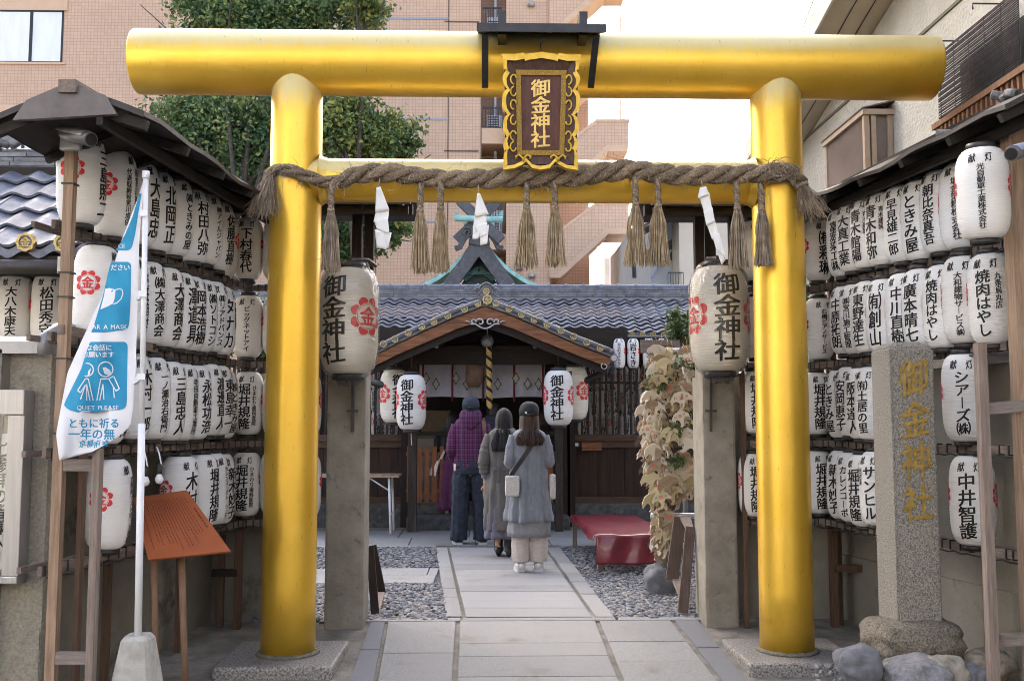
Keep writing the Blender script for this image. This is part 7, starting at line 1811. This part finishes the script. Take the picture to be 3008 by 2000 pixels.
def plaid():
    m = bpy.data.materials.new('plaid_cloth'); m.use_nodes = True; n = m.node_tree; L = n.links; b = n.nodes['Principled BSDF']; b.inputs['Roughness'].default_value = .9
    tc = n.nodes.new('ShaderNodeTexCoord'); sp = n.nodes.new('ShaderNodeSeparateXYZ'); L.new(tc.outputs['Object'], sp.inputs[0])
    def stripe(out, k, ph, lo):
        a = n.nodes.new('ShaderNodeMath'); a.operation = 'MULTIPLY_ADD'; a.inputs[1].default_value = k; a.inputs[2].default_value = ph; L.new(out, a.inputs[0])
        f = n.nodes.new('ShaderNodeMath'); f.operation = 'FRACT'; L.new(a.outputs[0], f.inputs[0])
        g = n.nodes.new('ShaderNodeMath'); g.operation = 'LESS_THAN'; g.inputs[1].default_value = lo; L.new(f.outputs[0], g.inputs[0]); return g.outputs[0]
    def add(a, b_, k):
        q = n.nodes.new('ShaderNodeMath'); q.operation = 'MULTIPLY_ADD'; q.inputs[1].default_value = k; L.new(a, q.inputs[0])
        if b_ is None: q.inputs[2].default_value = 0
        else: L.new(b_, q.inputs[2])
        return q.outputs[0]
    s = add(stripe(sp.outputs[0], 18, .2, .42), None, .30); s = add(stripe(sp.outputs[2], 17, .1, .42), s, .30); s = add(stripe(sp.outputs[0], 18, .52, .10), s, .4); s = add(stripe(sp.outputs[2], 17, .4, .10), s, .4)
    cr = n.nodes.new('ShaderNodeValToRGB'); cr.color_ramp.elements[0].color = (.012,.010,.022,1); cr.color_ramp.elements[1].color = (.23,.042,.165,1); cr.color_ramp.elements[1].position = .95; L.new(s, cr.inputs[0]); L.new(cr.outputs[0], b.inputs['Base Color']); return m
MT['plaid'] = plaid(); MT['strapblack'] = mat('black_strap', (.015,.014,.015), rough=.6)
MT['cardigan'] = mat('grey_blue_knit', (.155,.172,.205), (.215,.232,.265), scale=30, rough=.95, bump=.55, bscale=17, bdist=.02, sheen=.2, stretch=(1,1,.3)); MT['skirtgrey'] = mat('grey_skirt', (.20,.21,.225), (.25,.26,.275), scale=20, rough=.95, bump=.2, bscale=200)
MT['pantsbeige'] = mat('ivory_trousers', (.50,.44,.41), (.58,.52,.48), scale=15, rough=.9, bump=.3, bscale=70, stretch=(1,1,3)); MT['silvershoe'] = mat('silver_shoe', (.55,.55,.55), (.66,.66,.66), scale=20, rough=.35, metal=.3)
MT['trench'] = mat('olive_grey_coat', (.098,.091,.082), (.140,.130,.118), scale=14, rough=.75, bump=.6, bscale=13, bdist=.02, stretch=(1,1,.5)); MT['pleat'] = mat('mauve_grey_skirt', (.14,.13,.18), (.19,.175,.23), scale=20, rough=.85); MT['denim'] = mat('dark_denim', (.012,.017,.030), (.032,.042,.066), scale=16, rough=.85, bump=.7, bscale=15, bdist=.02, stretch=(1,1,1.3))
MT['navy'] = mat('navy_cloth', (.012,.014,.026), (.022,.025,.04), scale=14, rough=.85); MT['blackcloth'] = mat('black_cloth', (.010,.010,.013), (.02,.02,.024), scale=14, rough=.9); MT['plum'] = mat('plum_skirt', (.085,.018,.062), (.125,.03,.09), scale=10, rough=.9, bump=.2, bscale=90)
MT['capblack'] = mat('black_cap', (.010,.010,.014), (.018,.018,.024), scale=30, rough=.8, bump=.2, bscale=200); MT['capnavy'] = mat('navy_cap', (.022,.030,.050), (.036,.046,.07), scale=30, rough=.8, bump=.2, bscale=200)
MT['fur'] = mat('white_fur', (.48,.46,.44), (.64,.62,.60), scale=60, rough=1., bump=1., bscale=70, sheen=.4); MT['creambag'] = mat('cream_leather', (.56,.47,.42), (.62,.53,.48), scale=9, rough=.45); MT['whiteshoe'] = mat('white_sole', (.55,.55,.56), rough=.6); MT['blackshoe'] = mat('black_shoe', (.012,.012,.013), rough=.5)
def fur_bag(o, c, s, m_='fur', yaw=0., name='fur_bag'):
    from mathutils import noise
    bm = bmesh.new(); bmesh.ops.create_cube(bm, size=1); bmesh.ops.subdivide_edges(bm, edges=bm.edges[:], cuts=9, use_grid_fill=True)
    for v in bm.verts:
        p = v.co*2; L_ = p.length; q = p*(1 - .12*max(0, L_-1.1)); nz = noise.noise(p*9)*.06 + noise.noise(p*22)*.05; q = q*(1+nz)
        v.co = Matrix.Rotation(yaw, 3, 'Z') @ Vector((q.x*s[0], q.y*s[1], q.z*s[2])) + Vector(c)
    mb = MB(); mb.bm(bm, 0, True); bm.free(); me = mb.build(name, MT[m_], None, mesh_only=True); return link(name, me, o)
def people():
    def root(vx, vy, label, yaw=0.):
        p = atZ(vx, vy, 0.); o = thing('person', label, 'person', (p.x, p.y, .006)); o.rotation_euler = (0, 0, yaw); return o
    # -- the last in the queue: long grey cardigan
    o = root(1219, 1316, 'woman in a long grey cardigan and black cap, last in the queue', R(2)); h = 1.62
    body(o, h, {-1: ((-.215,-.03,1.06),(-.17,.19,1.02),(.3,1,.25)), 1: ((.215,-.02,1.06),(.15,.2,1.05),(-.3,1,.3))}, {-1: ((-.085,0,.44),(-.085,0,.075)), 1: ((.085,.0,.44),(.09,-.0,.075))})
    garment(o, 'trousers', MT['pantsbeige'], [(.50,.088,.09,-.085,0,.003),(.30,.084,.086,-.085,0,.004),(.14,.079,.082,-.085,0,.005),(.095,.074,.08,-.085,0,.004)], 30, seed=3)
    garment(o, 'trousers', MT['pantsbeige'], [(.50,.088,.09,.085,0,.003),(.30,.084,.086,.087,0,.004),(.14,.079,.082,.09,0,.005),(.095,.074,.08,.09,0,.004)], 30, seed=4)
    garment(o, 'skirt', MT['skirtgrey'], [(.80,.17,.13,0,0,.002),(.55,.198,.155,0,0,.004),(.34,.205,.165,0,0,.006)], seed=5)
    garment(o, 'cardigan', MT['cardigan'], [(1.395,.055,.05,0,-.012,.0),(1.375,.095,.066,0,-.012,.0),(1.345,.142,.085,0,-.010,.001),(1.30,.168,.100,0,-.006,.002),(1.20,.172,.115,0,0,.004),(1.0,.168,.12,0,0,.006),(.80,.186,.135,0,-.005,.011),(.62,.205,.15,.0,-.012,.016),(.485,.220,.165,.0,-.02,.020)], 72, seed=6)
    sleeve(o, 'sleeve', MT['cardigan'], [(-.150,-.004,1.315),(-.180,-.02,1.20),(-.198,-.035,1.06),(-.16,.11,1.02)], [.050,.054,.056,.045], 7, .007)
    sleeve(o, 'sleeve', MT['cardigan'], [(.150,-.004,1.315),(.178,-.02,1.20),(.195,-.03,1.06),(.15,.12,1.03)], [.050,.054,.056,.045], 8, .007)
    hair(o, 'hairbrown', h, .075, 1.06, 9, 0, 1.6); cap_hat(o, 'capblack', h)
    mb = MB(); mb.prism([(-.052,-.106,1.545),(-.040,-.113,1.532),(-.028,-.117,1.545),(-.040,-.113,1.558)], (0,.003,0)); me = mb.build('patch', MT['whitepaper'], mesh_only=True); link('patch', me, o)
    strap(o, [(.075,-.03,1.395),(.070,-.095,1.36),(.02,-.135,1.24),(-.08,-.145,1.09),(-.165,-.135,.97),(-.19,-.115,.92)], .042, 'strapblack')
    fur_bag(o, (-.175,-.135,.835), (.068,.045,.098)); fur_bag(o, (.225,-.03,.82), (.030,.05,.12), name='fur_trim')
    for x, yw in ((-.085, .05), (.09, -.12)): shoe(o, 'silvershoe', x, .01, .25, .098, .095, yw, 'whiteshoe')
    # -- woman in the trench coat
    o = root(1160, 1282, 'woman with long black hair in a belted olive grey trench coat', R(-6)); h = 1.62; k = .0
    body(o, h, {-1: ((-.205,-.02,1.03),(-.205,.02,.80),(.05,.12,-1)), 1: ((.2,.0,1.04),(.14,.18,1.0),(-.3,1,.2))}, {-1: ((-.08,0,.45),(-.06,.04,.08)), 1: ((.08,0,.45),(.06,-.02,.08))})
    garment(o, 'pleated_skirt', MT['pleat'], [(.62,.17,.13,0,0,.004),(.40,.19,.15,0,0,.008),(.20,.205,.165,0,0,.012)], 90, seed=15)
    garment(o, 'coat', MT['trench'], [(1.40,.055,.05,0,-.012,.0),(1.38,.10,.068,0,-.012,.0),(1.345,.145,.09,0,-.01,.001),(1.29,.172,.105,0,-.004,.003),(1.12,.174,.125,0,0,.006),(.985,.160,.118,0,0,.007),(.93,.165,.12,0,0,.008),(.70,.192,.145,0,0,.010),(.42,.212,.165,.01,0,.012),(.285,.222,.175,.012,0,.013)], 72, seed=16)
    sleeve(o, 'sleeve', MT['trench'], [(-.152,-.004,1.315),(-.195,-.015,1.17),(-.215,-.03,1.02),(-.208,.0,.90)], [.056,.064,.068,.058], 17, .009)
    sleeve(o, 'sleeve', MT['trench'], [(.152,-.004,1.315),(.19,-.015,1.17),(.20,-.02,1.03),(.155,.12,1.0)], [.056,.062,.062,.052], 18, .009)
    strap(o, [(-.168,.0,.955),(-.12,-.10,.96),(0,-.135,.95),(.12,-.10,.955),(.168,.0,.96)], .036, 'trench', 'belt', .012)
    strap(o, [(-.02,-.142,.96),(-.05,-.15,.90),(-.045,-.155,.80)], .032, 'trench', 'belt_end', .008)
    sleeve(o, 'cuff', MT['pleat'], [(-.208,.0,.91),(-.206,.012,.845)], [.046,.042], 19, .002)
    hair(o, 'hair', h, .13, 1.05, 20, 0., 1.2)
    for x, y in ((-.06, .05), (.06, -.02)):
        shoe(o, 'blackshoe', x, y, .24, .085, .10, .05); garment(o, 'boot_shaft', MT['blackshoe'], [(.30,.050,.055,x,y,.001),(.14,.042,.046,x,y,.001),(.06,.044,.050,x,y,.001)], 20, seed=5)
    # -- man in plaid
    o = root(1083, 1253, 'man in a purple plaid hooded jacket, dark jeans and navy cap', R(1)); h = 1.73
    body(o, h, {-1: ((-.235,-.03,1.12),(-.20,.13,.97),(.4,1,.0)), 1: ((.235,-.02,1.12),(.19,.17,1.0),(-.4,1,0))}, {-1: ((-.115,.0,.50),(-.135,-.0,.085)), 1: ((.125,.0,.50),(.15,-.0,.085))}, female=False)
    garment(o, 'jeans', MT['denim'], [(1.02,.185,.13,0,0,.003),(.92,.196,.145,0,0,.003),(.83,.205,.14,0,0,.003)], seed=23)
    for s, sd in ((-1, 24), (1, 25)): garment(o, 'jeans', MT['denim'], [(.90,.105,.125,s*.088,0,.002),(.75,.110,.115,s*.105,0,.004),(.50,.094,.10,s*.122,0,.005),(.25,.088,.095,s*.135,0,.006),(.10,.090,.10,s*.142,0.,.008),(.05,.092,.105,s*.145,.005,.008)], 32, seed=sd)
    garment(o, 'jacket', MT['plaid'], [(1.53,.07,.065,0,-.01,.0),(1.505,.12,.085,0,-.012,.0),(1.47,.165,.105,0,-.01,.001),(1.42,.195,.12,0,-.006,.003),(1.30,.202,.138,0,0,.006),(1.12,.192,.138,0,0,.009),(.97,.192,.135,0,0,.011),(.925,.184,.13,0,0,.009)], 64, seed=26)
    sleeve(o, 'sleeve', MT['plaid'], [(-.175,-.004,1.415),(-.215,-.02,1.28),(-.238,-.035,1.12),(-.21,.08,1.0)], [.060,.066,.064,.05], 27, .008)
    sleeve(o, 'sleeve', MT['plaid'], [(.175,-.004,1.415),(.215,-.02,1.28),(.238,-.03,1.12),(.19,.12,1.02)], [.060,.066,.064,.05], 28, .008)
    mb = MB(); mb.rings([[(rx*math.cos(2*math.pi*j/24), -.03 + cy + ry*math.sin(2*math.pi*j/24), z + .02*math.cos(2*math.pi*j/24)**2) for j in range(24)] for z, rx, ry, cy in ((1.585,.075,.06,.01),(1.575,.11,.085,-.01),(1.53,.138,.10,-.025),(1.46,.135,.085,-.045),(1.39,.10,.065,-.065),(1.345,.035,.03,-.075))], 0, True)
    me = mb.build('hood', MT['plaid'], mesh_only=True); link('hood', me, o)
    garment(o, 'undershirt_hem', MT['plum'], [(.955,.190,.136,0,0,.004),(.905,.186,.132,0,0,.006)], seed=30)
    hair(o, 'hair', h, .015, .98, 31); cap_hat(o, 'capnavy', h)
    strap(o, [(.145,.02,1.50),(.150,-.09,1.475),(.165,-.145,1.36),(.172,-.15,1.22),(.175,-.148,1.12)], .046, 'leather', 'bag_strap')
    mb = MB(); mb.bbox((.148,-.165,1.24),(.198,-.152,1.29), .004); me = mb.build('buckle', MT['strapblack'], mesh_only=True); link('buckle', me, o)
    mb = MB(); mb.prism([(-.205,-.09,.955),(-.175,-.13,.955),(-.180,-.13,.875),(-.200,-.10,.875)], (0,.006,0)); me = mb.build('hip_tag', MT['creambag'], mesh_only=True); link('hip_tag', me, o)
    for x, yw in ((-.145, .10), (.15, -.04)): shoe(o, 'blackshoe', x, .0, .30, .11, .10, yw, 'whiteshoe')
    # -- man in navy further on
    o = root(1136, 1228, 'man with cropped black hair in a navy hooded jacket near the bell rope'); h = 1.72
    ar = {-1: ((-.24,.02,1.12),(-.10,.24,1.12),(.5,.6,.4)), 1: ((.24,.02,1.12),(.10,.24,1.12),(-.5,.6,.4))}
    body(o, h, ar, {-1: ((-.10,0,.48),(-.11,0,.085)), 1: ((.10,0,.48),(.11,0,.085))}, female=False)
    for s in (-1, 1): garment(o, 'trousers', MT['navy'], [(.92,.11,.12,s*.085,0,.002),(.5,.09,.1,s*.10,0,.005),(.06,.085,.095,s*.11,0,.006)], 28, seed=33)
    garment(o, 'jacket', MT['navy'], [(1.50,.07,.065,0,-.01,.0),(1.47,.14,.10,0,-.012,.0),(1.42,.21,.12,0,-.01,.002),(1.2,.22,.14,0,0,.005),(.90,.20,.14,0,0,.007)], 56, seed=34)
    for s in (-1, 1): sleeve(o, 'sleeve', MT['navy'], [(s*.185,-.004,1.40),(s*.24,.0,1.26),(s*.25,.03,1.12),(s*.14,.18,1.12)], [.076,.08,.074,.055], 35)
    hair(o, 'hair', h, .0, .98, 36)
    mb = MB(); mb.rings([[(rx*math.cos(2*math.pi*j/24), cy + ry*math.sin(2*math.pi*j/24), z) for j in range(24)] for z, rx, ry, cy in ((1.55,.08,.07,0),(1.53,.12,.09,-.02),(1.47,.13,.09,-.04),(1.38,.09,.06,-.07))], 0, True); me = mb.build('hood', MT['navy'], mesh_only=True); link('hood', me, o)
    for x in (-.11, .11): shoe(o, 'blackshoe', x, .0, .28, .10, .10)
    # -- woman in the plum skirt
    o = root(1041, 1211, 'woman in a black top and plum skirt with a cream shoulder bag', R(-5)); h = 1.62
    body(o, h, {-1: ((-.20,.02,1.06),(-.10,.22,1.06),(.4,.8,.3)), 1: ((.20,.02,1.06),(.10,.22,1.06),(-.4,.8,.3))}, {-1: ((-.07,0,.45),(-.065,0,.08)), 1: ((.07,0,.45),(.07,.0,.08))})
    garment(o, 'skirt', MT['plum'], [(1.0,.15,.12,0,0,.002),(.85,.185,.15,0,0,.004),(.50,.20,.17,0,0,.008),(.225,.21,.18,0,0,.010)], 64, seed=43)
    garment(o, 'top', MT['blackcloth'], [(1.40,.06,.055,0,-.01,.0),(1.375,.12,.08,0,-.01,.0),(1.32,.18,.10,0,-.006,.002),(1.1,.175,.12,0,0,.004),(.88,.185,.135,0,0,.006)], 52, seed=44)
    for s in (-1, 1): sleeve(o, 'sleeve', MT['blackcloth'], [(s*.16,-.004,1.30),(s*.205,.0,1.18),(s*.21,.02,1.06),(s*.13,.18,1.06)], [.062,.066,.062,.05], 45)
    hair(o, 'hair', h, .20, 1.02, 46)
    strap(o, [(.05,-.06,1.385),(-.02,-.125,1.22),(-.13,-.13,.98),(-.22,-.10,.82)], .03, 'creambag', 'bag_strap')
    mb = MB(); mb.prism([(-.20,-.13,.92),(-.17,-.16,.90),(-.22,-.14,.70),(-.34,-.10,.72),(-.345,-.09,.75)], (.0,.09,.0)); me = mb.build('bag', MT['creambag'], mesh_only=True); link('bag', me, o)
    for x in (-.065, .07):
        shoe(o, 'blackshoe', x, .0, .24, .09, .11); garment(o, 'sock', MT['blackcloth'], [(.16,.040,.042,x,-.01,.001),(.08,.042,.048,x,-.01,.001)], 18, seed=3)
    # -- person at the front, mostly hidden
    o = root(1256, 1203, 'person in dark clothes almost hidden beyond the woman in the grey cardigan', R(4)); h = 1.66
    body(o, h, ar, {-1: ((-.09,0,.46),(-.10,0,.085)), 1: ((.09,0,.46),(.10,0,.085))})
    for s in (-1, 1): garment(o, 'trousers', MT['navy'], [(.92,.11,.12,s*.085,0,.002),(.5,.09,.1,s*.09,0,.005),(.06,.08,.09,s*.10,0,.006)], 28, seed=53)
    garment(o, 'jacket', MT['blackcloth'], [(1.42,.07,.065,0,-.01,.0),(1.39,.13,.10,0,-.012,.0),(1.34,.19,.11,0,-.01,.002),(1.1,.20,.13,0,0,.005),(.84,.20,.14,0,0,.007)], 56, seed=54)
    for s in (-1, 1): sleeve(o, 'sleeve', MT['blackcloth'], [(s*.17,-.004,1.34),(s*.23,.0,1.22),(s*.24,.03,1.10),(s*.14,.18,1.10)], [.07,.075,.07,.052], 55)
    hair(o, 'hairbrown', h, .06, 1.0, 56)
    for x in (-.10, .10): shoe(o, 'silvershoe', x, .0, .25, .095, .10, 0, 'whiteshoe')
people()
# ================================================================ houses across the street, behind the viewpoint
def street_side():
    mb = MB(); rnd = random.Random(4); x = -34.
    while x < 34:
        w_ = rnd.uniform(5, 8); h = rnd.uniform(7.2, 9.2); mb.box((x, -17, -.13), (x+w_-.15, -8.5, h)); mb.box((x+.2, -8.9, h), (x+w_-.4, -8.2, h+.2))
        for z in (.6, 3.4, 6.0):
            for q in range(2): mb.box((x+.8+q*2.4, -8.52, z), (x+2.3+q*2.4, -8.48, z+1.4), 1)
        x += w_
    tag(mb.build('opposite_block', [MT['opposite'], MT['windowdark']], loc=(0, -11, 0)), kind='structure')
MT['opposite'] = mat('grey_brown_facade', (.25,.25,.25), (.38,.38,.375), scale=.7, rough=.8)
street_side()
